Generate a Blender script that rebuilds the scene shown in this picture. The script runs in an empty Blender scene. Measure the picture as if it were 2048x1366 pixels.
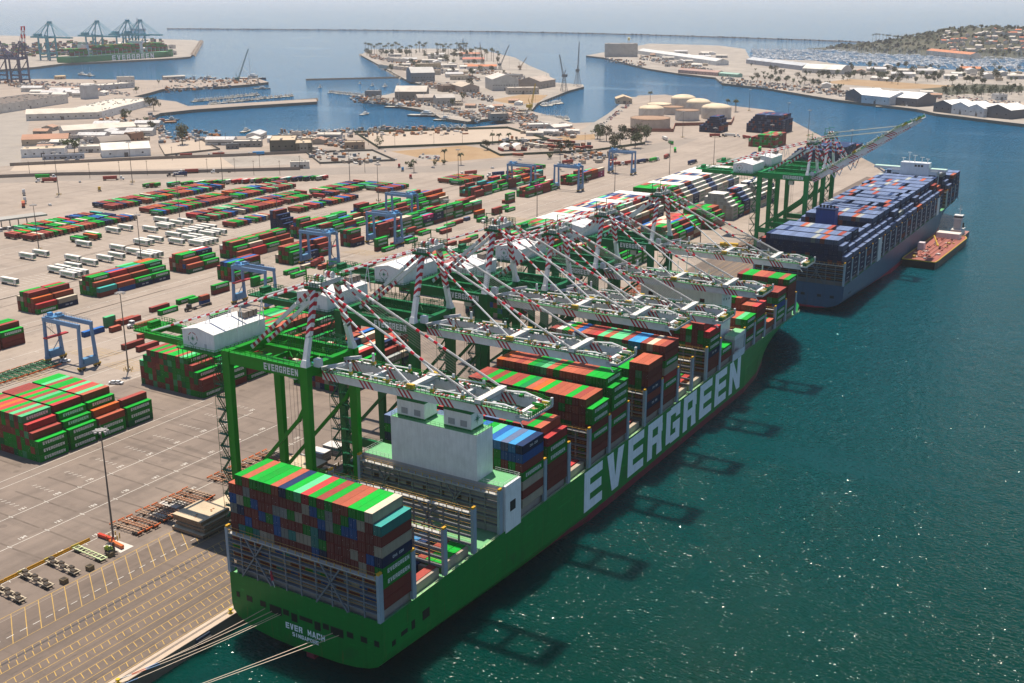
import bpy, math, random
from mathutils import Vector, Matrix
R = math.radians
rnd = random.Random(7)
scene = bpy.context.scene
col = scene.collection

# ---------------------------------------------------------------- camera
CAM = Vector((202.77, -188.64, 165.23)); FPX = 2238.0
YAW, PITCH, ROLL = R(31.29), math.atan(694 / 2238.0), R(-0.12)
_fw = Vector((-math.sin(YAW) * math.cos(PITCH), math.cos(YAW) * math.cos(PITCH), -math.sin(PITCH)))
_r0 = Vector((math.cos(YAW), math.sin(YAW), 0)); _u0 = _r0.cross(_fw)
_rt = math.cos(ROLL) * _r0 + math.sin(ROLL) * _u0
_up = -math.sin(ROLL) * _r0 + math.cos(ROLL) * _u0
cd = bpy.data.cameras.new('camera'); cam = bpy.data.objects.new('camera', cd); col.objects.link(cam)
cam.matrix_world = Matrix(((_rt.x, _up.x, -_fw.x, CAM.x), (_rt.y, _up.y, -_fw.y, CAM.y), (_rt.z, _up.z, -_fw.z, CAM.z), (0, 0, 0, 1)))
cd.sensor_width = 36.0; cd.lens = 36.0 * FPX / 2048; cd.clip_start = 1.0; cd.clip_end = 120000
scene.camera = cam

# ---------------------------------------------------------------- light
TOSUN = Vector((-12.5, 12.7, 60)).normalized()
ELEV = math.asin(TOSUN.z); AZ = math.atan2(TOSUN.x, TOSUN.y)
w = bpy.data.worlds.new('World'); scene.world = w; w.use_nodes = True
nt = w.node_tree; nt.nodes.clear()
sky = nt.nodes.new('ShaderNodeTexSky'); sky.sky_type = 'NISHITA'; sky.sun_disc = False
sky.sun_elevation = ELEV; sky.sun_rotation = AZ; sky.altitude = 100; sky.air_density = 1.0; sky.dust_density = 0.4; sky.ozone_density = 2.0
bg = nt.nodes.new('ShaderNodeBackground'); bg.inputs['Strength'].default_value = 0.09
wo = nt.nodes.new('ShaderNodeOutputWorld')
nt.links.new(sky.outputs[0], bg.inputs[0]); nt.links.new(bg.outputs[0], wo.inputs[0])
sl = bpy.data.lights.new('sun', 'SUN'); sl.energy = 5.0; sl.angle = R(0.53); sl.color = (1.0, 0.90, 0.77)
so = bpy.data.objects.new('sun', sl); col.objects.link(so)
so.rotation_euler = (-TOSUN).to_track_quat('-Z', 'Y').to_euler(); so.location = (0, 0, 900)
vs = scene.view_settings; vs.view_transform = 'Standard'; vs.look = 'None'; vs.gamma = 1.0; vs.exposure = 0.36; vs.use_curve_mapping = False
scene.render.engine = 'CYCLES'
scene.cycles.max_bounces = 5; scene.cycles.diffuse_bounces = 2; scene.cycles.glossy_bounces = 2; scene.cycles.volume_bounces = 1
scene.cycles.transmission_bounces = 2; scene.cycles.sample_clamp_indirect = 3.0
scene.cycles.use_denoising = True

# ---------------------------------------------------------------- pixel -> place (photo pixels of 2048 x 1366)
def ray(u, v): return _fw * FPX + _rt * (u - 1024) - _up * (v - 683)
def P(u, v, z=4.5):
    d = ray(u, v); return CAM + d * ((z - CAM.z) / d.z)
def proj(p):
    d = p - CAM; z = d.dot(_fw); return (1024 + FPX * d.dot(_rt) / z, 683 - FPX * d.dot(_up) / z, z)

# ---------------------------------------------------------------- mesh builder
class MB:
    def __init__(s): s.v = []; s.f = []; s.c = []
    def face(s, pts, c):
        n = len(s.v); s.v.extend([tuple(p) for p in pts]); s.f.append(tuple(range(n, n + len(pts)))); s.c.append(c)
    def hexa(s, p, c, ct=None, cb=None):
        n = len(s.v); s.v.extend([tuple(q) for q in p])
        for i, f in enumerate(((0, 3, 2, 1), (4, 5, 6, 7), (0, 1, 5, 4), (1, 2, 6, 5), (2, 3, 7, 6), (3, 0, 4, 7))):
            s.f.append(tuple(n + k for k in f)); s.c.append((cb or c) if i == 0 else (ct or c) if i == 1 else c)
    def box(s, x0, x1, y0, y1, z0, z1, c, ct=None):
        s.hexa(((x0, y0, z0), (x1, y0, z0), (x1, y1, z0), (x0, y1, z0), (x0, y0, z1), (x1, y0, z1), (x1, y1, z1), (x0, y1, z1)), c, ct)
    def cbox(s, cx, cy, z0, lx, ly, h, c, rz=0.0, ct=None):
        ca, sa = math.cos(rz), math.sin(rz); q = []
        for z in (z0, z0 + h):
            for a, b in ((-1, -1), (1, -1), (1, 1), (-1, 1)):
                x, y = a * lx / 2, b * ly / 2; q.append((cx + x * ca - y * sa, cy + x * sa + y * ca, z))
        s.hexa(q, c, ct)
    def beam(s, p, q, w, h, c, w2=None, h2=None):
        p = Vector(p); q = Vector(q); d = (q - p).normalized()
        side = d.cross(Vector((0, 0, 1)))
        side = Vector((1, 0, 0)) if side.length < 1e-4 else side.normalized()
        up = side.cross(d); o = []
        for e, ww, hh in ((p, w, h), (q, w2 or w, h2 or h)):
            o += [e - side * ww / 2 - up * hh / 2, e + side * ww / 2 - up * hh / 2, e + side * ww / 2 + up * hh / 2, e - side * ww / 2 + up * hh / 2]
        s.hexa(o, c)
    def tube(s, p, q, r, c, n=8, r2=None, cap=True):
        p = Vector(p); q = Vector(q); d = (q - p).normalized()
        a = d.cross(Vector((0, 0, 1)))
        a = Vector((1, 0, 0)) if a.length < 1e-4 else a.normalized()
        b = a.cross(d); k = len(s.v); r2 = r if r2 is None else r2
        for i in range(n):
            t = 2 * math.pi * i / n; e = a * math.cos(t) + b * math.sin(t)
            s.v.append(tuple(p + e * r)); s.v.append(tuple(q + e * r2))
        for i in range(n):
            j = (i + 1) % n; s.f.append((k + 2 * i, k + 2 * i + 1, k + 2 * j + 1, k + 2 * j)); s.c.append(c)
        if cap:
            s.f.append(tuple(k + 2 * i for i in range(n))); s.c.append(c)
            s.f.append(tuple(k + 2 * i + 1 for i in reversed(range(n)))); s.c.append(c)
    def prism(s, poly, z0, z1, c, ct=None, cap=True):
        n = len(poly); A = sum(poly[i][0] * poly[(i + 1) % n][1] - poly[(i + 1) % n][0] * poly[i][1] for i in range(n))
        if A < 0: poly = poly[::-1]
        k = len(s.v); s.v += [(p[0], p[1], z0) for p in poly] + [(p[0], p[1], z1) for p in poly]
        for i in range(n):
            j = (i + 1) % n; s.f.append((k + i, k + j, k + n + j, k + n + i)); s.c.append(c)
        if cap:
            s.f.append(tuple(k + n + i for i in range(n))); s.c.append(ct or c)
    def lathe(s, prof, cx, cy, n, c):
        k = len(s.v)
        for r, z in prof:
            for i in range(n):
                t = 2 * math.pi * i / n; s.v.append((cx + r * math.cos(t), cy + r * math.sin(t), z))
        for a in range(len(prof) - 1):
            for i in range(n):
                j = (i + 1) % n; s.f.append((k + a * n + i, k + a * n + j, k + (a + 1) * n + j, k + (a + 1) * n + i)); s.c.append(c)
        s.f.append(tuple(k + (len(prof) - 1) * n + i for i in range(n))); s.c.append(c)
    def rail(s, pts, h, c, step=2.0, t=0.06):
        for a, b in zip(pts[:-1], pts[1:]):
            a = Vector(a); b = Vector(b); L = (b - a).length; n = max(1, int(L / step))
            for hh in (h, h * .5): s.beam(a + Vector((0, 0, hh)), b + Vector((0, 0, hh)), t, t, c)
            for i in range(n + 1):
                p = a.lerp(b, i / n); s.beam(p, p + Vector((0, 0, h)), t, t, c)
    def mesh(s, name, mat):
        me = bpy.data.meshes.new(name); me.from_pydata(s.v, [], s.f); me.update()
        at = me.color_attributes.new('col', 'FLOAT_COLOR', 'CORNER'); buf = []
        for f, c in zip(s.f, s.c): buf.extend((c[0], c[1], c[2], 1.0) * len(f))
        at.data.foreach_set('color', buf); me.materials.append(mat); return me
    def build(s, name, mat=None, parent=None, smooth=False):
        me = s.mesh(name, mat or PAINT)
        if smooth: me.polygons.foreach_set('use_smooth', [True] * len(me.polygons))
        return link(name, me, parent)

def link(name, me, parent=None):
    o = bpy.data.objects.new(name, me); col.objects.link(o)
    if parent is not None: o.parent = parent
    return o
def tag(o, label=None, cat=None, group=None, kind=None):
    if label: o['label'] = label
    if cat: o['category'] = cat
    if group: o['group'] = group
    if kind: o['kind'] = kind
    return o
def thing(name, label, cat, loc=(0, 0, 0), rz=0.0, group=None):
    o = bpy.data.objects.new(name, None); col.objects.link(o); o.location = loc; o.rotation_euler = (0, 0, rz); o.empty_display_size = 1
    return tag(o, label, cat, group)
def dup(o, loc, rz=None, label=None, parent=None, keep=None):
    c = o.copy(); col.objects.link(c); c.parent = parent
    if parent is None:
        c.location = loc
        if rz is not None: c.rotation_euler = (0, 0, rz)
        if label: c['label'] = label
    for ch in o.children:
        dup(ch, None, parent=c)
    return c
def jit(c, a=.08):
    k = 1 + rnd.uniform(-a, a); return tuple(max(0, x * k) for x in c)
ORD = ['first', 'second', 'third', 'fourth', 'fifth', 'sixth', 'seventh', 'eighth', 'ninth', 'tenth', 'eleventh', 'twelfth', 'thirteenth', 'fourteenth', 'fifteenth', 'sixteenth', 'seventeenth', 'eighteenth', 'nineteenth', 'twentieth',
       'twenty-first', 'twenty-second', 'twenty-third', 'twenty-fourth', 'twenty-fifth', 'twenty-sixth', 'twenty-seventh', 'twenty-eighth', 'twenty-ninth', 'thirtieth']
def ordn(i):
    if i < len(ORD): return ORD[i]
    t = {3: 'thirty', 4: 'forty', 5: 'fifty', 6: 'sixty', 7: 'seventy', 8: 'eighty', 9: 'ninety'}[(i + 1) // 10]
    return t + '-' + ORD[(i + 1) % 10 - 1] if (i + 1) % 10 else t[:-1] + 'ieth'

# ---------------------------------------------------------------- block lettering (flat print)
def _r(a, b, c, d): return [(a, b), (c, b), (c, d), (a, d)]
GL = {
 'E': [_r(0, 0, .32, 1), _r(.32, 0, 1, .23), _r(.32, .39, .95, .61), _r(.32, .77, 1, 1)],
 'V': [[(0, 1), (.31, 0), (.5, 0), (.5, .33), (.36, 1)], [(.64, 1), (.5, .33), (.5, 0), (.69, 0), (1, 1)]],
 'R': [_r(0, 0, .32, 1), _r(.32, .78, .98, 1), _r(.68, .56, 1, .78), _r(.32, .35, .94, .56), [(.62, 0), (1, 0), (.94, .35), (.62, .35)]],
 'G': [_r(0, .04, .32, .96), _r(.32, .78, 1, 1), _r(.32, 0, 1, .22), _r(.68, .22, 1, .55), _r(.48, .36, .68, .55), _r(.68, .66, 1, .78)],
 'N': [_r(0, 0, .3, 1), _r(.7, 0, 1, 1), [(.3, 1), (.3, .52), (.7, 0), (.7, .48)]],
 'M': [_r(0, 0, .24, 1), _r(.76, 0, 1, 1), [(.24, 1), (.24, .55), (.5, .1), (.5, .5)], [(.5, .5), (.5, .1), (.76, .55), (.76, 1)]],
 'A': [[(0, 0), (.28, 0), (.5, .72), (.5, 1), (.34, 1)], [(.72, 0), (1, 0), (.66, 1), (.5, 1), (.5, .72)], [(.34, .18), (.66, .18), (.6, .36), (.4, .36)]],
 'C': [_r(0, .04, .32, .96), _r(.32, .78, 1, 1), _r(.32, 0, 1, .22), _r(.68, .64, 1, .78), _r(.68, .22, 1, .36)],
 'H': [_r(0, 0, .3, 1), _r(.7, 0, 1, 1), _r(.3, .39, .7, .61)],
 'S': [_r(0, .8, 1, 1), _r(0, .6, .3, .8), _r(0, .4, 1, .6), _r(.7, .2, 1, .4), _r(0, 0, 1, .2)],
 'I': [_r(.3, 0, .7, 1)],
 'P': [_r(0, 0, .32, 1), _r(.32, .78, .98, 1), _r(.68, .58, 1, .78), _r(.32, .38, .94, .58)],
 'O': [_r(0, .04, .3, .96), _r(.7, .04, 1, .96), _r(.3, .8, .7, 1), _r(.3, 0, .7, .2)],
 '1': [_r(.35, 0, .65, 1)], '2': [_r(0, .8, 1, 1), _r(.7, .6, 1, .8), _r(0, .4, 1, .6), _r(0, .2, .3, .4), _r(0, 0, 1, .2)], '3': [_r(0, .8, 1, 1), _r(.7, .6, 1, .8), _r(.2, .4, 1, .6), _r(.7, .2, 1, .4), _r(0, 0, 1, .2)], '5': [_r(0, .8, 1, 1), _r(0, .6, .3, .8), _r(0, .4, 1, .6), _r(.7, .2, 1, .4), _r(0, 0, 1, .2)], '7': [_r(0, .8, 1, 1), _r(.65, 0, 1, .8)], '9': [_r(0, .8, 1, 1), _r(0, .6, .3, .8), _r(.7, .6, 1, .8), _r(0, .4, 1, .6), _r(.7, 0, 1, .4)],
 'T': [_r(0, .78, 1, 1), _r(.34, 0, .66, .78)], 'L': [_r(0, 0, .32, 1), _r(.32, 0, 1, .23)],
}
def text(mb, s, o, du, dv, h, wd, gap, c, slant=0.0):
    """lettering on the plane through o spanned by unit vectors du (reading way) and dv (up)"""
    o = Vector(o); du = Vector(du); dv = Vector(dv); x = 0.0
    for ch in s:
        if ch != ' ':
            for poly in GL[ch]: mb.face([o + du * (x + a * wd + slant * b * h) + dv * (b * h) for a, b in poly], c)
        x += wd + gap
    return x - gap
# ---------------------------------------------------------------- materials
def nmat(name):
    m = bpy.data.materials.new(name); m.use_nodes = True; t = m.node_tree
    b = t.nodes.get('Principled BSDF'); return m, t, b
def N(t, kind, **kw):
    n = t.nodes.new(kind)
    for k, v in kw.items():
        if k in n.inputs: n.inputs[k].default_value = v
        else: setattr(n, k, v)
    return n
def math_(t, op, a, b=None, c=None):
    n = t.nodes.new('ShaderNodeMath'); n.operation = op
    for i, x in enumerate((a, b, c)):
        if x is None: continue
        if isinstance(x, (int, float)): n.inputs[i].default_value = x
        else: t.links.new(x, n.inputs[i])
    return n.outputs[0]
def mix(t, f, a, b, mode='MIX'):
    n = t.nodes.new('ShaderNodeMix'); n.data_type = 'RGBA'; n.blend_type = mode
    for sock, x in ((n.inputs[0], f), (n.inputs[6], a), (n.inputs[7], b)):
        if isinstance(x, (int, float)): sock.default_value = x
        elif isinstance(x, tuple): sock.default_value = (*x, 1) if len(x) == 3 else x
        else: t.links.new(x, sock)
    return n.outputs[2]
def ramp(t, f, lo, hi):
    n = t.nodes.new('ShaderNodeMapRange'); n.inputs[1].default_value = lo; n.inputs[2].default_value = hi
    t.links.new(f, n.inputs[0]); return n.outputs[0]
def noise(t, vec, scale, detail=3.0, rough=.6):
    n = N(t, 'ShaderNodeTexNoise', Scale=scale, Detail=detail, Roughness=rough); t.links.new(vec, n.inputs['Vector']); return n.outputs['Fac']
def pos(t): return t.nodes.new('ShaderNodeNewGeometry').outputs['Position']
def scalev(t, v, s):
    n = t.nodes.new('ShaderNodeVectorMath'); n.operation = 'MULTIPLY'; n.inputs[1].default_value = s; t.links.new(v, n.inputs[0]); return n.outputs[0]
def attrcol(t):
    a = t.nodes.new('ShaderNodeAttribute'); a.attribute_name = 'col'; return a.outputs['Color']

def make_paint(name, rough=.45, grime=.25, dirt=(.10, .075, .05), streak=.3, doors=False, sc=.35):
    m, t, b = nmat(name); p = pos(t); c = attrcol(t)
    n1 = noise(t, p, sc, 4); n2 = noise(t, scalev(t, p, (1.6, 1.6, .18)), 1.0, 3)
    f = math_(t, 'MULTIPLY', ramp(t, n1, .42, .78), grime)
    c = mix(t, f, c, dirt)
    v = math_(t, 'MULTIPLY_ADD', math_(t, 'SUBTRACT', n2, .5), streak, 1.0)
    cc = N(t, 'ShaderNodeCombineColor')
    for i in range(3): t.links.new(v, cc.inputs[i])
    c = mix(t, 1.0, c, cc.outputs[0], 'MULTIPLY')
    if doors:   # shipping marks and lock bars on the end walls, corrugation on walls
        g = t.nodes.new('ShaderNodeNewGeometry'); sx = t.nodes.new('ShaderNodeSeparateXYZ'); t.links.new(g.outputs['Normal'], sx.inputs[0])
        end = math_(t, 'GREATER_THAN', math_(t, 'ABSOLUTE', sx.outputs[1]), .7)
        vo = N(t, 'ShaderNodeTexVoronoi', Scale=1.55, Randomness=1.0); t.links.new(scalev(t, p, (1, .3, .8)), vo.inputs['Vector'])
        sp = math_(t, 'LESS_THAN', vo.outputs['Distance'], .13)
        wn = N(t, 'ShaderNodeTexWhiteNoise'); t.links.new(vo.outputs['Position'], wn.inputs['Vector'])
        sp = math_(t, 'MULTIPLY', sp, math_(t, 'GREATER_THAN', wn.outputs['Value'], .45))
        c = mix(t, math_(t, 'MULTIPLY', math_(t, 'MULTIPLY', sp, end), .75), c, (.62, .6, .55))
        ps = t.nodes.new('ShaderNodeSeparateXYZ'); t.links.new(p, ps.inputs[0])
        wv = math_(t, 'SINE', math_(t, 'MULTIPLY', math_(t, 'ADD', ps.outputs[0], ps.outputs[1]), 2 * math.pi / .36))
        bp = N(t, 'ShaderNodeBump', Strength=.6, Distance=.04); t.links.new(wv, bp.inputs['Height']); t.links.new(bp.outputs[0], b.inputs['Normal'])
    t.links.new(c, b.inputs['Base Color']); b.inputs['Roughness'].default_value = rough; b.inputs['Specular IOR Level'].default_value = .12 if doors else .22
    return m
PAINT = make_paint('painted_steel', .42, .14, streak=.34)
CONT = make_paint('container_paint', .65, .20, streak=.45, doors=True, sc=.4)
ROUGH = make_paint('weathered_surface', .85, .35, dirt=(.12, .095, .07), streak=.25, sc=.12)
ROOF = make_paint('roofing', .7, .4, dirt=(.16, .12, .085), streak=.15, sc=.06)
LEAF = make_paint('foliage', .7, .3, dirt=(.03, .028, .01), streak=.6, sc=.5)
ROCK = make_paint('rock', .95, .5, dirt=(.05, .042, .035), streak=.5, sc=.3)

def make_stripes(name, base, hi, period, along, axis2=None, slope=0.0, win=None):
    """red and white hazard bands in object space"""
    m, t, b = nmat(name); tc = t.nodes.new('ShaderNodeTexCoord'); s = t.nodes.new('ShaderNodeSeparateXYZ'); t.links.new(tc.outputs['Object'], s.inputs[0])
    q = s.outputs[along]
    if axis2 is not None: q = math_(t, 'MULTIPLY_ADD', s.outputs[axis2], slope, q)
    f = math_(t, 'GREATER_THAN', math_(t, 'FRACT', math_(t, 'DIVIDE', q, period)), .5)
    if win:
        k = math_(t, 'FRACT', math_(t, 'DIVIDE', math_(t, 'ADD', q, win[2]), win[0])); f = math_(t, 'MULTIPLY', f, math_(t, 'LESS_THAN', k, win[1]))
    n = noise(t, tc.outputs['Object'], .6, 4)
    c = mix(t, f, base, hi); c = mix(t, math_(t, 'MULTIPLY', ramp(t, n, .45, .8), .25), c, (.2, .16, .12))
    t.links.new(c, b.inputs['Base Color']); b.inputs['Roughness'].default_value = .4; return m
WHITE = (.74, .74, .73); RED = (.5, .012, .03)
BOOMW = make_stripes('boom_paint', WHITE, RED, 1.5, 0, 2, .75, (13.2, .38, 1.0))
MASTW = make_stripes('mast_stripes', WHITE, RED, 1.9, 2, 0, .6)

def make_ground(name, a, b_, sc, mark=None, rough=.9, spots=.3, tyre=.0):
    m, t, b = nmat(name); p = pos(t)
    n1 = noise(t, p, sc, 7, .7); n2 = noise(t, p, sc * 14, 4, .7); n3 = noise(t, scalev(t, p, (1, .06, 1)), sc * 9, 3)
    c = mix(t, ramp(t, n1, .32, .7), a, b_)
    c = mix(t, math_(t, 'MULTIPLY', ramp(t, n2, .5, .75), spots), c, tuple(x * .55 for x in a))
    if tyre:
        n6 = noise(t, scalev(t, p, (.05, 1, 1)), sc * 16, 3); msk = ramp(t, noise(t, p, sc * 1.6, 3), .4, .62)
        c = mix(t, math_(t, 'MULTIPLY', math_(t, 'MULTIPLY', ramp(t, n6, .52, .66), msk), tyre * 1.3), c, tuple(x * .5 for x in a))
        vo = N(t, 'ShaderNodeTexVoronoi', Scale=.09); t.links.new(p, vo.inputs['Vector']); c = mix(t, math_(t, 'MULTIPLY', math_(t, 'LESS_THAN', vo.outputs['Distance'], .12), .3), c, tuple(x * .4 for x in a))
        c = mix(t, math_(t, 'MULTIPLY', ramp(t, n3, .5, .7), tyre), c, tuple(x * .45 for x in a))
    if mark:   # slab joints
        s = t.nodes.new('ShaderNodeSeparateXYZ'); t.links.new(p, s.inputs[0])
        for ax in (0, 1):
            k = math_(t, 'LESS_THAN', math_(t, 'FRACT', math_(t, 'DIVIDE', s.outputs[ax], mark)), .018)
            c = mix(t, math_(t, 'MULTIPLY', k, .35), c, tuple(x * .5 for x in a))
    t.links.new(c, b.inputs['Base Color']); b.inputs['Roughness'].default_value = rough; return m
YARD2 = make_ground('pale_yard_concrete', (.27, .218, .175), (.36, .295, .24), .012, spots=.3, tyre=.3)
YARD = make_ground('yard_asphalt', (.152, .117, .094), (.25, .195, .155), .014, spots=.34, tyre=.34)
APRON = make_ground('apron_concrete', (.130, .098, .077), (.18, .136, .107), .02, mark=6.0, spots=.3, tyre=.45)
LOT = make_ground('lot_concrete', (.37, .295, .225), (.44, .355, .275), .015, spots=.15)
ROAD = make_ground('road_asphalt', (.22, .185, .155), (.28, .235, .195), .02, spots=.2)
DRY = make_ground('dry_grass', (.27, .165, .075), (.36, .245, .135), .03, spots=.4)
DIRT = make_ground('land_dirt', (.215, .188, .158), (.40, .35, .295), .02, spots=.5)
GREY = make_ground('gravel', (.25, .22, .19), (.33, .29, .245), .03, spots=.35)
HILL = make_ground('hillside', (.035, .042, .02), (.085, .075, .042), .01, spots=.5)
SAND = make_ground('beach_sand', (.55, .44, .3), (.62, .5, .36), .01, spots=.1)
LINE = make_ground('road_paint', (.6, .56, .5), (.72, .68, .6), .3, spots=.35)
YLINE = make_ground('yellow_paint', (.36, .235, .08), (.56, .35, .08), .3, spots=.5)
TYRE = make_ground('tyre_marks', (.105, .080, .063), (.165, .128, .10), .2, spots=.4)
CONCR = make_ground('concrete_strip', (.44, .34, .25), (.54, .43, .33), .06, spots=.3)

def make_water():
    m, t, b = nmat('harbour_water'); p = pos(t)
    big = noise(t, scalev(t, p, (1, 1.0, 1)), .004, 4); slick = noise(t, scalev(t, p, (.35, 1.6, 1)), .0045, 5, .65)
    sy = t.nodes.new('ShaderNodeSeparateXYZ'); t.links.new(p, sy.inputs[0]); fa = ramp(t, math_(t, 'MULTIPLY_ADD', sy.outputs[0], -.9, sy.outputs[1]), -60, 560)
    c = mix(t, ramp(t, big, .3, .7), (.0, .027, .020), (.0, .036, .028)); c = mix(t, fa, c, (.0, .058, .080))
    fb = ramp(t, math_(t, 'MULTIPLY_ADD', sy.outputs[0], -.9, sy.outputs[1]), 500, 1700); c = mix(t, fb, c, (.0, .085, .19))  # both ramps turn blue farther off: sky reflection put into the base colour
    t.links.new(c, b.inputs['Base Color'])
    b.inputs['Roughness'].default_value = .06; b.subsurface_method = 'BURLEY'; b.inputs['Subsurface Weight'].default_value = 1.0; b.inputs['Subsurface Radius'].default_value = (.4, 1.0, 1.0); b.inputs['Subsurface Scale'].default_value = 9.0; b.inputs['IOR'].default_value = 1.33
    b.inputs['Specular IOR Level'].default_value = .17
    w1 = noise(t, scalev(t, p, (1, .6, 1)), .24, 1.5, .5); w2 = noise(t, scalev(t, p, (.8, 1.2, 1)), .75, 1.0, .5); w3 = noise(t, p, .05, 2, .5)
    h = math_(t, 'ADD', math_(t, 'MULTIPLY', w1, 1.5), math_(t, 'MULTIPLY', w2, .98)); h = math_(t, 'MULTIPLY_ADD', w3, 1.5, h)
    bp = N(t, 'ShaderNodeBump', Strength=1.0, Distance=.75); t.links.new(h, bp.inputs['Height'])
    k = math_(t, 'MULTIPLY_ADD', ramp(t, slick, .56, .66), -.75, 1.0); t.links.new(k, bp.inputs['Strength'])
    t.links.new(bp.outputs[0], b.inputs['Normal'])
    return m
WATER = make_water()
def make_hull(name, paint, boot, zline, zs):
    m, t, b = nmat(name); p = pos(t); s = t.nodes.new('ShaderNodeSeparateXYZ'); t.links.new(p, s.inputs[0])
    f = math_(t, 'LESS_THAN', math_(t, 'MULTIPLY_ADD', noise(t, scalev(t, p, (1, .3, 1)), .8, 4), .8, math_(t, 'SUBTRACT', s.outputs[2], .4)), zline)
    n1 = noise(t, scalev(t, p, (1, 1, .15)), .5, 4); n2 = noise(t, p, .08, 4)
    c = mix(t, f, paint, boot)
    c = mix(t, math_(t, 'MULTIPLY', ramp(t, n1, .5, .75), .42), c, tuple(x * .45 for x in paint))
    sc = math_(t, 'MULTIPLY', ramp(t, n2, .6, .7), math_(t, 'LESS_THAN', s.outputs[2], zs)); c = mix(t, math_(t, 'MULTIPLY', sc, .35), c, (.03, .05, .03))
    for ax, st_, wd_ in ((1, 11.6, .012), (2, 3.1, .03)):
        k = math_(t, 'LESS_THAN', math_(t, 'FRACT', math_(t, 'DIVIDE', s.outputs[ax], st_)), wd_); c = mix(t, math_(t, 'MULTIPLY', k, .3), c, tuple(x * .5 for x in paint))
    n4 = noise(t, scalev(t, p, (1, .35, 2.5)), .35, 5); c = mix(t, math_(t, 'MULTIPLY', ramp(t, n4, .60, .70), .5), c, tuple(x * 1.6 + .01 for x in paint))
    n5 = noise(t, scalev(t, p, (1, 2.2, .12)), .6, 3); c = mix(t, math_(t, 'MULTIPLY', ramp(t, n5, .62, .78), .45), c, (.16, .08, .03))
    t.links.new(c, b.inputs['Base Color']); b.inputs['Roughness'].default_value = .42; b.inputs['Specular IOR Level'].default_value = .25; return m
def make_glass():
    m, t, b = nmat('window_glass'); b.inputs['Base Color'].default_value = (.02, .025, .03, 1); b.inputs['Roughness'].default_value = .08; return m
GLASS = make_glass()
# ---------------------------------------------------------------- sea, land, paving
ZG = 4.5
def flat(name, pts, z, mat, kind='structure', parent=None):
    me = bpy.data.meshes.new(name); n = len(pts)
    A = sum(pts[i][0] * pts[(i + 1) % n][1] - pts[(i + 1) % n][0] * pts[i][1] for i in range(n))
    if A < 0: pts = pts[::-1]
    me.from_pydata([(p[0], p[1], z) for p in pts], [], [tuple(range(n))]); me.materials.append(mat)
    o = link(name, me, parent)
    if kind and parent is None: o['kind'] = kind
    return o
def land(name, pts, z, mat, wall=(.19, .155, .12), z0=-1.2):
    m = MB(); m.prism(pts, z0, z, wall, cap=False); g = flat(name, pts, z, mat); m.build('quay_wall', ROUGH, g); return g
px = lambda l, z=ZG: [tuple(P(u, v, z)[:2]) for u, v in l]

S_ = 46000
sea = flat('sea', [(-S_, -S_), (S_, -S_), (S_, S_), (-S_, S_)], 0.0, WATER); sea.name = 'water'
term = [(-1.5, -420), (-1.5, 832), (-56, 925), (-303, 1367)] + px([(1545, 221), (1460, 211), (1400, 199), (1330, 189), (1276, 191), (1240, 215), (1212, 244), (1143, 246), (1024, 247), (945, 254), (760, 262), (650, 268), (560, 270), (430, 274),
    (383, 273), (345, 280), (331, 273), (323, 246), (297, 236), (321, 226), (386, 219), (500, 211), (634, 203), (632, 198), (500, 205), (376, 212), (352, 203), (267, 193), (297, 186), (325, 178), (455, 172), (506, 168), (537, 164), (516, 157), (420, 159), (301, 160), (137, 158), (68, 158), (-80, 166)]) + [(-2900, 700), (-2600, -420)]
land('terminal_ground', term, ZG, YARD2)
flat('container_yard', [(-52.2, -419), (-52.2, 300), (-180, 300), (-180, -419)], ZG + .006, YARD)
isl = px([(722, 110), (738, 99), (850, 97), (960, 99), (1030, 115), (1060, 132), (1098, 147), (1100, 155), (1080, 158), (1112, 165), (1166, 169), (1168, 173), (1138, 181), (1075, 206), (1062, 222), (1100, 231), (1146, 246), (1120, 275), (1010, 268), (1030, 246), (985, 236), (935, 243), (880, 235), (860, 222), (800, 212), (770, 205), (725, 200), (728, 192), (770, 190), (800, 182), (846, 170), (810, 158)], 4.0)
land('island_ground', isl, 4.0, DIRT)
west = px([(1172, 111), (1207, 115), (1295, 137), (1352, 146), (1431, 155), (1444, 166), (1527, 175), (1628, 192), (1672, 199), (1834, 218), (1873, 227), (2022, 245), (2400, 288), (2700, 230), (2300, 152), (2048, 144), (1834, 137), (1698, 131), (1628, 121), (1500, 117), (1490, 98), (1439, 91), (1299, 87), (1268, 93)], 4.0)
land('west_shore_ground', west, 4.0, DIRT)
far = px([(-400, 152), (0, 139), (68, 134), (126, 127), (349, 116), (381, 113), (400, 83), (390, 80), (180, 74), (0, 71), (-400, 66)], 5.0)
land('far_terminal_ground', far, 5.0, DIRT)
# breakwaters and jetties: rubble ridges
def rubble(name, pts, wdt, h, label, c=(.10, .09, .08), dens=9.0):
    m = MB()
    for a, b in zip(pts[:-1], pts[1:]):
        a = Vector(a); b = Vector(b); d = (b - a); L = d.length; d.normalize(); s = Vector((-d.y, d.x, 0)); k = max(1, int(L / dens))
        q = [a - s * wdt, b - s * wdt, b + s * wdt, a + s * wdt]
        m.hexa([Vector((x.x, x.y, -1.5)) for x in q] + [Vector((x.x, x.y, h * .72)) for x in (a - s * wdt * .35, b - s * wdt * .35, b + s * wdt * .35, a + s * wdt * .35)], c)
        for i in range(k * 3):
            p = a + d * rnd.uniform(0, L) + s * rnd.uniform(-.7, .7) * wdt; r = rnd.uniform(.18, .4) * dens * .35
            z = h * .72 * (1 - abs((p - a).dot(s)) / wdt * .9); m.cbox(p.x, p.y, z - r * .6, r * 2, r * 1.6, r * 1.3, jit(c, .35), rnd.uniform(0, 3))
    return tag(m.build(name, ROCK), label, 'breakwater')
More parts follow.
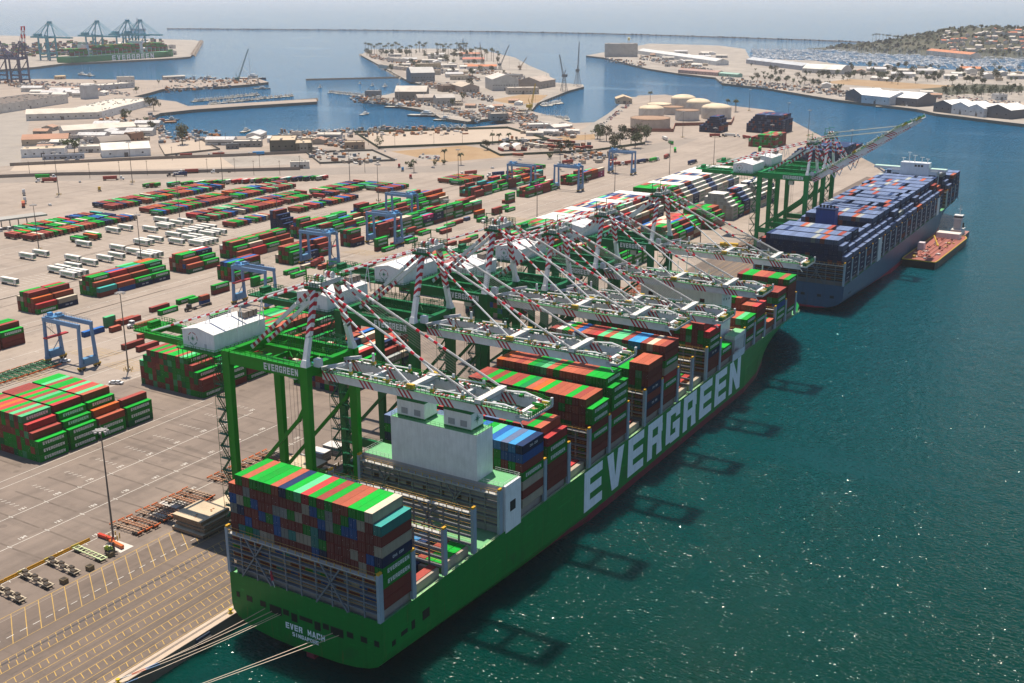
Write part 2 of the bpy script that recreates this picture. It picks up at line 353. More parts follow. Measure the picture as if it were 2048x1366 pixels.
rubble('breakwater', [P(u, v, 0) for u, v in ((335, 58), (700, 60.5), (1000, 64), (1180, 67.5), (1350, 72), (1500, 77), (1620, 81), (1735, 85.5))], 6, 4.5, 'long dark rock breakwater far out across the bay', dens=26)
rubble('rock_jetty', [P(612, 160.5, 0), P(806, 156, 0)], 5, 4, 'short straight rock jetty sheltering the island anchorage', dens=8)
rubble('rock_mole', [P(395, 219, 0), P(520, 209.5, 0), P(634, 201.5, 0)], 6, 5.5, 'brown rock mole along the fishing boat pier', (.26, .19, .13), dens=7)
rubble('island_revetment', [P(722, 110, 0), P(765, 134, 0), P(806, 158, 0)], 8, 5, 'pale rock embankment on the left side of the island', (.3, .25, .19), dens=9)
rubble('far_terminal_revetment', [P(383, 113, 0), P(402, 83, 0)], 12, 7, 'rock slope at the tip of the far container terminal', (.25, .2, .155), dens=12)

# paving laid on the terminal
apron = flat('apron', [(-52, -420), (-1.6, -420), (-1.6, 831), (-52, 860)], ZG + .01, APRON)
flat('quay_edge_strip', [(-5.0, -419), (-1.62, -419), (-1.62, 831), (-5.0, 831)], ZG + .022, CONCR)
flat('road', px([(-60, 369), (120, 362), (350, 356), (560, 352), (720, 348), (860, 345), (1000, 335), (1100, 327), (1200, 318), (1300, 305), (1360, 292), (1400, 276), (1330, 283), (1250, 300), (1150, 312), (1000, 320), (860, 332), (700, 334), (500, 341), (350, 345), (120, 349), (-60, 356)]), ZG + .012, ROAD)
flat('back_road', px([(-40, 330), (380, 311), (620, 303), (760, 300), (940, 292), (1100, 283), (1180, 275), (1280, 262), (1270, 256), (1180, 268), (1100, 277), (940, 286), (760, 294), (620, 298), (380, 306), (-40, 322)]), ZG + .014, ROAD)
flat('side_road', px([(-30, 335), (40, 330), (60, 240), (40, 215), (8, 225), (-40, 260)]), ZG + .018, GREY)
flat('pier_road', px([(1180, 268), (1200, 262), (1262, 200), (1278, 194), (1258, 194), (1215, 228), (1160, 262)]), ZG + .02, GREY)
flat('empty_parking_lot', px([(20, 342), (330, 338), (470, 334), (440, 313), (300, 318), (30, 331)]), ZG + .013, LOT)
flat('fenced_lot', px([(709, 266), (1015, 257), (1099, 280), (757, 297)]), ZG + .012, LOT)
flat('waterfront_lot', px([(320, 290), (400, 279), (430, 300), (330, 312)]), ZG + .012, LOT)
flat('dry_field', px([(783, 303), (930, 291), (966, 297), (1010, 314), (880, 325)]), ZG + .024, DRY)
flat('gravel_lot', px([(612, 306), (745, 302), (790, 322), (700, 332), (640, 328)]), ZG + .02, GREY)
flat('weedy_lot', px([(470, 334), (560, 330), (620, 328), (600, 312), (440, 313)]), ZG + .015, DIRT)
flat('car_park', px([(832, 321), (880, 318), (880, 310), (840, 309)]), ZG + .036, GREY)
flat('shipyard_field', px([(979, 200), (1044, 189), (1096, 190), (1076, 205), (1027, 209)], 4.0), 4.02, DRY)
flat('grass_verge', px([(1110, 274), (1190, 268), (1190, 279), (1130, 281)]), ZG + .03, DRY)
flat('island_road', px([(905, 214), (930, 190), (900, 172), (870, 168), (800, 152), (740, 108), (750, 106), (815, 148), (880, 163), (912, 168), (945, 190), (920, 216)], 4.0), 4.03, ROAD)
flat('west_road', px([(1300, 128), (1440, 148), (1640, 172), (1860, 200), (2048, 216), (2048, 211), (1860, 194), (1640, 167), (1440, 144), (1300, 125)], 4.0), 4.035, ROAD)
flat('west_parking', px([(1300, 92), (1430, 95), (1480, 108), (1380, 106)], 4.0), 4.02, GREY)
flat('west_meadow', px([(1640, 165), (1700, 158), (1850, 168), (1960, 175), (1800, 178)], 4.0), 4.02, DRY)
flat('west_lawn', px([(1840, 178), (1960, 168), (2048, 172), (2048, 182), (1900, 190)], 4.0), 4.03, HILL)
flat('wharf_lot', px([(1880, 196), (2048, 205), (2048, 228), (1960, 222)], 4.0), 4.02, LOT)

# painted lines and wheel tracks on the apron and yard (flat sheets, a few mm above the paving)
def strips(name, segs, z, mat, wd=.2):
    m = MB()
    for a, b in segs:
        a = Vector((*a, z)); b = Vector((*b, z)); d = (b - a).normalized(); s = Vector((-d.y, d.x, 0)) * wd / 2
        m.face((a - s, b - s, b + s, a + s), (1, 1, 1))
    o = m.build(name, mat); o['kind'] = 'structure'; return o
sg = []; wl = []
for i in range(40):
    y = -120 + i * 4.3
    if y - 8.9 < 190: sg.append(((-53.6, y), (-40.2, y - 8.9)))
sg.append(((-53.6, -140), (-53.6, 60)))
y = -140
while y < 400:
    for x0, x1, ph in ((-35.2, -33.3, 0), (-32.9, -30.8, .7), (-26.7, -24.4, .3), (-20.3, -18.2, 0), (-14.0, -11.4, .5), (-8.1, -6.2, .2)):
        if y < 60 or x0 > -27 or rnd.random() < .9: sg.append(((x0, y + ph), (x1, y + ph - 1.0)))
    y += 2.35
for x in (-40.2, -35.4, -30.7, -26.8, -23.4, -20.4, -17.0, -14.1, -10.4, -8.2, -5.4): wl.append(((x, -180), (x, 820)))
strips('yellow_markings', sg, ZG + .034, YLINE, .22)
strips('lane_lines', wl, ZG + .030, YLINE, .16)
wl = [((-43.8, y), (-43.8, y + 2.2)) for y in range(-150, 160, 4)]
for x in (-70, -88, -106, -128, -133): wl.append(((x, -150), (x, 118)))
for k in range(18):
    yb = -72 + 13.3 * k
    if yb < 118:
        for x in (-70, -88, -106): wl.append(((x - 1.2, yb), (x + 1.2, yb)))
        for j in range(5): wl.append(((-121 + j * 2.2, yb + 5.5), (-120.2 + j * 2.2, yb + 7)))
for x in (-181, -184, -200, -218, -236, -252, -282, -296): wl.append(((x, 40), (x, 760)))
for k in range(26):
    yb = 60 + 13 * k
    for x in (-296, -252): wl.append(((x, yb), (x + 3, yb)))
for x in (-352, -364, -399.5, -413, -449, -463): wl.append(((x, 150), (x, 470)))
for yb in range(150, 480, 4): wl.append(((-383, yb), (-368, yb)))
strips('white_markings', wl, ZG + .04, LINE, .2)
m = MB()
for k in range(14):
    for x in (-71.5, -89.5, -107.5): text(m, str(131 + 2 * k) if all(q in GL for q in str(131 + 2 * k)) else '1' + '2357'[k % 4] + '13579'[k % 5], (x, -58 + k * 13.25 + 4.0, ZG + .05), (0, 1, 0), (-1, 0, 0), 1.3, .75, .3, (.6, .57, .5))
m.build('slot_numbers', LINE)['kind'] = 'structure'
rr = [((x, -200), (x, 825)) for x in (-34.2, -33.8, -3.7, -3.3)]
strips('crane_rail', rr, ZG + .05, make_ground('rail_steel', (.05, .05, .055), (.08, .08, .085), .5), .22)
tr = []
for k in range(16):
    yb = -58.5 + 13.25 * k
    if yb < 118:
        for x0, x1 in ((-126, -89), (-87, -72)): tr.append(((x0 + rnd.uniform(-4, 4), yb + rnd.uniform(-.5, .5)), (x1 + rnd.uniform(-4, 2), yb + rnd.uniform(-.5, .5))))
        tr.append(((-168 + rnd.uniform(-9, 4), yb + 1), (-138, yb + .6)))
for k in range(60):
    x = rnd.choice((-200, -203, -216, -219, -236, -255, -288, -291, -296, -335, -338, -350, -400, -402, -450)); y0 = rnd.uniform(20, 600); tr.append(((x + rnd.uniform(-.6, .6), y0), (x + rnd.uniform(-.6, .6), y0 + rnd.uniform(40, 140))))
for x in (-46, -44, -28.5, -22, -15.5, -9.5): tr.append(((x, -180), (x + .4, 300)))
strips('tyre_tracks', tr, ZG + .026, TYRE, .7)
st = []
for cx, cy in ((-196, 98), (-196, 134), (-226, 100), (-226, 138), (-192, 372), (-226, 372), (-252, 372), (-182, 150), (-226, 520), (-190, 540)):
    for j in range(9): st.append(((cx - 12 + j * 2.4, cy - 7), (cx - 12 + j * 2.4 + 5, cy + 7)))
strips('hatched_crossings', st, ZG + .044, YLINE, .3)
m = MB()
for cx, cy in ((-65, 34), (-60, 12), (-69, 42)): m.cbox(cx, cy, ZG + .045, 8, 5, .02, (.6, .56, .5))
m.build('repair_slabs', ROUGH)['kind'] = 'structure'
# ---------------------------------------------------------------- shipping containers
CC = {'green': (.0, .33, .025), 'dark green': (.004, .20, .055), 'mint': (.10, .50, .21), 'maroon': (.30, .058, .045), 'brown': (.40, .10, .055), 'orange': (.55, .12, .025), 'red': (.50, .05, .05),
      'blue': (.02, .13, .42), 'light blue': (.05, .29, .60), 'navy': (.012, .036, .115), 'slate': (.13, .18, .31), 'grey': (.34, .36, .34), 'cream': (.62, .53, .40), 'teal': (.05, .36, .32), 'white': (.72, .70, .64), 'pink': (.60, .05, .20)}
PAL_E = ['green'] * 9 + ['dark green'] * 2 + ['mint'] * 2 + ['maroon'] * 10 + ['brown'] * 4 + ['red', 'orange', 'blue', 'cream', 'teal']
PAL_GM = ['green'] * 7 + ['mint'] * 2 + ['maroon'] * 7 + ['brown'] * 3 + ['dark green'] * 2
PAL_STERN = ['maroon'] * 9 + ['blue'] * 3 + ['cream'] * 2 + ['teal', 'green', 'grey', 'navy']
PAL_C = ['navy'] * 18 + ['slate'] * 2 + ['maroon'] * 2
PAL_MIX = ['maroon', 'brown', 'cream', 'blue', 'navy', 'green', 'grey', 'red', 'cream', 'maroon', 'teal', 'green', 'green']
CL = []
def stack(sid, xr, y0, nb, prof, pal, zb=ZG, th=2.72, px_=2.5, py=13.1, ln=12.19, tops=None, right=None, group=None, front=None, fix=None, drop=.0):
    """a block of containers lying along y; prof: tiers of each row counted from the right (water) side, one list or one per bay"""
    occ = {}
    for b in range(nb):
        pr = prof[b] if isinstance(prof[0], (list, tuple)) else prof
        for r, n in enumerate(pr):
            if drop and r > 2 and rnd.random() < drop: n = max(1, n - rnd.randint(1, 2))
            for t in range(n): occ[(b, r, t)] = n
    for (b, r, t), n in occ.items():
        top = (b, r, t + 1) not in occ; rt = (b, r - 1, t) not in occ; fr = (b - 1, r, t) not in occ
        bk = (b + 1, r, t) not in occ; lf = (b, r + 1, t) not in occ
        if not (top or rt or fr or bk or lf): continue
        p = pal[b] if isinstance(pal[0], (list, tuple)) else pal
        c = rnd.choice(p)
        if top and tops and b < len(tops) and tops[b]:
            tl = tops[b]
            if r < len(tl): c = tl[r]
            elif len(set(tl)) == 1: c = tl[0]
        if r == 0 and right and b < len(right) and right[b]:
            rl = right[b]; c = rl[min(t, len(rl) - 1)]
        if fix and (b, r, t) in fix: c = fix[(b, r, t)]
        CL.append(dict(sid=sid, x=xr - px_ * r - 1.219, y=y0 + py * b + ln / 2, z=zb + th * t, h=th - .09, L=ln, ori='Y', c=c, b=b, r=r, ft=n - 1 - t, top=top, rt=rt, fr=fr, group=group or 'containers in the ' + sid, nb=nb, nr=len(pr)))
def single(x, y, c, z=ZG, ln=12.19, ori='Y', sid='', lab=None, top=True, rt=True, fr=True, group=None, h=2.63):
    CL.append(dict(sid=sid, x=x, y=y, z=z, h=h, L=ln, ori=ori, c=c, b=0, r=0, ft=0, top=top, rt=rt, fr=fr, group=group or 'single containers set down in the yard', lab=lab, nb=1, nr=1))
G6 = [3, 4, 5] + [6] * 12
stack('near left yard block', -135.4, 41, 4, [G6, G6, G6, [3, 4]], PAL_GM, py=13.25,
      tops=[['green', 'maroon', 'red', 'mint', 'maroon', 'mint', 'maroon', 'green', 'red', 'orange', 'red', 'green'], ['green', 'green', 'green', 'red', 'green', 'maroon', 'green', 'mint', 'maroon', 'green', 'red', 'green'], ['brown', 'orange', 'green', 'brown', 'mint', 'brown', 'red', 'mint', 'red', 'green', 'green', 'maroon'], ['green', 'maroon']],
      right=[['green'] * 3, ['green'] * 3, ['green', 'green', 'brown'], ['dark green', 'green', 'green']])
G5 = [3, 4, 5] + [6] * 10 + [5, 4]
stack('yard block behind nearest crane', -135.0, 119.5, 8, G5, PAL_GM, py=13.2,
      tops=[['maroon', 'green', 'maroon', 'green', 'mint', 'brown', 'green', 'green', 'brown', 'green', 'maroon'], None, ['red'] * 15, None, ['brown', 'brown', 'green', 'brown', 'brown', 'mint', 'brown']], right=[['green', 'maroon', 'maroon'], ['maroon', 'green', 'green'], ['green', 'maroon', 'brown']])
stack('middle yard block', -135.0, 305, 4, [[3, 4, 5] + [6] * 12] * 4, PAL_GM, py=13.1, tops=[None, None, None, ['white'] * 15])
TP = ['green', 'maroon', 'brown', 'green', 'mint', 'maroon', 'green', 'brown', 'green', 'maroon', 'mint', 'green', 'maroon', 'brown', 'green']
MX = ['red', 'cream', 'blue', 'mint', 'cream', 'brown', 'cream', 'red', 'navy', 'cream', 'brown', 'mint', 'cream', 'red', 'brown']
NV = ['navy', 'slate', 'navy', 'brown', 'navy', 'cream', 'slate', 'navy', 'navy', 'brown', 'slate', 'navy', 'cream', 'navy', 'brown']
stack('long yard block', -135.0, 407, 14, [3, 4, 5] + [6] * 12, [PAL_GM] * 4 + [['white', 'maroon']] + [PAL_MIX] * 9, py=13.1, tops=[TP, TP[::-1], TP[3:], TP[::-1], ['white'] * 15, ['white'] * 15, MX, ['white'] * 15, NV, MX[::-1], ['white'] * 15, MX[4:] + MX[:4], NV[::-1], ['white'] * 15])
stack('far reefer block', -135.0, 608, 11, [3, 4, 5, 6] + [6] * 10, [PAL_GM] * 2 + [['white', 'navy', 'white', 'cream']] * 9, py=13.1, tops=[['green'] * 14, TP, ['white'] * 14, NV, ['white'] * 14, ['white'] * 14, NV, ['white'] * 14, ['white'] * 14, ['white'] * 14, ['white'] * 14], right=[None, None] + [['white', 'white', 'cream'], ['navy', 'navy', 'slate'], ['white', 'white', 'white']] * 3)
stack('yard block beside second crane', -86.5, 154, 4, [3, 4, 5, 5, 5, 6, 5, 5, 5, 5, 5, 4], PAL_MIX, py=13.1, drop=.15, tops=[['maroon', 'navy', 'brown', 'cream', 'blue', 'green', 'brown', 'blue', 'green', 'green']])
stack('yard block beside third crane', -86.5, 285, 3, [3, 4, 5, 5, 5, 5, 5, 5, 4, 4, 4], PAL_MIX, py=13.1, drop=.15)
stack('yard block beside fifth crane', -82, 398, 4, [3, 4, 5, 6, 6, 6, 6, 6, 6, 6, 6, 5], PAL_GM + ['cream'], py=13.1, tops=[['green', 'maroon', 'green', 'green', 'brown', 'red', 'cream', 'green']])
stack('yard block past the cranes', -84, 486, 4, [3, 4, 5, 5, 5, 5, 5, 5, 5, 4], PAL_MIX, py=13.1, tops=[['maroon', 'cream', 'brown', 'green', 'green'], ['green', 'green', 'green', 'blue', 'cream', 'cream', 'cream'], None, ['green', 'green', 'mint', 'brown', 'green']])
stack('small green yard block', -83.5, 557, 2, [3, 4, 5, 5, 5, 5, 5, 5, 5], PAL_GM, py=13.1, tops=[['green', 'green', 'green', 'green', 'green', 'maroon', 'maroon', 'green', 'green']])
stack('white reefer block', -83.5, 597, 4, [[4, 5, 6, 7, 7, 7, 7, 7, 6], [3, 4, 5, 6, 6, 6], [4, 5, 6, 7, 7, 7], [4, 5, 6, 7, 7, 7]], [['white'] * 6 + ['cream'], ['navy', 'green', 'maroon', 'cream'], ['navy', 'navy', 'slate', 'maroon'], ['white']], py=13.1, right=[['white'] * 4, ['navy', 'green', 'green'], ['brown', 'navy', 'navy'], ['white']])
stack('white reefer block by boom-up crane', -83.5, 660, 3, [4, 5, 6, 7, 7, 7, 7, 6], ['white'] * 4 + ['cream', 'navy'], py=13.1)
PA = [2, 3, 4, 4, 4, 3]
stack('left gantry lane block', -305.5, 167, 2, PA, PAL_E, px_=2.85, py=13.1, right=[['green', 'red'], ['navy', 'cream']], tops=[['red', 'orange', 'maroon', 'maroon', 'green', 'cream'], ['cream', 'brown', 'maroon', 'green', 'red', 'green']])
stack('long gantry lane block', -305.5, 206.7, 4, [[2, 3, 4, 4, 4, 3], [2, 3, 4, 4, 4, 3], [2, 3, 4, 4, 4, 4], [2, 3, 4, 4, 4, 4]], PAL_E, px_=2.85, py=12.9, right=[['maroon', 'teal'], ['blue', 'brown'], ['navy', 'green'], ['navy', 'green']], tops=[['teal', 'brown', 'green', 'green', 'maroon', 'cream'], ['brown', 'brown', 'red', 'blue', 'maroon', 'red'], ['green', 'brown', 'maroon', 'teal', 'green', 'mint'], ['green', 'green', 'dark green', 'green', 'orange', 'orange']])
stack('third gantry lane block', -305.0, 272, 2, PA, PAL_E, px_=2.85, right=[['dark green', 'brown'], ['maroon', 'green']], tops=[['brown', 'brown', 'green', 'green', 'brown', 'maroon'], ['green', 'green', 'navy', 'red', 'white', 'white']])
stack('fourth gantry lane block', -305.0, 314, 4, [[2, 3, 4, 4, 4, 3]] * 4, PAL_E, px_=2.85, right=[['maroon', 'brown'], ['red', 'red'], ['cream', 'green'], ['green', 'brown']], tops=[['brown', 'green', 'brown', 'green', 'maroon', 'white'], ['red', 'cream', 'green', 'brown', 'green', 'white'], ['green', 'brown', 'maroon', 'green', 'maroon', 'white']])
stack('dark navy block', -333, 388, 1, [3, 4, 5, 6, 6], PAL_C, px_=2.85, tops=[['navy', 'navy', 'navy', 'maroon', 'slate']], right=[['maroon', 'navy', 'navy']])
stack('centre gantry lane block', -308, 384, 13, [[2, 3, 4, 5, 5, 3], [3, 3, 4, 4, 4], [2, 3, 4, 4, 3], [2, 3, 3, 4, 4], [1, 2, 3, 3, 2]] * 3, PAL_E + ['navy', 'blue'], px_=2.85, py=13.1, drop=.2)
stack('far gantry lane block', -300, 582, 9, [[2, 3, 3, 4, 4, 3], [3, 2, 4, 3], [1, 3, 3, 4, 2]] * 3, PAL_E, px_=2.85, py=13.1, drop=.2)
stack('left middle lane block', -267.5, 93, 3, [3, 4, 4, 4, 3], PAL_E, px_=2.85, py=13.1, right=[['maroon', 'maroon', 'green']] * 3, tops=[['green', 'maroon', 'green', 'green']] * 3)
stack('middle lane block', -267.5, 272, 2, [2, 4, 4, 4, 3], PAL_E, px_=2.85, py=13.1, right=[['maroon', 'green'], ['green', 'navy']], tops=[['light blue', 'green', 'blue', 'navy'], ['navy', 'maroon', 'blue', 'maroon']])
stack('second middle lane block', -267, 321, 3, [[3, 4, 4, 4, 2], [2, 3, 4, 4], [3, 4, 4]], PAL_E, px_=2.85, py=13.1, right=[['green', 'green', 'green'], ['navy', 'navy'], ['maroon', 'green', 'maroon']])
stack('third middle lane block', -267, 381, 1, [2, 4, 4, 4], PAL_E, px_=2.85, right=[['navy', 'maroon']], tops=[['maroon', 'green', 'maroon']])
stack('long middle lane block', -266, 408, 10, [[4, 3, 4, 4], [4, 4, 4, 3], [4, 4, 3], [3, 4, 4], [3, 3, 4]] * 2, PAL_E + ['navy', 'teal', 'blue'], px_=2.85, py=13.1, right=[['green', 'maroon', 'maroon', 'maroon'], ['maroon'] * 4, ['cream', 'green', 'green', 'cream'], ['green'] * 3, ['green', 'navy', 'pink'], ['maroon', 'navy', 'navy', 'green']])
stack('far middle lane block', -263.5, 604, 4, [[3, 2, 3, 2], [3, 4, 3], [3, 3, 4], [2, 3, 3]], PAL_E + ['blue'], px_=2.85, py=13.1, right=[['green', 'maroon', 'green'], ['green', 'maroon', 'pink'], ['maroon'] * 3, ['green', 'green']])
stack('last middle lane block', -262, 677, 5, [[3, 3, 2, 3], [3, 4, 3], [3, 3], [3, 3, 3], [3, 2]], PAL_E, px_=2.85, py=13.1, right=[['maroon', 'green', 'green'], ['green', 'green', 'maroon'], ['maroon', 'green', 'maroon'], ['maroon', 'maroon', 'orange'], ['pink', 'pink', 'cream']])
stack('lone stack on the road', -263, 571, 1, [3, 1], PAL_GM, px_=2.85, right=[['maroon', 'green', 'green']])
stack('far navy block', -224, 1138, 3, [6] + [8] * 13 + [7, 6, 5, 4], PAL_C, py=13.1, ln=12.19)
stack('small far navy block', -292, 1112, 2, [4, 6, 7, 7, 7, 7, 6, 5, 4, 3, 3], PAL_C, py=13.1)
stack('navy block at the bend', -92, 918, 6, [[5] * 18 + [4, 3, 2, 1], [6] * 16 + [5, 4, 3, 2], [6] * 16 + [4, 3, 2], [6] * 14 + [4, 3], [5] * 12, [5] * 8], PAL_C, py=13.1)
stack('far green block', -190, 1010, 3, [5] * 8 + [4, 3, 4, 3], PAL_GM, py=13.1)
# single containers: pixel of the near right bottom corner, colours from the ground up
SING = [(425 + 35, 581, 'maroon green', 1), (421, 607, 'blue brown', .5), (357, 621, 'green', 1), (340, 615, 'maroon', 1), (392, 600, 'green', 1), (399, 603, 'green', .5), (461, 640, 'maroon green', 1), (283, 640, 'maroon', 1), (272, 641, 'brown', 1), (233, 650, 'mint mint', .5), (244, 660, 'brown', .5),
        (313, 648, 'brown', 1), (210, 663, 'blue', 1), (290, 688, 'maroon', 1), (319, 692, 'maroon', 1), (336, 678, 'navy', .5), (300, 674, 'brown', .5), (614, 549, 'green', 1), (600, 543, 'green', 1), (633, 532, 'cream', 1), (522, 570, 'green green', .5), (546, 563, 'green', 1), (641, 527, 'navy', 1), (667, 532, 'brown', 1),
        (777, 496, 'maroon green green', 1), (791, 498, 'green', 1), (808, 487, 'maroon', 1), (836, 482, 'green', 1), (827, 478, 'slate', 1), (818, 472, 'green mint', 1), (834, 468, 'green maroon', 1), (862, 466, 'green', 1), (853, 464, 'brown', 1), (904, 463, 'maroon', 1), (897, 459, 'mint', 1), (912, 451, 'green', 1), (927, 445, 'maroon', 1), (941, 440, 'slate', .5), (970, 432, 'green orange', 1), (976, 440, 'green', 1), (1005, 426, 'maroon maroon', 1), (1018, 416, 'green', 1), (1031, 420, 'green', 1),
        (914, 489, 'maroon', 1), (943, 483, 'brown', 1), (957, 476, 'green', 1), (915, 502, 'green', 1), (728, 536, 'green', 1), (700, 546, 'green', 1), (752, 530, 'brown', 1)]
for i, (u, v, cs, fr) in enumerate(SING):
    p = P(u, v); L = 12.19 if fr == 1 else 6.06; cs = cs.replace('light blue', 'light_blue').split()
    for k, c in enumerate(cs):
        single(p.x - 1.22, p.y - L / 2, c, ZG + 2.72 * k, L, sid='open yard', lab=None, top=(k == len(cs) - 1)); CL[-1].update(ft=len(cs) - 1 - k, b=i, place=True)
# wheeled rows: containers on chassis parked along x
WH = []
def wheeled(xr, y0, y1, pal, step=3.65, fill=.93, name=''):
    y = y0; i = 0
    while y <= y1:
        if rnd.random() < fill:
            single(xr - 6.1 - rnd.uniform(0, .8), y, rnd.choice(pal), ZG + 1.35, 12.19, 'X', name, rt=True, fr=True, group='containers parked on chassis'); CL[-1].update(b=i, wheel=True); WH.append(CL[-1])
        y += step; i += 1
for xr, a, b, nm in ((-466, 284, 372, 'front left wheeled row'), (-482, 282, 372, 'second left wheeled row'), (-497, 300, 368, 'third left wheeled row'), (-511, 390, 510, 'back wheeled row'), (-526, 392, 506, 'rearmost wheeled row'), (-461, 392, 545, 'centre wheeled row'), (-477, 396, 552, 'second centre wheeled row'), (-412, 393, 508, 'middle wheeled row'), (-428, 398, 520, 'second middle wheeled row'),
                     (-404, 514, 590, 'far wheeled row'), (-420, 528, 588, 'second far wheeled row'), (-380, 388, 425, 'short wheeled row'), (-379, 456, 527, 'right wheeled row'), (-376, 562, 594, 'far right wheeled row'), (-392, 568, 590, 'second far right wheeled row'), (-432, 297, 312, 'small wheeled row'), (-345, 628, 668, 'last wheeled row'), (-360, 632, 664, 'second last wheeled row'), (-330, 700, 752, 'roadside wheeled row')):
    wheeled(xr, a, b, PAL_E + ['navy', 'navy', 'blue'], name=nm)
for i in range(44):
    t = i / 43; x = -575 + (-470 + 575) * t; y = 480 + (592 - 480) * t
    if i in (3, 4, 7, 8, 20): continue
    single(x, y, rnd.choice(['green'] * 5 + ['maroon'] * 3 + ['teal', 'white', 'navy', 'red']), ZG + 1.3, 6.06 if i % 3 else 12.19, 'Y', 'roadside line', group='containers on chassis lined up along the road'); CL[-1].update(b=i, wheel=True)
# ---------------------------------------------------------------- ships
GREYS = (.16, .18, .205); DECKG = (.16, .42, .20)
def hull(mb, X0, B, y0, L, zd, flare=16.0, stern_lo=4.0, c=(1, 1, 1), bowrise=0.0):
    """hull shell: stations along the length, starboard and port rings lofted together"""
    xc = X0 + B / 2; ys = [0, 2, 6, 14, 26, 40, 60, 85, 110, 150, 200, 240]; ys = [q for q in ys if q < L * .68] + [L * k for k in (.7, .76, .81, .855, .895, .925, .95, .972, .988, 1.0)]
    ring = []
    for s in ys:
        f = s / L; a = max(0.0, 1 - s / 105.0)             # aft run
        zbot = -3.0 + (stern_lo + 3.0) * a ** 1.3; zk = 3 * (1 - a) + (9.6) * a
        if a <= 0: zk = -2.0
        q = []
        dk = 1.0 if f < .885 else max(0, 1 - ((f - .885) / .115) ** 2.1)
        wl = 1.0 if f < .70 else max(0.0, 1 - ((f - .70) / .255) ** 1.7)
        zz = [zbot + (zd - zbot) * t for t in (0, .02, .06, .12, .2, .3, .42, .55, .7, .85, 1)]
        for z in zz:
            if z >= zk: hw = 1.0
            else: hw = max(0.0, 1 - ((zk - z) / max(.01, zk - zbot)) ** 2.6) ** (1 / 2.6)
            if f > .68:
                k = min(1, max(0, (z - 1.0) / (zd - 1.0))) ** 1.45; hw = min(hw, 1) * (wl + (dk - wl) * k)
            q.append((max(hw, .004) * B / 2, z + bowrise * max(0, (f - .8) / .2) ** 2 * max(0, z) / zd))
        ring.append((y0 + s, q))
    n = len(ring[0][1]); k = len(mb.v)
    for y, q in ring:
        for hw, z in q: mb.v.append((xc + hw, y, z))
        for hw, z in q: mb.v.append((xc - hw, y, z))
    m2 = 2 * n
    for i in range(len(ring) - 1):
        for j in range(n - 1):
            a = k + i * m2 + j; mb.f.append((a, a + m2, a + m2 + 1, a + 1)); mb.c.append(c)
            a += n; mb.f.append((a, a + 1, a + m2 + 1, a + m2)); mb.c.append(c)
        a = k + i * m2; mb.f.append((a, a + n, a + n + m2, a + m2)); mb.c.append(c)
    for j in range(n - 1): mb.f.append((k + j, k + j + 1, k + n + j + 1, k + n + j)); mb.c.append(c)
    return ring, xc
def deck_from(ring, xc, z):
    m = MB(); st = [(y, q[-1][0]) for y, q in ring]
    for (ya, ha), (yb, hb) in zip(st[:-1], st[1:]): m.face(((xc - ha + .3, ya, z), (xc + ha - .3, ya, z), (xc + hb - .3, yb, z), (xc - hb + .3, yb, z)), DECKG)
    return m
def lashing(root, x0, x1, y, zb, zt, full=False, low=False):
    m = MB(); c = GREYS if full else (.20, .20, .20); n = 10; w = x1 - x0
    for s in (x0 + .35, x1 - .35):
        m.box(s - .45, s + .45, y - .8, y + .8, zb, zt + 1.3, (.30, .36, .42)); m.box(s - .35, s + .35, y - .7, y + .7, zt + 1.3, zt + 1.9, (.6, .33, .03))
    for i in range(1, n):
        x = x0 + w * i / n; m.box(x - .22, x + .22, y - .5, y - .1, zb, zt, c)
    for k in range(5):
        z = zb + (zt - zb) * (k + 1) / 5.0; m.box(x0 + .3, x1 - .3, y - .7, y + .5, z - .3, z, c if k < 4 else (.45, .44, .41))
        m.beam((x0 + .5, y - .7, z + 1.0), (x1 - .5, y - .7, z + 1.0), .07, .07, (.62, .36, .10)); m.beam((x0 + .5, y + .5, z + 1.0), (x1 - .5, y + .5, z + 1.0), .07, .07, (.62, .36, .10))
    for i in (1, 3, 6, 8):
        a = x0 + w * i / n; b = x0 + w * (i + (1 if i in (1, 6) else -1) + .6 * (1 if i in (1, 6) else -1)) / n
        m.beam((a, y - .6, zb), (b, y - .6, zt - .3), .55, .4, c)
    for i in range(2 * n):
        x = x0 + w * (i + .5) / (2 * n); m.box(x - .1, x + .1, y - .6, y - .4, zt, zt + 1.0, (.55, .36, .12))
    return m.build('lashing_bridge', PAINT, root)

# ----- the green ship
HULLG = make_hull('green_hull_paint', (.0, .20, .028), (.17, .02, .04), 2.6, 10.0)
shipg = thing('container_ship', 'huge green container ship with large white lettering moored along the quay', 'ship', (25.5, 0, 0))
class Off:
    """parts are written in world metres; the thing's empty stands at its base"""
    def __init__(s, root): s.root = root; s.o = Vector(root.location)
    def put(s, mb, name, mat=None, parent=None, smooth=False):
        mb.v = [(a - s.o.x, b - s.o.y, c - s.o.z) for a, b, c in mb.v]; return mb.build(name, mat, parent or s.root, smooth)
G = Off(shipg)
m = MB(); ring, xc = hull(m, 0.0, 51.0, 0.0, 364.0, 19.0, stern_lo=2.7, bowrise=1.2); hl = G.put(m, 'hull', HULLG)
m = deck_from(ring, xc, 18.2); G.put(m, 'deck', PAINT)
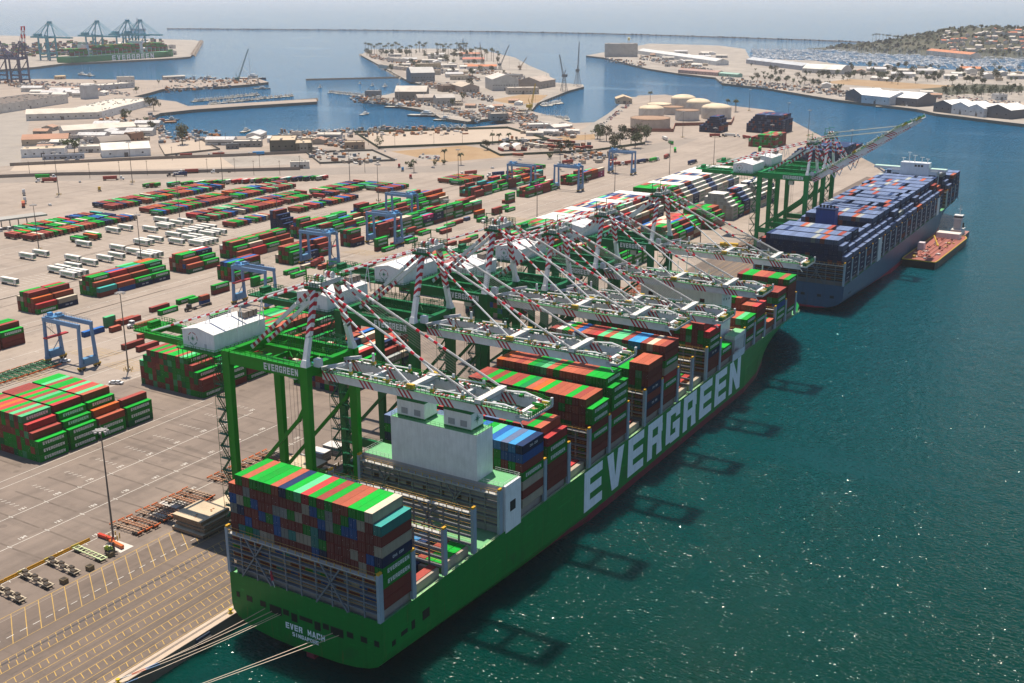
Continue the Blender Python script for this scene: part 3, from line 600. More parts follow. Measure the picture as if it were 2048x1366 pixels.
# transom openings (mooring ports) and side ports
m = MB()
for x, z, w_, h_ in ((2.5, 12.6, 1.0, 1.4), (6.6, 12.5, 1.9, 1.5), (11.4, 12.4, 1.9, 1.5), (15.8, 11.9, 4.0, 2.3), (19.4, 12.3, 1.9, 1.5), (22.2, 11.6, 1.9, 2.3), (26.2, 12.3, 4.2, 1.1), (30.0, 11.6, 1.9, 2.3), (32.8, 12.3, 1.9, 1.5), (36.4, 11.9, 4.0, 2.3), (40.6, 12.4, 1.9, 1.5), (45.0, 12.5, 1.9, 1.5), (49.0, 12.6, 1.4, 1.5)):
    m = MB(); m.box(x - w_ / 2, x + w_ / 2, -.12, .05, z - h_ / 2, z + h_ / 2, (.012, .016, .014)); m.box(x - w_ / 2 - .12, x + w_ / 2 + .12, -.06, .04, z - h_ / 2 - .12, z + h_ / 2 + .12, (.004, .11, .025)); G.put(m, 'mooring_port')
for y, z, w_, h_ in ((4.2, 11.3, 1.4, 1.4), (8.6, 12.0, 2.6, 1.2), (12.4, 12.2, 1.4, 2.4), (18, 12.5, 3.0, 2.6)):
    m = MB(); m.box(50.9, 51.1, y - w_ / 2, y + w_ / 2, z - h_ / 2, z + h_ / 2, (.012, .016, .014)); G.put(m, 'mooring_port')
LW = (.82, .86, .9)
m = MB(); text(m, 'EVER MACH', (19.0, -.07, 7.75), (1, 0, .0), (0, 0, 1), 1.75, 1.22, .28, LW); text(m, 'SINGAPORE', (21.2, -.07, 6.0), (1, 0, 0), (0, 0, 1), 1.15, .82, .18, LW); G.put(m, 'stern_name')
m = MB(); text(m, 'EVERGREEN', (51.07, 105.6, 4.3), (0, 1, 0), (0, 0, 1), 14.1, 12.9, 3.35, LW, slant=0.0); G.put(m, 'hull_lettering')
m = MB(); m.rail([(50.7, 14, 18.2), (50.7, 330, 18.2)], 1.1, (.55, .62, .40), 3.0, .07); m.box(49.6, 50.6, 14, 330, 18.2, 18.25, (.24, .52, .24)); G.put(m, 'deck_railing')
m = MB(); m.box(24.2, 26.8, 1.5, 6, -3, 4.2, (.22, .04, .06)); G.put(m, 'rudder')
BY = [-0.2 + 14.2 * k for k in range(0, 24)]
LBY = [0.2, 13.6, 27.6, 41.7, 55.2, 80.6, 95.6, 109.5, 123.8, 138.0, 151.9, 166.2, 180.7, 194.8, 209.5, 223.9, 252.5, 264.9, 278.5, 292.7, 307.4, 322.2]
for k, y in enumerate(LBY): lashing(shipg, 0.2 - 25.5, 50.8 - 25.5, y, 19.0, 30.6 if k == 0 else 31.0 if k < 16 else 28.0, full=(k == 0))
# hatch coamings and covers of the open bays
m = MB()
for y0, y1 in ((15, 27), (29, 41), (97, 109), (139.5, 151), (182, 194), (196, 208.5), (280, 292)):
    m = MB()
    for x in (2.2, 47.6): m.box(x, x + 1.4, y0, y1, 18.2, 20.8, (.42, .35, .27))
    m.box(3.6, 47.6, y0, y0 + 1.0, 18.2, 20.6, (.36, .30, .24)); m.box(3.6, 47.6, y1 - 1, y1, 18.2, 20.6, (.36, .30, .24))
    m.box(24, 27, y0, y1, 18.2, 20.6, (.40, .34, .27)); m.box(3.6, 47.6, y0 + 1, y1 - 1, 18.24, 18.3, (.06, .05, .05)); G.put(m, 'hatch_coaming', ROUGH)
# engine casing with the two funnels
W8 = (.80, .80, .80)
m = MB(); m.box(1.0, 50.4, 56.3, 65.6, 18.2, 32.7, (.42, .42, .42)); m.box(42.6, 51.15, 57.2, 65.62, 18.22, 32.72, W8); G.put(m, 'deckhouse')
m = MB()
for x in (5, 9, 13, 17, 23, 29, 35, 39):
    for z in (21, 25.5): m = MB(); m.box(x, x + 1.7, 56.2, 56.35, z, z + 1.6, (.03, .03, .035)); G.put(m, 'porthole')
m = MB()
m.box(51.1, 51.25, 59.6, 62.5, 24.2, 27.2, (.02, .02, .025))
G.put(m, 'side_door')
m = MB(); m.box(1.2, 50.3, 56.5, 65.5, 32.7, 32.86, DECKG); m.rail([(42.6, 56.6, 32.8), (50.9, 56.6, 32.8), (50.9, 65.4, 32.8), (42.6, 65.4, 32.8)], 1.2, (.7, .72, .7), 1.5); m.rail([(12, 56.6, 32.8), (1.4, 56.6, 32.8), (1.4, 65.3, 32.8)], 1.2, (.6, .65, .6), 1.5); G.put(m, 'deckhouse_roof')
m = MB(); m.box(12.2, 42.4, 56.0, 64.4, 32.86, 46.8, W8); ca = G.put(m, 'engine_casing')
m = MB(); m.box(12.3, 42.3, 56.1, 64.3, 46.8, 46.95, DECKG); m.rail([(12.4, 56.2, 46.9), (42.2, 56.2, 46.9), (42.2, 64.2, 46.9), (12.4, 64.2, 46.9), (12.4, 56.2, 46.9)], 1.2, (.1, .38, .14), 1.5); G.put(m, 'casing_roof')
for i, (xa, xb) in enumerate(((13.8, 23.6), (30.4, 39.8))):
    m = MB(); m.box(xa, xb, 57.2, 63.6, 46.95, 47.6, (.01, .17, .05)); m.box(xa + .02, xb - .02, 57.22, 63.58, 47.6, 52.2, W8); m.box(xa, xb, 57.2, 63.6, 52.2, 53.4, (.01, .16, .05)); m.box(xa + .5, xb - .5, 57.7, 63.1, 53.4, 53.45, (.02, .30, .08) if i == 0 else (.02, .02, .022))
    fu = G.put(m, 'funnel')
    m = MB()
    for j in range(4): m.tube((xa + 1.8 + 2 * j, 60 + (j % 2), 53.4), (xa + 1.8 + 2 * j, 60 + (j % 2), 54.6), .55, (.03, .03, .03))
    m2 = G.put(m, 'exhaust_pipe', None, fu)
    m = MB()
    for gx in (xa + 1.6, xb - 3.6): m = MB(); m.box(gx, gx + 2.2, 57.1, 57.2, 48.2, 50.0, (.36, .37, .39)); G.put(m, 'louvre', None, fu)
    if i == 1:   # eight-pointed star on the right wall of the right funnel
        m = MB(); cy, cz = 60.4, 50.0; pts = []
        for k in range(16):
            r_ = (1.9 if k % 4 == 0 else 1.25) if k % 2 == 0 else .45; a = math.pi / 8 * k; pts.append(Vector((xb + .05, cy + r_ * math.sin(a), cz + r_ * math.cos(a))))
        cc_ = Vector((xb + .05, cy, cz))
        for k in range(16): m.face((cc_, pts[k], pts[(k + 1) % 16]), (.02, .18, .10))
        G.put(m, 'star_emblem', None, fu)
# bridge house
m = MB(); m.box(7.8, 44.6, 239, 250.5, 18.2, 47.0, (.78, .78, .77)); br = G.put(m, 'bridge_house')
m = MB(); m.box(1.0, 50.4, 240, 249.5, 46.99, 48.6, (.62, .63, .62)); m.box(1.0, 50.4, 240.01, 249.49, 48.6, 48.75, (.20, .55, .26)); m.box(8, 44, 240.5, 249, 48.75, 51.0, (.64, .66, .64)); m.box(8, 44, 240.4, 249.1, 51.0, 51.15, (.22, .55, .28))
m.rail([(1.2, 240.2, 48.7), (50.2, 240.2, 48.7), (50.2, 249.3, 48.7), (1.2, 249.3, 48.7), (1.2, 240.2, 48.7)], 1.1, (.65, .7, .65), 2); G.put(m, 'bridge_wing')
m = MB()
for x, z in ((11.5, 42.2), (35, 42.0), (11.7, 36.4), (35, 36.0), (29.6, 42.6)): m = MB(); m.box(x, x + (2.0 if x != 29.6 else .6), 238.85, 239.0, z, z + (1.6 if x != 29.6 else .6), (.16, .15, .15)); G.put(m, 'porthole', GLASS)
for y, z in ((241, 43.5), (244, 43.0), (247, 42.6), (241, 38.5), (244.5, 38), (248, 37)): m = MB(); m.box(44.6, 44.7, y, y + .7, z, z + .9, (.05, .06, .07)); G.put(m, 'porthole', GLASS)
m = MB()
for x, h_ in ((18, 9), (22, 6), (26, 12), (30, 5), (36, 4)): m.tube((x, 245, 51.1), (x, 245, 51.1 + h_), .16, (.75, .75, .74))
m.box(23.5, 28.5, 244.6, 245.4, 59, 59.4, (.75, .75, .74)); m.lathe([(.1, 51.1), (1.1, 51.5), (1.2, 52.2), (.7, 53.0), (.05, 53.2)], 14, 245, 10, (.75, .75, .74)); m.lathe([(.1, 51.1), (.9, 51.5), (1.0, 52.0), (.6, 52.6), (.05, 52.8)], 33, 246, 10, (.75, .75, .74)); G.put(m, 'radar_mast')
m = MB(); m.box(47, 50.9, 240, 251, 18.2, 27.5, (.5, .5, .5)); m.box(46.5, 51.0, 239.5, 251.5, 27.5, 29.2, (.62, .64, .62)); m.box(46.6, 50.9, 239.6, 251.4, 29.2, 29.3, (.2, .5, .25)); G.put(m, 'side_platform')
m = MB(); m.lathe([(.2, 0), (1.2, .6), (1.35, 1.5), (.9, 2.6), (.2, 2.9)], 0, 0, 10, (.42, .13, .12)); m.v = [(z_ * 1.0 + 49.6, 242.0 + x_ * 1.0 + y_ * 2.2, 21.0 + z_) for x_, y_, z_ in m.v]; G.put(m, 'lifeboat', None, None, True)
m = MB(); m.box(50.95, 51.15, 238, 252, 18.6, 21.6, (.6, .64, .7)); G.put(m, 'draft_plate')
m = MB(); m.tube((16.5, -.5, 19), (16.2, -1.8, 24.5), .1, (.7, .7, .7)); m.face(((16.25, -1.7, 24.2), (16.5, -1.2, 24.1), (16.9, -1.0, 21.4), (16.4, -1.5, 21.2)), (.45, .03, .06)); G.put(m, 'ensign')
m = MB(); m.box(23, 28, 340, 352, 18.2, 21.5, (.3, .45, .3)); m.tube((25.5, 346, 20), (25.5, 346, 36), .35, (.7, .7, .68)); G.put(m, 'foremast')

# containers on the green ship: bays by their y, tiers by row from starboard
SB, ST = 21.6, 2.82
def bay(sid, y, prof, pal, tops=None, right=None, rows=20, fix=None):
    stack(sid, 50.55, y, 1, prof, pal, zb=SB, th=ST, px_=2.5, tops=[tops] if tops else None, right=[right] if right else None, group='containers on the deck of the green ship', fix=fix)
STERN = ['teal', 'cream', 'green', 'green', 'brown', 'brown', 'green', 'maroon', 'green', 'red', 'mint', 'green', 'navy', 'brown', 'green', 'green', 'green', 'brown', 'green', 'brown']
FX = {}
_rows = ["mmmmmmmmmmmmmmmmmmmm", "gggmmmmmbbmmmmmmmmbm"]
for k, cc_ in enumerate('teal maroon cream navy green green maroon maroon'.split()): FX[(0, 0, 7 - k)] = cc_
FX[(0, 1, 8)] = 'cream'
bay('stern of green ship', 1.5, [8] + [9] * 18 + [8], PAL_STERN, STERN, None, fix=FX)
bay('bay forward of funnels', 67.6, [7] * 20, PAL_E + ['blue'] * 8 + ['navy'] * 3, ['navy', 'light blue', 'slate', 'light blue', 'blue', 'mint', 'green', 'blue', 'green', 'red', 'slate', 'slate', 'red', 'slate', 'slate', 'red', 'slate', 'red', 'slate', 'slate'], ['cream', 'maroon', 'cream', 'green', 'maroon', 'blue', 'navy'])
bay('second bay forward of funnels', 82.4, [6] + [7] * 19, PAL_E, ['red', 'brown', 'green', 'maroon', 'maroon', 'green', 'brown', 'slate', 'slate', 'red', 'slate', 'red', 'slate', 'slate'], ['maroon', 'maroon', 'maroon', 'green', 'green', 'red'])
bay('bay behind first boom', 111.2, [6] + [7] * 18 + [6], PAL_GM, ['green', 'brown', 'maroon', 'green', 'brown', 'brown', 'brown', 'green', 'orange', 'brown', 'dark green', 'green', 'maroon', 'maroon', 'green', 'maroon', 'green', 'maroon', 'maroon'], ['maroon', 'maroon', 'green', 'maroon', 'green', 'green'])
bay('tall bay amidships', 125.4, [7] + [8] * 17 + [6, 6], PAL_GM, ['green', 'green', 'green', 'green', 'brown', 'brown', 'brown', 'brown', 'green', 'brown', 'mint', 'dark green', 'green', 'brown', 'maroon', 'brown', 'brown', 'orange', 'green', 'brown'], ['maroon', 'maroon', 'green', 'maroon', 'green', 'green', 'green'])
bay('half empty bay amidships', 153.8, [7, 7, 7, 6, 6] + [7] * 2 + [6] * 13, PAL_GM, ['brown', 'brown', 'brown', 'green', 'green', 'green'], ['maroon', 'navy', 'maroon', 'navy', 'maroon', 'maroon', 'brown'])
bay('colourful bay amidships', 168.2, [8] * 19 + [7], PAL_E, ['red', 'brown', 'cream', 'maroon', 'light blue', 'light blue', 'maroon', 'mint', 'mint', 'brown', 'mint', 'red', 'maroon', 'brown', 'blue', 'orange', 'green', 'white', 'maroon', 'brown'], ['maroon', 'maroon', 'green', 'red', 'cream', 'green', 'maroon', 'maroon'])
bay('bay before the bridge', 211.2, [6] + [7] * 2 + [6] * 17, PAL_GM, ['red', 'maroon', 'maroon', 'green', 'brown'], ['maroon', 'maroon', 'navy', 'green', 'green', 'red'])
bay('low bay beside the bridge', 225.6, [2] * 4 + [1] * 16, PAL_GM, ['green', 'green', 'mint'], ['maroon', 'green'])
bay('bay ahead of the bridge', 254.0, [4] * 10 + [4] * 10, PAL_GM, ['green', 'mint', 'brown', 'brown', 'maroon'], ['green', 'maroon', 'green', 'green'])
bay('second bay ahead of the bridge', 266.6, [5, 5, 5, 6, 6, 6] + [5] * 14, PAL_GM, ['red', 'brown', 'brown', 'brown', 'green', 'green'], ['green', 'maroon', 'green', 'maroon', 'red'])
bay('third bay ahead of the bridge', 281.0, [1] * 20, PAL_GM)
bay('forward bay', 294.6, [5] * 20, PAL_GM, ['red', 'maroon', 'maroon', 'maroon', 'mint', 'slate', 'cream', 'maroon'], ['green', 'green', 'blue', 'green', 'maroon'])
bay('foremost bay', 309.2, [6] * 10 + [3] * 10, PAL_GM, ['green', 'brown', 'green', 'green', 'maroon', 'brown', 'brown', 'green', 'green', 'maroon'], ['green', 'maroon', 'maroon', 'maroon', 'maroon', 'green'])
_hold = [(47.0 - 2.6 * q - (4 if q > 7 else 0), yy, 'light blue green maroon maroon green brown light blue navy green maroon red green'.replace('light blue', 'light_blue').split()[(q * 5 + int(yy)) % 12].replace('_', ' ')) for yy in (21, 35) for q in range(15) if (q * 7 + int(yy)) % 4]
for i, (x, y, c_) in enumerate(_hold + [(46, 103, 'red'), (45.5, 145, 'maroon'), (43, 145, 'green'), (40, 145, 'red'), (46, 188, 'brown'), (44, 202, 'red'), (41, 202, 'green')]) if True else enumerate(((40, 21, 'light blue'), (36, 20, 'light blue'), (30, 22, 'green'), (20, 21, 'green'), (44, 34.5, 'maroon'), (18, 35, 'navy'), (10, 35, 'slate'), (46, 103, 'red'), (45.5, 145, 'maroon'), (43, 145, 'green'), (40, 145, 'red'), (46, 188, 'brown'), (44, 202, 'red'), (41, 202, 'green'))):
    single(x, y, c_, 18.35, 12.19, 'Y', 'open hold', top=True, rt=False, fr=False, group='containers in the open holds of the green ship'); CL[-1].update(b=i, hold=True)

# ----- the navy ship
HULLB = make_hull('slate_hull_paint', (.045, .10, .17), (.38, .02, .045), 2.8, 8.0)
shipb = thing('container_ship', 'grey hulled container ship stacked with navy containers behind the green ship', 'ship', (27.5, 400, 0))
B = Off(shipb)
m = MB(); ring, xc = hull(m, 2.0, 51.0, 400.0, 345.0, 15.5, stern_lo=1.5, bowrise=5.0); B.put(m, 'hull', HULLB)
m = deck_from(ring, xc, 14.9); B.put(m, 'deck')
LBB = [400.4 + 14.3 * k for k in range(23)]
BR0 = 655.0
for k, y in enumerate(LBB):
    if not (BR0 - 4 < y < BR0 + 12): lashing(shipb, 2.3 - 27.5, 52.8 - 27.5, y - 400, 15.5, 26.5, full=(k == 0))
m = MB()
for y in (411.5, 414): m = MB(); m.box(52.9, 53.08, y, y + 1.2, 8.6, 9.8, (.02, .02, .025)); B.put(m, 'mooring_port')
for x in (30, 39, 46): m = MB(); m.box(x, x + 2.2, 399.9, 400.05, 8.2, 9.6, (.015, .018, .02)); B.put(m, 'mooring_port')
m = MB(); m.box(9, 46, 451, 460, 15.4, 34.5, (.45, .47, .5)); m.box(7, 48, 450.9, 460.1, 33.0, 33.6, (.35, .6, .45)); B.put(m, 'deckhouse')
m = MB(); m.box(20, 31, 452, 459, 34.5, 46.0, (.012, .05, .20)); m.box(19.8, 31.2, 451.8, 459.2, 45.9, 46.8, (.02, .04, .11)); B.put(m, 'funnel')
m = MB()
for j in range(5): m.tube((21.5 + 2 * j, 455.5, 46.8), (21.5 + 2 * j, 455.5, 48.4), .6, (.03, .03, .035))
B.put(m, 'exhaust_pipe')
m = MB(); m.box(21, 41, BR0, BR0 + 8, 15.4, 48.5, (.66, .68, .7)); m.box(15, 47, BR0 + .2, BR0 + 7.8, 15.4, 43, (.58, .6, .62)); m.box(2.2, 52.8, BR0 + 1, BR0 + 7, 43, 44.6, (.62, .64, .66)); m.box(2.3, 52.7, BR0 + 1.1, BR0 + 6.9, 44.6, 44.75, (.45, .62, .52)); B.put(m, 'bridge_house')
m = MB()
for x in (31, 33.2, 35.4): m.box(x, x + 1.5, BR0 - .1, BR0, 45.8, 47.2, (.02, .025, .03))
for z in (33.5, 36.5, 39.5): m.box(16, 20.5, BR0 + .08, BR0 + .2, z, z + .9, (.3, .31, .32)); m.box(41.5, 46, BR0 + .08, BR0 + .2, z, z + .9, (.3, .31, .32))
B.put(m, 'bridge_windows', GLASS)
m = MB()
for x, h_ in ((22, 3), (26, 7), (30, 5), (35, 4), (39, 3)): m.tube((x, BR0 + 4, 48.5), (x, BR0 + 4, 48.5 + h_), .25, (.72, .72, .7)); m.box(x - 1.4, x + 1.4, BR0 + 3.7, BR0 + 4.3, 48 + h_, 48.4 + h_, (.72, .72, .7))
for s in (-1, 1): m.beam((27.5 + s * 14, BR0 + 4, 37), (27.5 + s * 24, BR0 + 4, 43), .9, .9, (.62, .64, .66))
B.put(m, 'radar_mast')
m = MB(); m.box(51.4, 53.1, 470.5, 478, 14.9, 28.5, (.58, .62, .62)); B.put(m, 'pilot_access'); m = MB(); m.box(51.4, 53.15, 637, 644, 14.9, 27, (.58, .62, .62)); B.put(m, 'pilot_access')
TB = ['slate', 'slate', 'slate', 'slate', 'slate', 'slate', 'brown', 'slate', 'slate', 'grey', 'slate', 'slate', 'slate', 'slate', 'maroon', 'slate', 'slate', 'slate', 'navy', 'slate']
for k in range(22):
    y = 402.0 + 14.3 * k
    if BR0 - 8 < y < BR0 + 12: continue
    hi = 8; pr = [hi - 3, hi - 2 if k % 4 else hi - 1] + [hi - (rnd.random() < .06) for _ in range(16)] + [hi - 1, hi - 2]
    if 440 < y < 462: pr = [5, 6, 7] + ([0] * 14 if y > 448 else [7] * 14) + [6, 6, 6]
    tp = TB[:]; rnd.shuffle(tp)
    if k > 19: pr = [hi - 1] * 20
    stack('grey ship bay %d' % (k + 1), 52.55, y, 1, pr, ['navy'] * 30 + ['maroon'] * 2, zb=17.3, th=2.8, tops=[tp], group='containers on the deck of the grey ship')

# ----- the far green ship
fs0 = P(143, 130.5, 0); fs1 = P(347, 117, 0)
shipf = thing('container_ship', 'distant green container ship under the teal cranes across the bay', 'ship', (fs0.x, fs0.y, 0), math.atan2(-(fs1.x - fs0.x), fs1.y - fs0.y))
m = MB(); ring, xc = hull(m, -51.0, 51.0, 0.0, (fs1 - fs0).length + 25, 19.0, stern_lo=2.7, bowrise=4.5); m.build('hull', make_hull('far_green_hull_paint', (.004, .22, .07), (.20, .03, .045), 2.6, 0.0), shipf)
m = deck_from(ring, xc, 18.2); m.build('deck', PAINT, shipf)
m = MB(); text(m, 'EVERGREEN', (.08, 130, 5.0), (0, 1, 0), (0, 0, 1), 13.0, 12.2, 4.15, (.72, .74, .76)); m.build('hull_lettering', PAINT, shipf)
m = MB(); m.box(-40, -8, 58, 66, 18, 47, (.66, .68, .68)); m.box(-38, -28, 59, 65, 47, 53, (.3, .4, .34)); m.box(-20, -10, 59, 65, 47, 53, (.3, .4, .34)); m.build('engine_casing', PAINT, shipf)
m = MB(); m.box(-44, -7, 232, 243, 18, 46, (.68, .7, .7)); m.box(-50.5, -.5, 233, 242, 46, 50, (.62, .66, .64)); m.build('bridge_house', PAINT, shipf)
m = MB()
for y in range(14, 330, 14): m.box(-.9, -.1, y - .6, y + .6, 18, 32, (.4, .44, .48)); m.box(-51, 0, y - .4, y + .4, 27, 28, (.34, .36, .38))
m.build('lashing_bridges', PAINT, shipf)
FAR = []   # deck cargo of the far ship, in its own metres
for k in range(23):
    y = 1.5 + 14.2 * k
    if 54 < y < 67 or 228 < y < 243: continue
    h = rnd.choice((6, 7, 8, 8, 7)) if 66 < y < 300 else 6
    for r in range(20):
        n = max(1, h - (1 if r in (0, 19) else 0) - (rnd.random() < .15))
        for t in range(n):
            if t < n - 1 and r not in (0, 1): continue
            FAR.append((-.45 - 2.5 * r - 1.22, y + 6.1, 21.6 + 2.82 * t, rnd.choice(['green'] * 6 + ['maroon'] * 5 + ['brown', 'teal', 'navy'])))
m = MB()
for y in (1.5, 67.6, 82.4, 111.2, 125.4, 153.8, 168.2, 211.2, 225.6, 254.0, 266.6, 281.0, 294.6, 309.2): m = MB(); m.box(1.5, 49.5, y - .2, y + 12.4, 18.25, 21.55, (.30, .27, .24)); G.put(m, 'hatch_cover', ROUGH)
m = MB()
for k in range(22):
    y = 402.0 + 14.3 * k
    if not BR0 - 8 < y < BR0 + 12: m = MB(); m.box(3.5, 51.5, y - .2, y + 12.4, 14.95, 17.25, (.25, .24, .24)); B.put(m, 'hatch_cover', ROUGH)
# ---------------------------------------------------------------- ship-to-shore cranes
CG = (.0, .23, .006); CGD = (.003, .12, .04)
def band_tube(mb, p, q, r, a, b, c0=WHITE, c1=RED, per=3.2):
    """stay bar: white, with red bands between the fractions a and b of its length"""
    p = Vector(p); q = Vector(q); L = (q - p).length; mb.tube(p, p.lerp(q, a), r, c0, 6); n = max(2, int((b - a) * L / per))
    for i in range(n):
        s = a + (b - a) * i / n; e = a + (b - a) * (i + .38) / n; f = a + (b - a) * (i + 1) / n
        mb.tube(p.lerp(q, s), p.lerp(q, e), r * 1.06, c1, 6); mb.tube(p.lerp(q, e), p.lerp(q, f), r, c0, 6)
    if b < 1: mb.tube(p.lerp(q, b), q, r, c0, 6)
def bandbeam(mb, p, q, w_, a, b, per=2.3):
    p = Vector(p); q = Vector(q); L = (q - p).length
    if a > 0: mb.beam(p, p.lerp(q, a), w_, w_, WHITE)
    n = max(2, int((b - a) * L / per)); d = (q - p).normalized(); side = d.cross(Vector((0, 0, 1))); side = side.normalized() if side.length > .05 else Vector((0, 1, 0)); up = side.cross(d)
    sh = .55 * per / L * 1.0
    for i in range(2 * n):
        s = a + (b - a) * i / (2 * n); e = a + (b - a) * (i + 1) / (2 * n); o = []
        for t in (s, e):
            c = p.lerp(q, t); k = d * (w_ * .5)
            o += [c - side * w_ / 2 - up * w_ / 2 - k, c + side * w_ / 2 - up * w_ / 2 + k, c + side * w_ / 2 + up * w_ / 2 + k, c - side * w_ / 2 + up * w_ / 2 - k]
        mb.hexa(o, RED if i % 2 else WHITE)
    if b < 1: mb.beam(p.lerp(q, b), q, w_, w_, WHITE)
def make_crane(zu, za, boom_up=None, cg=CG, label=''):
    """zu: underside of the boom above the quay; za: apex; x = 0 at the water-side rail, y = 0 at the crane's middle"""
    root = thing('quay_crane', label, 'crane', (-3.5, 0, ZG), group='ship-to-shore cranes along the quay')
    XL = -30.5; hw = 10.6; zt = zu + 4.8; zu_ = zu
    for x in (0, XL):
        for s in (-1, 1):
            m = MB(); y = s * hw
            m.hexa([(x - 1.1, y - .8, 2.2), (x + 1.1, y - .8, 2.2), (x + 1.1, y + .8, 2.2), (x - 1.1, y + .8, 2.2), (x - 1.45, y - 1.0, zt), (x + 1.45, y - 1.0, zt), (x + 1.45, y + 1.0, zt), (x - 1.45, y + 1.0, zt)], cg)
            lg = m.build('leg', PAINT, root)
            m = MB()
            for k in range(-2, 3):
                m.box(x - .55, x + .55, y + k * 1.9 - .75, y + k * 1.9 + .75, .55, 1.5, (.18, .14, .03)); m.tube((x - .3, y + k * 1.9, .45), (x + .3, y + k * 1.9, .45), .44, (.04, .04, .04), 8)
            m.box(x - .7, x + .7, y - 5, y + 5, 1.5, 2.4, cg); m.build('bogie', PAINT, lg)
        m = MB(); m.box(x - .9, x + .9, -hw + .8, hw - .8, 2.6, 4.6, cg); m.build('sill_beam', PAINT, root)
        m = MB(); m.box(x - 1.0, x + 1.0, -hw + 1.0, hw - 1.0, zt - 3.2, zt - .1, cg); m.build('cross_beam', PAINT, root)
    for s in (-1, 1):
        y = s * hw
        m = MB(); m.box(XL + 1.46, -1.46, y - .75, y + .75, zt - 3.9, zt - .2, cg); bm_ = m.build('top_beam', PAINT, root)
        if s < 0:
            m = MB(); text(m, 'EVERGREEN', (-15.2, y - .80, zt - 3.1), (1, 0, 0), (0, 0, 1), 2.1, 1.18, .3, (.72, .74, .73)); m.build('lettering', PAINT, bm_)
        m = MB(); m.box(XL + 1.2, -1.2, y - .65, y + .65, 12.6, 15.6, cg); pb = m.build('portal_beam', PAINT, root)
        m = MB(); m.rail([(XL + 1.3, y + s * .6, 15.6), (-1.3, y + s * .6, 15.6)], 1.1, cg, 2.4); m.build('railing', PAINT, pb)
        m = MB(); m.beam((XL + 1.2, y, 15.5), (-1.0, y, zt - 14), .95, .95, cg); m.beam((-3.8, y, zt - 17.4), (-1.0, y, zt - 12.5), 1.3, .9, cg); m.build('diagonal_brace', PAINT, root)
    # landward girders carrying the machinery house
    m = MB()
    for s in (-1, 1): m.box(XL - 42, 1.5, s * 4.6 - .55, s * 4.6 + .55, zu + .4, zu + 2.9, cg)
    for x in (XL - 41.5, XL - 30, XL - 15, XL - 6, -20, -10, -1): m.box(x - .4, x + .4, -4.1, 4.1, zu + .9, zu + 2.2, cg)
    m.rail([(XL - 42, -6.2, zu + 2.9), (-1, -6.2, zu + 2.9)], 1.1, cg, 2.2, .09); m.rail([(XL - 42, 6.2, zu + 2.9), (-1, 6.2, zu + 2.9)], 1.1, cg, 2.2, .09)
    for s in (-1, 1): m.box(XL - 42, -1, s * 5.7 - .5, s * 5.7 + .5, zu + 2.75, zu + 2.85, cg)
    m.build('trolley_girder', PAINT, root)
    # girder clutter: stairs, cable trays
    m = MB()
    for k in range(26):
        x = rnd.uniform(XL + 2, -4); y = rnd.uniform(-hw + 2, hw - 2); m.beam((x, y, zt - 1.5), (x + rnd.uniform(-5, 5), y + rnd.uniform(-3, 3), zt - rnd.uniform(.2, 1.4)), .14, .14, cg)
    for k in range(5):
        for j in range(4): m.beam((XL + 5 + 5 * k, 5 + j, zt - 3), (XL + 5 + 5 * k, 5 + j, zt + 3.2), .12, .12, CGD)
    for z in (zt, zt + 1.6, zt + 3.2): m.rail([(-7, 5, z - .4), (-1.5, 5, z - .4), (-1.5, 9.5, z - .4), (-7, 9.5, z - .4)], .9, CGD, 1.2, .1)
    m.rail([(XL, -hw - 1, zt - .2), (-1, -hw - 1, zt - .2)], 1.1, cg, 2.0, .09); m.rail([(XL, hw + 1, zt - .2), (-1, hw + 1, zt - .2)], 1.1, cg, 2.0, .09)
    m.build('walkways', PAINT, root)
    # machinery house (long side along the quay) with gable roof
    hx0, hx1, hz0, hz1 = XL - 18.5, XL - 5.2, zu + 3.0, zu + 8.6
    m = MB(); m.box(hx0, hx1, -10.4, 11.4, hz0, hz1, (.80, .80, .80))
    xm = (hx0 + hx1) / 2
    m.face(((hx0, -10.4, hz1), (hx1, -10.4, hz1), (xm, -10.4, hz1 + 1.3)), (.80, .80, .80)); m.face(((hx0, 11.4, hz1), (hx1, 11.4, hz1), (xm, 11.4, hz1 + 1.3)), (.80, .80, .80)); mh = m.build('machinery_house', PAINT, root)
    m = MB(); m.face(((hx0 - .3, -10.7, hz1 - .05), (xm, -10.7, hz1 + 1.34), (xm, 11.7, hz1 + 1.34), (hx0 - .3, 11.7, hz1 - .05)), (.8, .79, .77)); m.face(((xm, -10.7, hz1 + 1.34), (hx1 + .3, -10.7, hz1 - .05), (hx1 + .3, 11.7, hz1 - .05), (xm, 11.7, hz1 + 1.34)), (.8, .79, .77)); rf = m.build('roof', PAINT, mh)
    m = MB()
    for k in range(3): m.box(xm + 1 , xm + 4, 5.5 + k * 2.0, 7.1 + k * 2.0, hz1 + .8, hz1 + 2.7, (.20, .165, .14), (.30, .25, .2))
    m.rail([(hx0, -10.3, hz1 + .1), (hx1, -10.3, hz1 + .1), (hx1, 11.3, hz1 + .1), (hx0, 11.3, hz1 + .1), (hx0, -10.3, hz1 + .1)], 1.0, (.62, .62, .6), 2.0, .06); m.build('air_conditioner', PAINT, rf)
    m = MB(); m.rail([(hx0 - 1.4, -11.8, hz0), (hx1 + 1.4, -11.8, hz0), (hx1 + 1.4, 12.8, hz0), (hx0 - 1.4, 12.8, hz0), (hx0 - 1.4, -11.8, hz0)], 1.2, cg, 1.6, .1); m.box(hx0 - 1.5, hx1 + 1.5, -11.9, 12.9, hz0 - .5, hz0 - .1, cg)
    for k in range(9): m.beam((hx0 - 1 + k * 1.9, -11.7, hz0 - .5), (hx0 - 1 + k * 1.9, -11.7, hz0 - 4), .16, .16, cg)
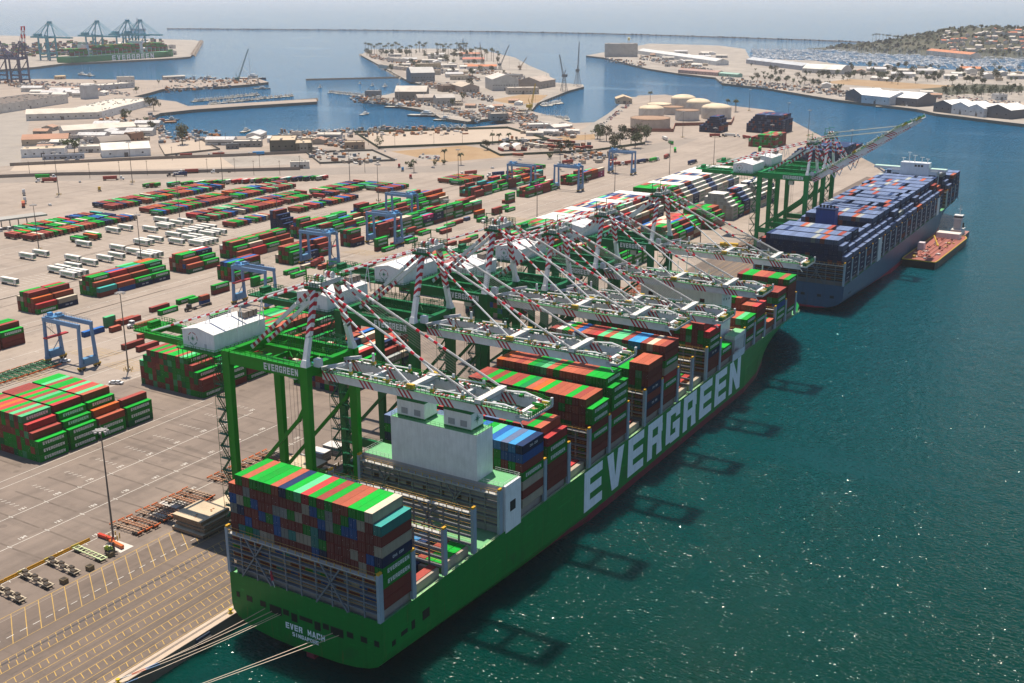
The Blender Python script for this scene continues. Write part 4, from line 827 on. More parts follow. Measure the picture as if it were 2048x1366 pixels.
    m.rail([(hx0 - 1, -11.9, hz0 - 4), (hx1 + 1, -11.9, hz0 - 4)], 1.1, cg, 1.6, .1); m.build('house_platform', PAINT, root)
    # emblem: star inside a ring, door
    m = MB(); cx_, cz_ = (hx0 + xm) / 2 + 1.0, hz0 + 3.1; pts = []
    for k in range(16):
        r_ = (1.25 if k % 4 == 0 else .85) if k % 2 == 0 else .3; a = math.pi / 8 * k; pts.append(Vector((cx_ + r_ * math.sin(a), -10.46, cz_ + r_ * math.cos(a))))
    for k in range(16): m.face((Vector((cx_, -10.46, cz_)), pts[k], pts[(k + 1) % 16]), (.02, .25, .12))
    for k in range(24):
        if k % 4 == 3: continue
        a, b = 2 * math.pi * k / 24, 2 * math.pi * (k + 1) / 24
        m.face([Vector((cx_ + r_ * math.sin(t), -10.46, cz_ + r_ * math.cos(t))) for r_, t in ((1.75, a), (2.0, a), (2.0, b), (1.75, b))], (.45, .08, .07) if cz_ + math.cos(a) > cz_ else (.05, .28, .14))
    m.box(cx_ - .08, cx_ + .08, -10.5, -10.44, cz_ - 3, cz_ - 2, (.05, .25, .12)); m.box(hx1 - 4.2, hx1 - 3.3, -10.5, -10.44, hz0 + .1, hz0 + 2.1, (.5, .52, .54)); m.build('star_emblem', PAINT, mh)
    # A-frame mast
    for s in (-1, 1):
        m = MB(); bandbeam(m, (0, s * hw, zt), (0, s * 4.3, za - .4), 1.45, .36, .98); m.hexa([(-1.2, s * hw - 1, zt - .02), (1.2, s * hw - 1, zt - .02), (1.2, s * hw + 1, zt - .02), (-1.2, s * hw + 1, zt - .02), (-.8, s * hw - .8 - s * .4, zt + 2), (.8, s * hw - .8 - s * .4, zt + 2), (.8, s * hw + .8 - s * .4, zt + 2), (-.8, s * hw + .8 - s * .4, zt + 2)], WHITE); m.build('mast_leg', PAINT, root)
        m = MB(); p0, p1 = Vector((XL + 3.0, s * 3.4, zt - .6)), Vector((-.6, s * 3.6, za - .8)); bandbeam(m, p0, p0.lerp(p1, .40), 1.05, 0, 1); m.beam(p0.lerp(p1, .40), p0.lerp(p1, .72), 1.05, 1.05, WHITE); bandbeam(m, p0.lerp(p1, .72), p1, 1.05, 0, 1); m.build('back_leg', PAINT, root)
    m = MB(); m.box(-1.6, 1.6, -5.2, 5.2, za - 1.0, za + .4, (.55, .55, .56)); m.box(-3.4, 3.0, -5.4, -3.2, za - 1.8, za - .9, CGD); m.box(-3.4, 3.0, 3.2, 5.4, za - 1.8, za - .9, CGD)
    for s in (-1, 1):
        for k in range(3):
            x = -1.4 + k * 1.0; m.tube((x - .2, s * 2.4, za + 1.3), (x + .2, s * 2.4, za + 1.3), .95, (.70, .70, .70) if k != 1 else (.35, .02, .03), 12)
        m.rail([(-3.4, s * 5.2, za + .4), (3.0, s * 5.2, za + .4), (3.0, s * 3.3, za + .4), (-3.4, s * 3.3, za + .4), (-3.4, s * 5.2, za + .4)], 1.4, cg, 1.2, .12)
        m.rail([(-3.4, s * 5.4, za - .9), (3.0, s * 5.4, za - .9)], 1.3, CGD, 1.0, .12)
        m.beam((-3, s * 4.6, za), (-3, s * 4.6, za + 4.6), .22, .22, cg); m.beam((-3, s * 4.6, za + 4.5), (.5, s * 4.6, za + 4.5), .2, .2, cg)
    m.build('mast_head', PAINT, root)
    m = MB()
    for s in (-1, 1):
        m = MB(); band_tube(m, (-1, s * 4.4, za - .2), (XL - 39, s * 4.6, zu + 3.2), .36, .02, .9, per=4.2); m.build('back_stay', PAINT, root)
    m = MB()
    for s in (-1, 1):
        for f in (.42, .62): m = MB(); p = Vector((-1, s * 4.4, za - .2)).lerp(Vector((XL - 39, s * 4.6, zu + 3.2)), f); m.tube((p.x, p.y, p.z), (p.x - .8, p.y - 1.2, zu + 9), .14, WHITE, 5); m.tube((p.x, p.y, p.z), (p.x + 1.2, p.y - .6, zu + 9), .14, WHITE, 5); m.build('stay_strut', PAINT, root)
    m = MB(); m.rail([(XL - 46, -6, zu + 3), (XL - 40, -6, zu + 3), (XL - 40, 6, zu + 3), (XL - 46, 6, zu + 3), (XL - 46, -6, zu + 3)], 1.3, cg, 1.2, .12); m.box(XL - 46, XL - 40, -6, 6, zu + 2.3, zu + 2.9, cg); m.box(XL - 44, XL - 42, -2, 2, zu + 2.9, zu + 4.8, cg); m.build('end_platform', PAINT, root)
    # cabin and electrical cabinet on the water-side beam
    m = MB(); m.box(1.2, 3.2, -hw + 2.2, -hw + 4.0, zt - .4, zt + 1.9, (.68, .69, .7)); m.build('electric_cabinet', PAINT, root)
    m = MB(); m.box(-14, -11, -2.8, -.2, zu - 3.4, zu - .8, (.62, .64, .66)); m.box(-11.0, -10.96, -2.6, -.4, zu - 3.2, zu - 1.4, (.03, .04, .05)); m.box(-16, -6, -3.8, 3.8, zu - .4, zu + .3, (.12, .13, .13)); m.build('trolley_cab', PAINT, root)
    m = MB()
    for k in range(6): m.tube((-15 + 1.5 * (k % 3), -1.5 + 3 * (k // 3), zu - .4), (-15 + 1.5 * (k % 3), -1.5 + 3 * (k // 3), 14), .05, (.03, .03, .03), 4)
    m.build('hoist_rope', PAINT, root)
    # stair towers
    for x, y, s in ((XL - 2.6, -hw - .3, -1), (-3.2, hw + .6, 1)):
        m = MB(); z = 5.0; k = 0
        while z < zt - 6:
            a, b = (x - 1.9, x + 1.0) if k % 2 == 0 else (x + 1.0, x - 1.9)
            for yy in (y - .9, y - .1): m.beam((a, yy, z), (b, yy, z + 4.0), .12, .3, CGD)
            for j in range(7): m.box(a + (b - a) * j / 7 - .15, a + (b - a) * j / 7 + .15, y - .9, y - .1, z + 4 * j / 7, z + 4 * j / 7 + .06, CGD)
            m.rail([(x - 2.4, y - 1.1, z + 4.0), (x + 1.2, y - 1.1, z + 4.0), (x + 1.2, y + .6, z + 4.0)], 1.1, CGD, .8, .09); m.box(x - 2.4, x + 1.2, y - 1.1, y + .2, z + 3.9, z + 4.0, CGD)
            for xx in (x - 2.4, x + 1.2): m.beam((xx, y - 1.1, z), (xx, y - 1.1, z + 4.0), .1, .1, CGD)
            z += 4.0; k += 1
        m.build('stair_tower', PAINT, root)
    # cable reel
    m = MB(); m.tube((XL + 9, hw - 2.1, 7.6), (XL + 9, hw - 1.2, 7.6), 4.0, (.025, .027, .03), 28); m.tube((XL + 9, hw - 2.6, 7.6), (XL + 9, hw - 2.1, 7.6), 1.6, (.04, .07, .14), 14); m.box(XL + 7, XL + 11, hw - 1.2, hw + 1.0, 4, 7, cg)
    for k in range(24):
        a = 2 * math.pi * k / 24; m.beam((XL + 9 + 3.9 * math.cos(a), hw - 1.65, 7.6 + 3.9 * math.sin(a)), (XL + 9 + 4.4 * math.cos(a), hw - 1.65, 7.6 + 4.4 * math.sin(a)), .3, .3, (.03, .03, .035))
    m.build('cable_reel', PAINT, root)
    # boom: two girders, cross beams, tip, walkways; built level, then raised if needed
    T = 68.0 if not boom_up else 66.0
    def place(o):
        if boom_up: o.location = (3.0, 0, zu + 1.5); o.rotation_euler = (0, -boom_up, 0)
        else: o.location = (3.0, 0, zu + 1.5)
    m = MB()
    for s in (-1, 1): m.box(-1.0, T - 3, s * 5.2 - .65, s * 5.2 + .65, -1.5, 1.45, (1, 1, 1))
    bo = m.build('boom', BOOMW, root); place(bo)
    m = MB()
    for x in (0, 14, 30.5, 44, 52.5, T - 3.4): m.box(x - .5, x + .5, -4.55, 4.55, -.6, .9, WHITE)
    for s in (-1, 1):
        m.beam((-1.5, s * 5.2, 1.6), (5.5, s * 3.6, 3.6), 1.2, .9, (.6, .6, .61))
        for x in (9, 22, 37, 47):
            m.box(x - .3, x + .3, s * 5.2 - .3, s * 5.2 + .3, 1.45, 5.0 if x < 12 else 3.6, WHITE); m.box(x - .42, x + .42, s * 5.2 - .42, s * 5.2 + .42, 1.45, 2.4, (.5, .33, .03))
            m.tube((x + 1, s * 5.2, 1.7), (x + 5.5, s * 2.0, 1.9), .22, WHITE, 6); m.tube((x - 8.5, s * 5.0, 2.4), (x, s * 5.2, 2.6), .2, WHITE, 6)
    m.box(29.5, 31.5, -6.4, 6.4, 1.4, 2.5, (.66, .65, .6)); m.box(51.5, 53.5, -6.6, 6.6, 1.4, 2.6, (.66, .65, .6)); m.box(29.4, 31.6, -6.5, -5.4, 1.5, 2.8, (.55, .36, .04)); m.box(29.4, 31.6, 5.4, 6.5, 1.5, 2.8, (.55, .36, .04))
    m.tube((53, -5.2, 1.6), (60, -5.4, 2.3), .3, WHITE, 6); m.tube((60, -5.4, 2.3), (T - 3, -5.4, 1.2), .3, WHITE, 6); m.tube((53, 5.2, 1.6), (60, 5.4, 2.3), .3, WHITE, 6); m.tube((60, 5.4, 2.3), (T - 3, 5.4, 1.2), .3, WHITE, 6)
    m.build('boom_cross_beam', PAINT, bo)
    m = MB()
    for s in (-1, 1):
        m.rail([(0, s * 6.5, 1.2), (T - 3, s * 6.5, 1.2)], 1.1, cg, 1.6, .11); m.rail([(2, s * 4.0, 1.2), (T - 4, s * 4.0, 1.2)], 1.1, CGD, 1.8, .10); m.box(0, T - 3, s * 6.1 - .45, s * 6.1 + .45, 1.05, 1.16, (.10, .32, .12))
        for x in range(2, 64, 3): m.box(x, x + rnd.uniform(.4, 1.2), s * rnd.uniform(3.6, 4.6), s * 4.9, 1.46, 1.46 + rnd.uniform(.3, .9), rnd.choice(((.5, .5, .48), CGD, (.4, .28, .05), cg)))
    m.rail([(T - 6, -6.5, 1.2), (T, -6.5, .2), (T, 6.5, .2), (T - 6, 6.5, 1.2)], 1.3, cg, 1.0, .12); m.box(T - 4, T, -6.4, 6.4, -.5, .2, (.5, .52, .5)); m.box(T - 3.5, T - .5, -1.5, 3.0, .2, .6, (.4, .24, .14))
    for k in range(14): m.box(T - 4 + rnd.uniform(0, 3.2), T - .3, -6 + k * .85, -5.6 + k * .85, .2, rnd.uniform(.6, 1.7), rnd.choice(((.7, .7, .68), cg, (.55, .4, .05))))
    m.box(T - .4, T + .2, 5.4, 6.2, .2, 2.2, (.6, .6, .6)); m.tube((T - 3, -6.4, -.5), (T - 1.4, -6.8, -2.2), .16, (.7, .7, .7), 5); m.build('boom_walkway', PAINT, bo)
    # forestays
    ca = math.cos(boom_up or 0); sa = math.sin(boom_up or 0)
    def bp(x, y, z): return Vector((3.0 + x * ca - z * sa, y, zu + 1.5 + x * sa + z * ca))
    m = MB()
    for s in (-1, 1):
        if not boom_up:
            band_tube(m, (1, s * 4.6, za - .3), bp(30.5, s * 5.6, 2.2), .28, .05, .62, per=3.4); band_tube(m, (1.2, s * 4.9, za - .2), bp(52.5, s * 5.8, 2.2), .36, .02, .22, per=2.6); band_tube(m, Vector((1.2, s * 4.9, za - .2)).lerp(bp(52.5, s * 5.8, 2.2), .22), bp(52.5, s * 5.8, 2.2), .36, .34, .62, per=3.0)
        else:
            for x in (30.5, 52.5):
                e = bp(x, s * 5.6, 2.2); k = Vector((8.0 + x * .15, s * 5.4, za - 16 - x * .1)); band_tube(m, (1, s * 4.8, za - .3), k, .3, .1, .7, per=3.0); band_tube(m, k, bp(x * .42, s * 5.6, 2.2), .3, .3, .8, per=3.0)
    m.build('forestay', PAINT, root)
    m = MB()
    for k in range(6): m.tube((.8, -2.5 + k, za + 1.6), bp(53.0, -3 + k * 1.2, 2.2), .045 if not boom_up else .09, (.20, .22, .2), 4)
    m.build('boom_hoist_rope', PAINT, root)
    return root
c1 = make_crane(55.3, 83.0, label='bright green quay crane nearest the camera over the funnels of the green ship')
c1.location.y = 48.5
c2 = make_crane(55.3, 83.0, cg=(.0, .125, .03), label='second green quay crane, its boom over the stacks ahead of the funnels'); c2.location.y = 100.2  # darker green than the nearest crane, which is lit more: light put into paint
dup(c2, (-3.5, 143.0, ZG), label='third green quay crane, last of the tall ones')
c4 = make_crane(47.0, 74.0, cg=(.003, .135, .045), label='fourth green quay crane, the first of the lower ones'); c4.location.y = 185.5  # darker green again: weaker light put into the paint
for y, lb in ((228.0, 'fifth green quay crane, its boom reaching past the white bridge'), (284.0, 'sixth green quay crane, farthest of those with lowered booms')): dup(c4, (-3.5, y, ZG), label=lb)
c7 = make_crane(47.0, 72.0, boom_up=R(35), cg=(.0, .24, .06), label='green quay crane with raised boom, the nearer of the two beside the grey ship'); c7.location.y = 519
dup(c7, (-3.5, 556, ZG), label='green quay crane with raised boom, the farther of the two beside the grey ship')

# ---------------------------------------------------------------- yard gantries on tyres
RB = (.15, .27, .45)
def make_rtg(label, W=23.5):
    root = thing('yard_gantry', label, 'gantry', (0, 0, ZG), group='blue rubber-tyred gantries in the container yard'); H = 19.5; d = 4.2
    for x in (-W / 2, W / 2):
        for y in (-d, d):
            m = MB(); m.hexa([(x - .75, y - .6, 1.9), (x + .75, y - .6, 1.9), (x + .75, y + .6, 1.9), (x - .75, y + .6, 1.9), (x - .55, y * .8 - .55, H), (x + .55, y * .8 - .55, H), (x + .55, y * .8 + .55, H), (x - .55, y * .8 + .55, H)], RB); m.build('leg', PAINT, root)
            m = MB(); m.tube((x - .35, y - 1.0, .8), (x + .35, y - 1.0, .8), .8, (.03, .03, .03), 10); m.tube((x - .35, y + 1.0, .8), (x + .35, y + 1.0, .8), .8, (.03, .03, .03), 10); m.box(x - .6, x + .6, y - 1.9, y + 1.9, 1.0, 1.7, (.42, .27, .03)); m.build('wheel_bogie', PAINT, root)
        m = MB(); m.box(x - .5, x + .5, -d - 1, d + 1, 1.6, 2.9, RB); m.box(x - 1.3, x + 1.3, -d + 1, d - 1, 2.9, 5.4, (.10, .24, .40)); m.build('sill_beam', PAINT, root)
    for y in (-d * .8, d * .8):
        m = MB(); m.box(-W / 2 - .8, W / 2 + .8, y - .55, y + .55, H, H + 1.9, RB); b = m.build('main_girder', PAINT, root)
        m = MB(); m.rail([(-W / 2, y, H + 1.9), (W / 2, y, H + 1.9)], 1.1, (.2, .26, .33), 1.8, .09); m.build('railing', PAINT, b)
    m = MB(); m.box(-W / 2 + .5, -W / 2 + 6, -3.2, 3.2, H + 1.9, H + 2.5, (.10, .30, .55)); m.box(-W / 2 + 1.2, -W / 2 + 3, -2.4, -.4, H + 2.5, H + 4.0, (.10, .30, .55)); m.box(-W / 2 + 3.4, -W / 2 + 5.4, .2, 2.6, H + 2.5, H + 3.6, (.16, .28, .42)); m.rail([(-W / 2 + .3, -3.4, H + 2.5), (-W / 2 + 6.2, -3.4, H + 2.5), (-W / 2 + 6.2, 3.4, H + 2.5)], 1.2, RB, 1.2, .09); m.build('trolley', PAINT, root)
    m = MB(); m.box(-W / 2 + 1.4, -W / 2 + 3.6, -6.0, 6.0, 12.0, 12.6, (.42, .03, .03))
    for k in range(4): m.tube((-W / 2 + 1.8 + 1.4 * (k % 2), -2 + 4 * (k // 2), 12.6), (-W / 2 + 1.8 + 1.4 * (k % 2), -2 + 4 * (k // 2), H + 1.9), .05, (.05, .05, .05), 4)
    m.build('spreader', PAINT, root)
    m = MB(); m.beam((-W / 2 + .6, -d + 1, 3), (-W / 2 + .6, d - 1, 10), .5, .16, (.1, .14, .2)); m.beam((-W / 2 + .6, d - 1, 10), (-W / 2 + .6, -d + 1.4, 17), .5, .16, (.1, .14, .2)); m.build('stair', PAINT, root)
    return root
RT = [(-220.5, 121.5, 'blue yard gantry standing over empty ground at the left edge'), (-220.5, 240, 'blue yard gantry with red spreader behind the nearest crane'), (-253, 331, 'blue yard gantry straddling green stacks left of the second crane'), (-256, 401, 'blue yard gantry in the middle lane above stacked containers'), (-291, 468, 'blue yard gantry in the left lane near the navy block'), (-291, 640, 'far blue yard gantry left of the pair by the road'), (-253, 655, 'far blue yard gantry right of the pair by the road'), (-254, 762, 'blue yard gantry alone at the far end of the yard')]
r0 = make_rtg(RT[0][2]); r0.location = (RT[0][0], RT[0][1], ZG)
for x, y, lb in RT[1:]: dup(r0, (x, y, ZG), rz=math.pi if y in (331, 401, 468, 655) else 0, label=lb)
# ---------------------------------------------------------------- light masts
def make_mast(h):
    me = MB(); me.tube((0, 0, .9), (0, 0, h), .34, (.13, .115, .105), 8, .16); hd = MB()
    hd.lathe([(.3, h), (1.5, h + .15), (1.5, h + .35), (.2, h + .6)], 0, 0, 10, (.3, .28, .26))
    for k in range(8):
        a = 2 * math.pi * k / 8; hd.cbox(1.9 * math.cos(a), 1.9 * math.sin(a), h - .35, .9, .6, .45, (.42, .4, .38), a)
    hd.tube((0, 0, h + .5), (0, 0, h + 2.2), .06, (.3, .3, .3), 5)
    ft = MB(); ft.lathe([(1.0, 0), (.9, .9)], 0, 0, 12, (.45, .4, .33))
    for k in range(6):
        a = 2 * math.pi * k / 6; ft.tube((1.9 * math.cos(a), 1.9 * math.sin(a), 0), (1.9 * math.cos(a), 1.9 * math.sin(a), 1.6), .16, (.55, .36, .03), 6)
    return me.mesh('pole', PAINT), hd.mesh('lamp_head', PAINT), ft.mesh('guard_posts', PAINT)
MM = {h: make_mast(h) for h in (36, 30, 14)}
def mast(u, v, h, label, z=ZG):
    p = P(u, v, z); o = thing('light_mast', label, 'light mast', (p.x, p.y, z), group='tall light masts of the terminal'); a, b, c = MM[h]
    link('pole', a, o); link('lamp_head', b, o)
    if h > 20: link('guard_posts', c, o)
for u, v, h, lb in ((227, 1078, 36, 'tall light mast with yellow posts on the apron left of the ship'), (257, 741, 36, 'tall light mast beside the left yard gantry'), (78, 500, 30, 'light mast beside the parked chassis at far left'), (283, 524, 30, 'light mast among the white trailers'), (360, 443, 36, 'light mast left of the wheeled rows'), (556, 452, 30, 'light mast in front of the dark navy block'), (895, 510, 36, 'light mast between the second and third crane heads'), (757, 402, 30, 'light mast behind the middle gantry'), (917, 367, 30, 'light mast at the end of the wheeled rows'), (1074, 446, 36, 'light mast right of the lone green stack'), (1229, 396, 36, 'light mast in the open centre of the yard'), (1338, 362, 36, 'light mast beside the white reefer stacks'), (1427, 330, 36, 'light mast behind the far reefer stacks'), (1540, 322, 36, 'light mast near the boom-up crane'), (1254, 540, 30, 'light mast beside the fifth crane'), (1400, 497, 30, 'light mast on the apron before the grey ship'), (1575, 254, 30, 'light mast in front of the far navy block'), (1616, 272, 30, 'light mast on the far quay edge'), (1700, 320, 30, 'light mast on the quay behind the boom'), (1498, 222, 30, 'light mast behind the far navy block'), (118, 390, 36, 'light mast by the yard entrance'), (265, 365, 36, 'light mast on the near side of the road'), (446, 372, 30, 'light mast before the roadside line of containers'), (700, 365, 30, 'light mast at the bend of the road'), (1365, 275, 30, 'light mast by the tank farm'), (1120, 340, 30, 'light mast behind the far gantries')):
    mast(u, v, h, lb)
for i, (u, v) in enumerate(((60, 352), (90, 330), (180, 356), (240, 352), (295, 350), (415, 346), (508, 350), (560, 350), (600, 340), (640, 330), (690, 300), (730, 345), (520, 338), (470, 345), (790, 296), (868, 290), (925, 289), (985, 284), (650, 290), (737, 290), (1080, 300), (1170, 290), (345, 320), (400, 300), (452, 290))):
    p = P(u, v); o = thing('utility_pole', 'thin dark utility pole beside the road behind the yard', 'pole', (p.x, p.y, ZG), group='utility poles along the roads behind the yard'); m = MB()
    if i == 0: m.tube((0, 0, 0), (0, 0, 14), .22, (.10, .085, .07), 6, .14); m.box(-1.3, 1.3, -.08, .08, 12.6, 12.85, (.10, .085, .07)); UP = m.mesh('pole', PAINT)
    link('pole', UP, o)

# ---------------------------------------------------------------- quay furniture
RUST = (.34, .16, .09); ORG = (.62, .13, .03)
def chassis_mesh(col_, L=12.6):
    m = MB()
    for s in (-.55, .55): m.box(-L / 2, L / 2, s - .12, s + .12, 1.0, 1.3, col_)
    for k in range(9): x = -L / 2 + .3 + k * (L - .6) / 8; m.box(x - .1, x + .1, -1.15, 1.15, 1.02, 1.28, jit(col_, .3))
    m.box(-L / 2 - .15, -L / 2 + .15, -1.25, 1.25, .95, 1.5, ORG); m.box(L / 2 - .15, L / 2 + .15, -1.25, 1.25, 1.0, 1.45, ORG)
    w_ = MB()
    for x in (L / 2 - 1.2, L / 2 - 2.4):
        for s in (-1, 1): w_.tube((x, s * .7, .5), (x, s * 1.2, .5), .5, (.03, .03, .03), 10)
    w_.box(L / 2 - 2.9, L / 2 - .8, -.8, .8, .45, 1.0, (.05, .045, .04)); m.box(-L / 2 + 2.5, -L / 2 + 2.8, -.8, .8, 0, 1.05, (.1, .08, .06))
    return m.mesh('frame', ROUGH), w_.mesh('wheels', PAINT)
CHA = [chassis_mesh(c) for c in ((.45, .30, .20), (.50, .24, .13), RUST)]
CHG = chassis_mesh((.06, .20, .10))
def chassis(x, y, rz, label, group, ms, z=ZG):
    o = thing('chassis', label, 'chassis', (x, y, z), rz, group); link('frame', ms[0], o); link('wheels', ms[1], o); return o
for i in range(10):
    chassis(-66 + .3 * (i % 3), 20.5 + i * 3.05 + (1.2 if i > 2 else 0) + (1.5 if i > 5 else 0), R(1.5), 'rusty empty chassis left of the hatch covers, %s from the yellow mast posts' % ordn(i), 'rusty chassis parked on the apron', CHA[i % 3])
for i in range(9): chassis(-66, 62 + i * 3.4, R(2), 'rusty empty chassis behind the nearest crane legs, %s from the near end' % ordn(i), 'rusty chassis behind the crane', CHA[(i + 1) % 3])
for i in range(14): chassis(-228 - .4 * (i % 2), 78 + i * 2.9, math.pi, 'dark green empty chassis, %s of the line beside the left gantry' % ordn(i), 'green chassis at the left edge', CHG)
# hatch covers lifted onto the quay
def hatchpile(x, y, n, label, lx=13.5, ly=12.2, rz=0):
    o = thing('hatch_cover_pile', label, 'hatch cover', (x, y, ZG), rz, 'hatch covers piled on the quay')
    for k in range(n):
        m = MB(); dx, dy = rnd.uniform(-.7, .7), rnd.uniform(-.7, .7); a = k % 2 * 1.0
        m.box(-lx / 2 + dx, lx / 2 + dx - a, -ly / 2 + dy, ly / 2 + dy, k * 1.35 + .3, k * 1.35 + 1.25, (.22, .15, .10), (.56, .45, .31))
        for q in range(8): m.box(-lx / 2 + dx + q * lx / 8, -lx / 2 + dx + q * lx / 8 + .15, -ly / 2 + dy - .06, ly / 2 + dy + .06, k * 1.35 + .35, k * 1.35 + 1.2, (.30, .17, .09))
        for q in range(6): m.cbox(rnd.uniform(-lx / 2, lx / 2 - 1) + dx, rnd.uniform(-ly / 2 + .6, ly / 2 - .6) + dy, k * 1.35 + 1.25, .5, .5, .16, (.36, .17, .08))
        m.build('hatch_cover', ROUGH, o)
hatchpile(-47.6, 35.2, 4, 'pile of four rusty hatch covers on the quay left of the stern')
hatchpile(-47.0, 50.0, 2, 'pile of hatch covers partly hidden by the stern containers')
hatchpile(-44.5, 77.0, 5, 'pile of hatch covers under the nearest crane', 14, 13)
for i, (x, y) in enumerate(((-52, 88), (-52, 96), (-51, 103))):
    o = thing('crate_stack', 'grey block stack under the nearest crane, %s from the hatch covers' % ordn(i), 'crates', (x, y, ZG), 0, 'grey blocks by the cranes')
    for k in range(3):
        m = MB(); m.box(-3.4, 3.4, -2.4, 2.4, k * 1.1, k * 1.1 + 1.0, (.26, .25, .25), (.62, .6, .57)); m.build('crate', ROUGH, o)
# bollards around them, jersey barriers, mooring bollards, fenders
for i in range(12): 
    m = MB(); m.tube((0, 0, 0), (0, 0, 1.5), .25, (.55, .33, .03), 8) if i == 0 else None
    if i == 0: BOL = m.mesh('bollard', PAINT)
    o = link('safety_bollard', BOL); o.location = (-40.8 - .35 * i % 1, 84 + i * 2.0, ZG); tag(o, 'yellow safety bollard in the line under the nearest crane', 'bollard', 'yellow safety bollards under the nearest crane')
for i in range(8):
    m = MB(); m.box(-.3, .3, -3.6, 3.6, 0, .35, (.55, .27, .02)); m.hexa([(-.2, -3.6, .35), (.2, -3.6, .35), (.2, 3.6, .35), (-.2, 3.6, .35), (-.1, -3.6, .95), (.1, -3.6, .95), (.1, 3.6, .95), (-.1, 3.6, .95)], (.6, .31, .02))
    o = m.build('jersey_barrier'); o.location = (-70.7, -46 + i * 7.5, ZG); tag(o, 'yellow jersey barrier, %s in the row from the lower left' % ordn(i), 'barrier', 'yellow jersey barriers left of the apron')
for i, (x, y, rz) in enumerate(((-67, 13.2, 1.57), (-60.5, 11.8, 1.45))):
    m = MB(); m.box(-.5, .5, -3.3, 3.3, .5, 1.3, (.52, .05, .02) if i == 0 else (.6, .14, .03)); m.box(-.45, .45, -3.2, -2.9, 0, .5, (.3, .05, .03)); m.box(-.45, .45, 2.9, 3.2, 0, .5, (.3, .05, .03)); o = m.build('spreader_beam'); o.location = (x, y, ZG); o.rotation_euler.z = rz; tag(o, ('red' if i == 0 else 'orange') + ' lifting beam lying by the yellow mast posts', 'lifting beam')
for i, y in enumerate((-24, -15, -6, 3.5, -33)):
    o = thing('lashing_trailer', ('pale green empty flat trailer nearest the forklift' if i == 3 else 'flat trailer loaded with lashing bins, %s from the forklift' % ordn([3, 2, 1, 0, 4][i])), 'trailer', (-62.5, y, ZG), R(-3), 'flat trailers on the apron')
    fc = (.62, .68, .38) if i == 3 else (.52, .44, .32)
    m = MB()
    for s in (-.9, .9): m.box(-7, 7, s - .15, s + .15, .9, 1.25, fc)
    for k in range(9): m.box(-6.8 + 1.7 * k, -6.5 + 1.7 * k, -1.2, 1.2, .95, 1.2, fc)
    m.box(-7.1, -6.8, -1.3, 1.3, .9, 1.8, (.55, .4, .06)); m.build('flatbed', ROUGH, o)
    for xb_ in (-5.0, 5.0):
        m = MB(); m.box(xb_ - 1.1, xb_ + 1.1, -.85, .85, .4, .9, (.06, .05, .04))
        for x in (xb_ - .6, xb_ + .6):
            for s in (-1, 1): m.tube((x, s * .8, .45), (x, s * 1.25, .45), .45, (.03, .03, .03), 8)
        m.build('bogie', PAINT, o)
    if i != 3:
        for k in range(6):
            m = MB(); x = -6.1 + 2.4 * k; sd = -.55 if k % 2 else .55; m.box(x - .8, x + .8, sd - .55, sd + .55, 1.25, 1.85, (.20, .15, .11)); m.box(x - .65, x + .65, sd - .43, sd + .43, 1.85, 1.9, (.05, .045, .04)); m.build('bin', ROUGH, o)
for i, (x, y) in enumerate(((-55.3, -11.2), (-55.3, -2.2), (-57.0, 6.6))):
    m = MB(); m.box(-.9, .9, -.9, .9, 0, 1.5, (.17, .13, .08)); m.box(-.7, .7, -.7, .7, 1.5, 1.55, (.05, .04, .03)); m.box(-.95, .95, -.95, .95, 1.35, 1.47, (.25, .19, .11)); o = m.build('lashing_bin', ROUGH); o.location = (x, y, ZG); tag(o, 'square steel bin beside the flat trailers, %s from the lower left' % ordn(i), 'bin', 'steel bins on the apron')
o = thing('forklift', 'small yellow-green forklift by the flat trailers', 'forklift', (-59.6, 8.6, ZG), R(20))
m = MB(); m.box(-1.3, 1.2, -.7, .7, .4, 1.3, (.42, .5, .05)); m.box(-1.5, -.9, -.65, .65, .5, 1.6, (.25, .3, .04)); m.build('body', PAINT, o)
m = MB()
for a in (-.8, .7):
    for b in (-.6, .6): m.beam((a, b, 1.3), (a, b, 2.5), .1, .1, (.05, .05, .05))
m.box(-.9, .8, -.7, .7, 2.5, 2.6, (.05, .05, .05)); m.build('cage', PAINT, o)
m = MB(); m.box(1.2, 1.4, -.5, .5, .1, 3.0, (.06, .06, .06)); m.box(1.4, 2.6, -.4, -.25, .1, .2, (.06, .06, .06)); m.box(1.4, 2.6, .25, .4, .1, .2, (.06, .06, .06)); m.build('mast', PAINT, o)
for a in (-.9, .9):
    for b in (-.75, .75): m = MB(); m.tube((a, b - .15, .4), (a, b + .15, .4), .4, (.03, .03, .03), 8); m.build('wheel', PAINT, o)
for i, y in enumerate((-36.5, 1.5, 30, 60, 90)):
    m = MB(); m.lathe([(.55, 0), (.35, .3), (.3, .8), (.6, 1.0), (.55, 1.25)], 0, 0, 10, (.6, .40, .02)); m.box(-.6, .6, -.6, .6, -.02, .08, (.55, .36, .03)); o = m.build('mooring_bollard'); o.location = (-2.6, y, ZG + .03); tag(o, 'yellow mooring bollard on the quay edge, %s from the bottom of the photo' % ordn(i), 'bollard', 'yellow mooring bollards')
for i in range(8):
    m = MB(); m.tube((.55, -2.2, 2.4), (.55, 2.2, 2.4), 1.0, (.015, .018, .022), 12); m.box(-.1, .3, -2.4, 2.4, 1.0, 4.1, (.04, .06, .10)); o = m.build('fender'); o.location = (-1.35, -40 + i * 30, 0); tag(o, 'black rubber fender hung on the quay wall, %s from the bottom of the photo' % ordn(i), 'fender', 'fenders on the quay wall')
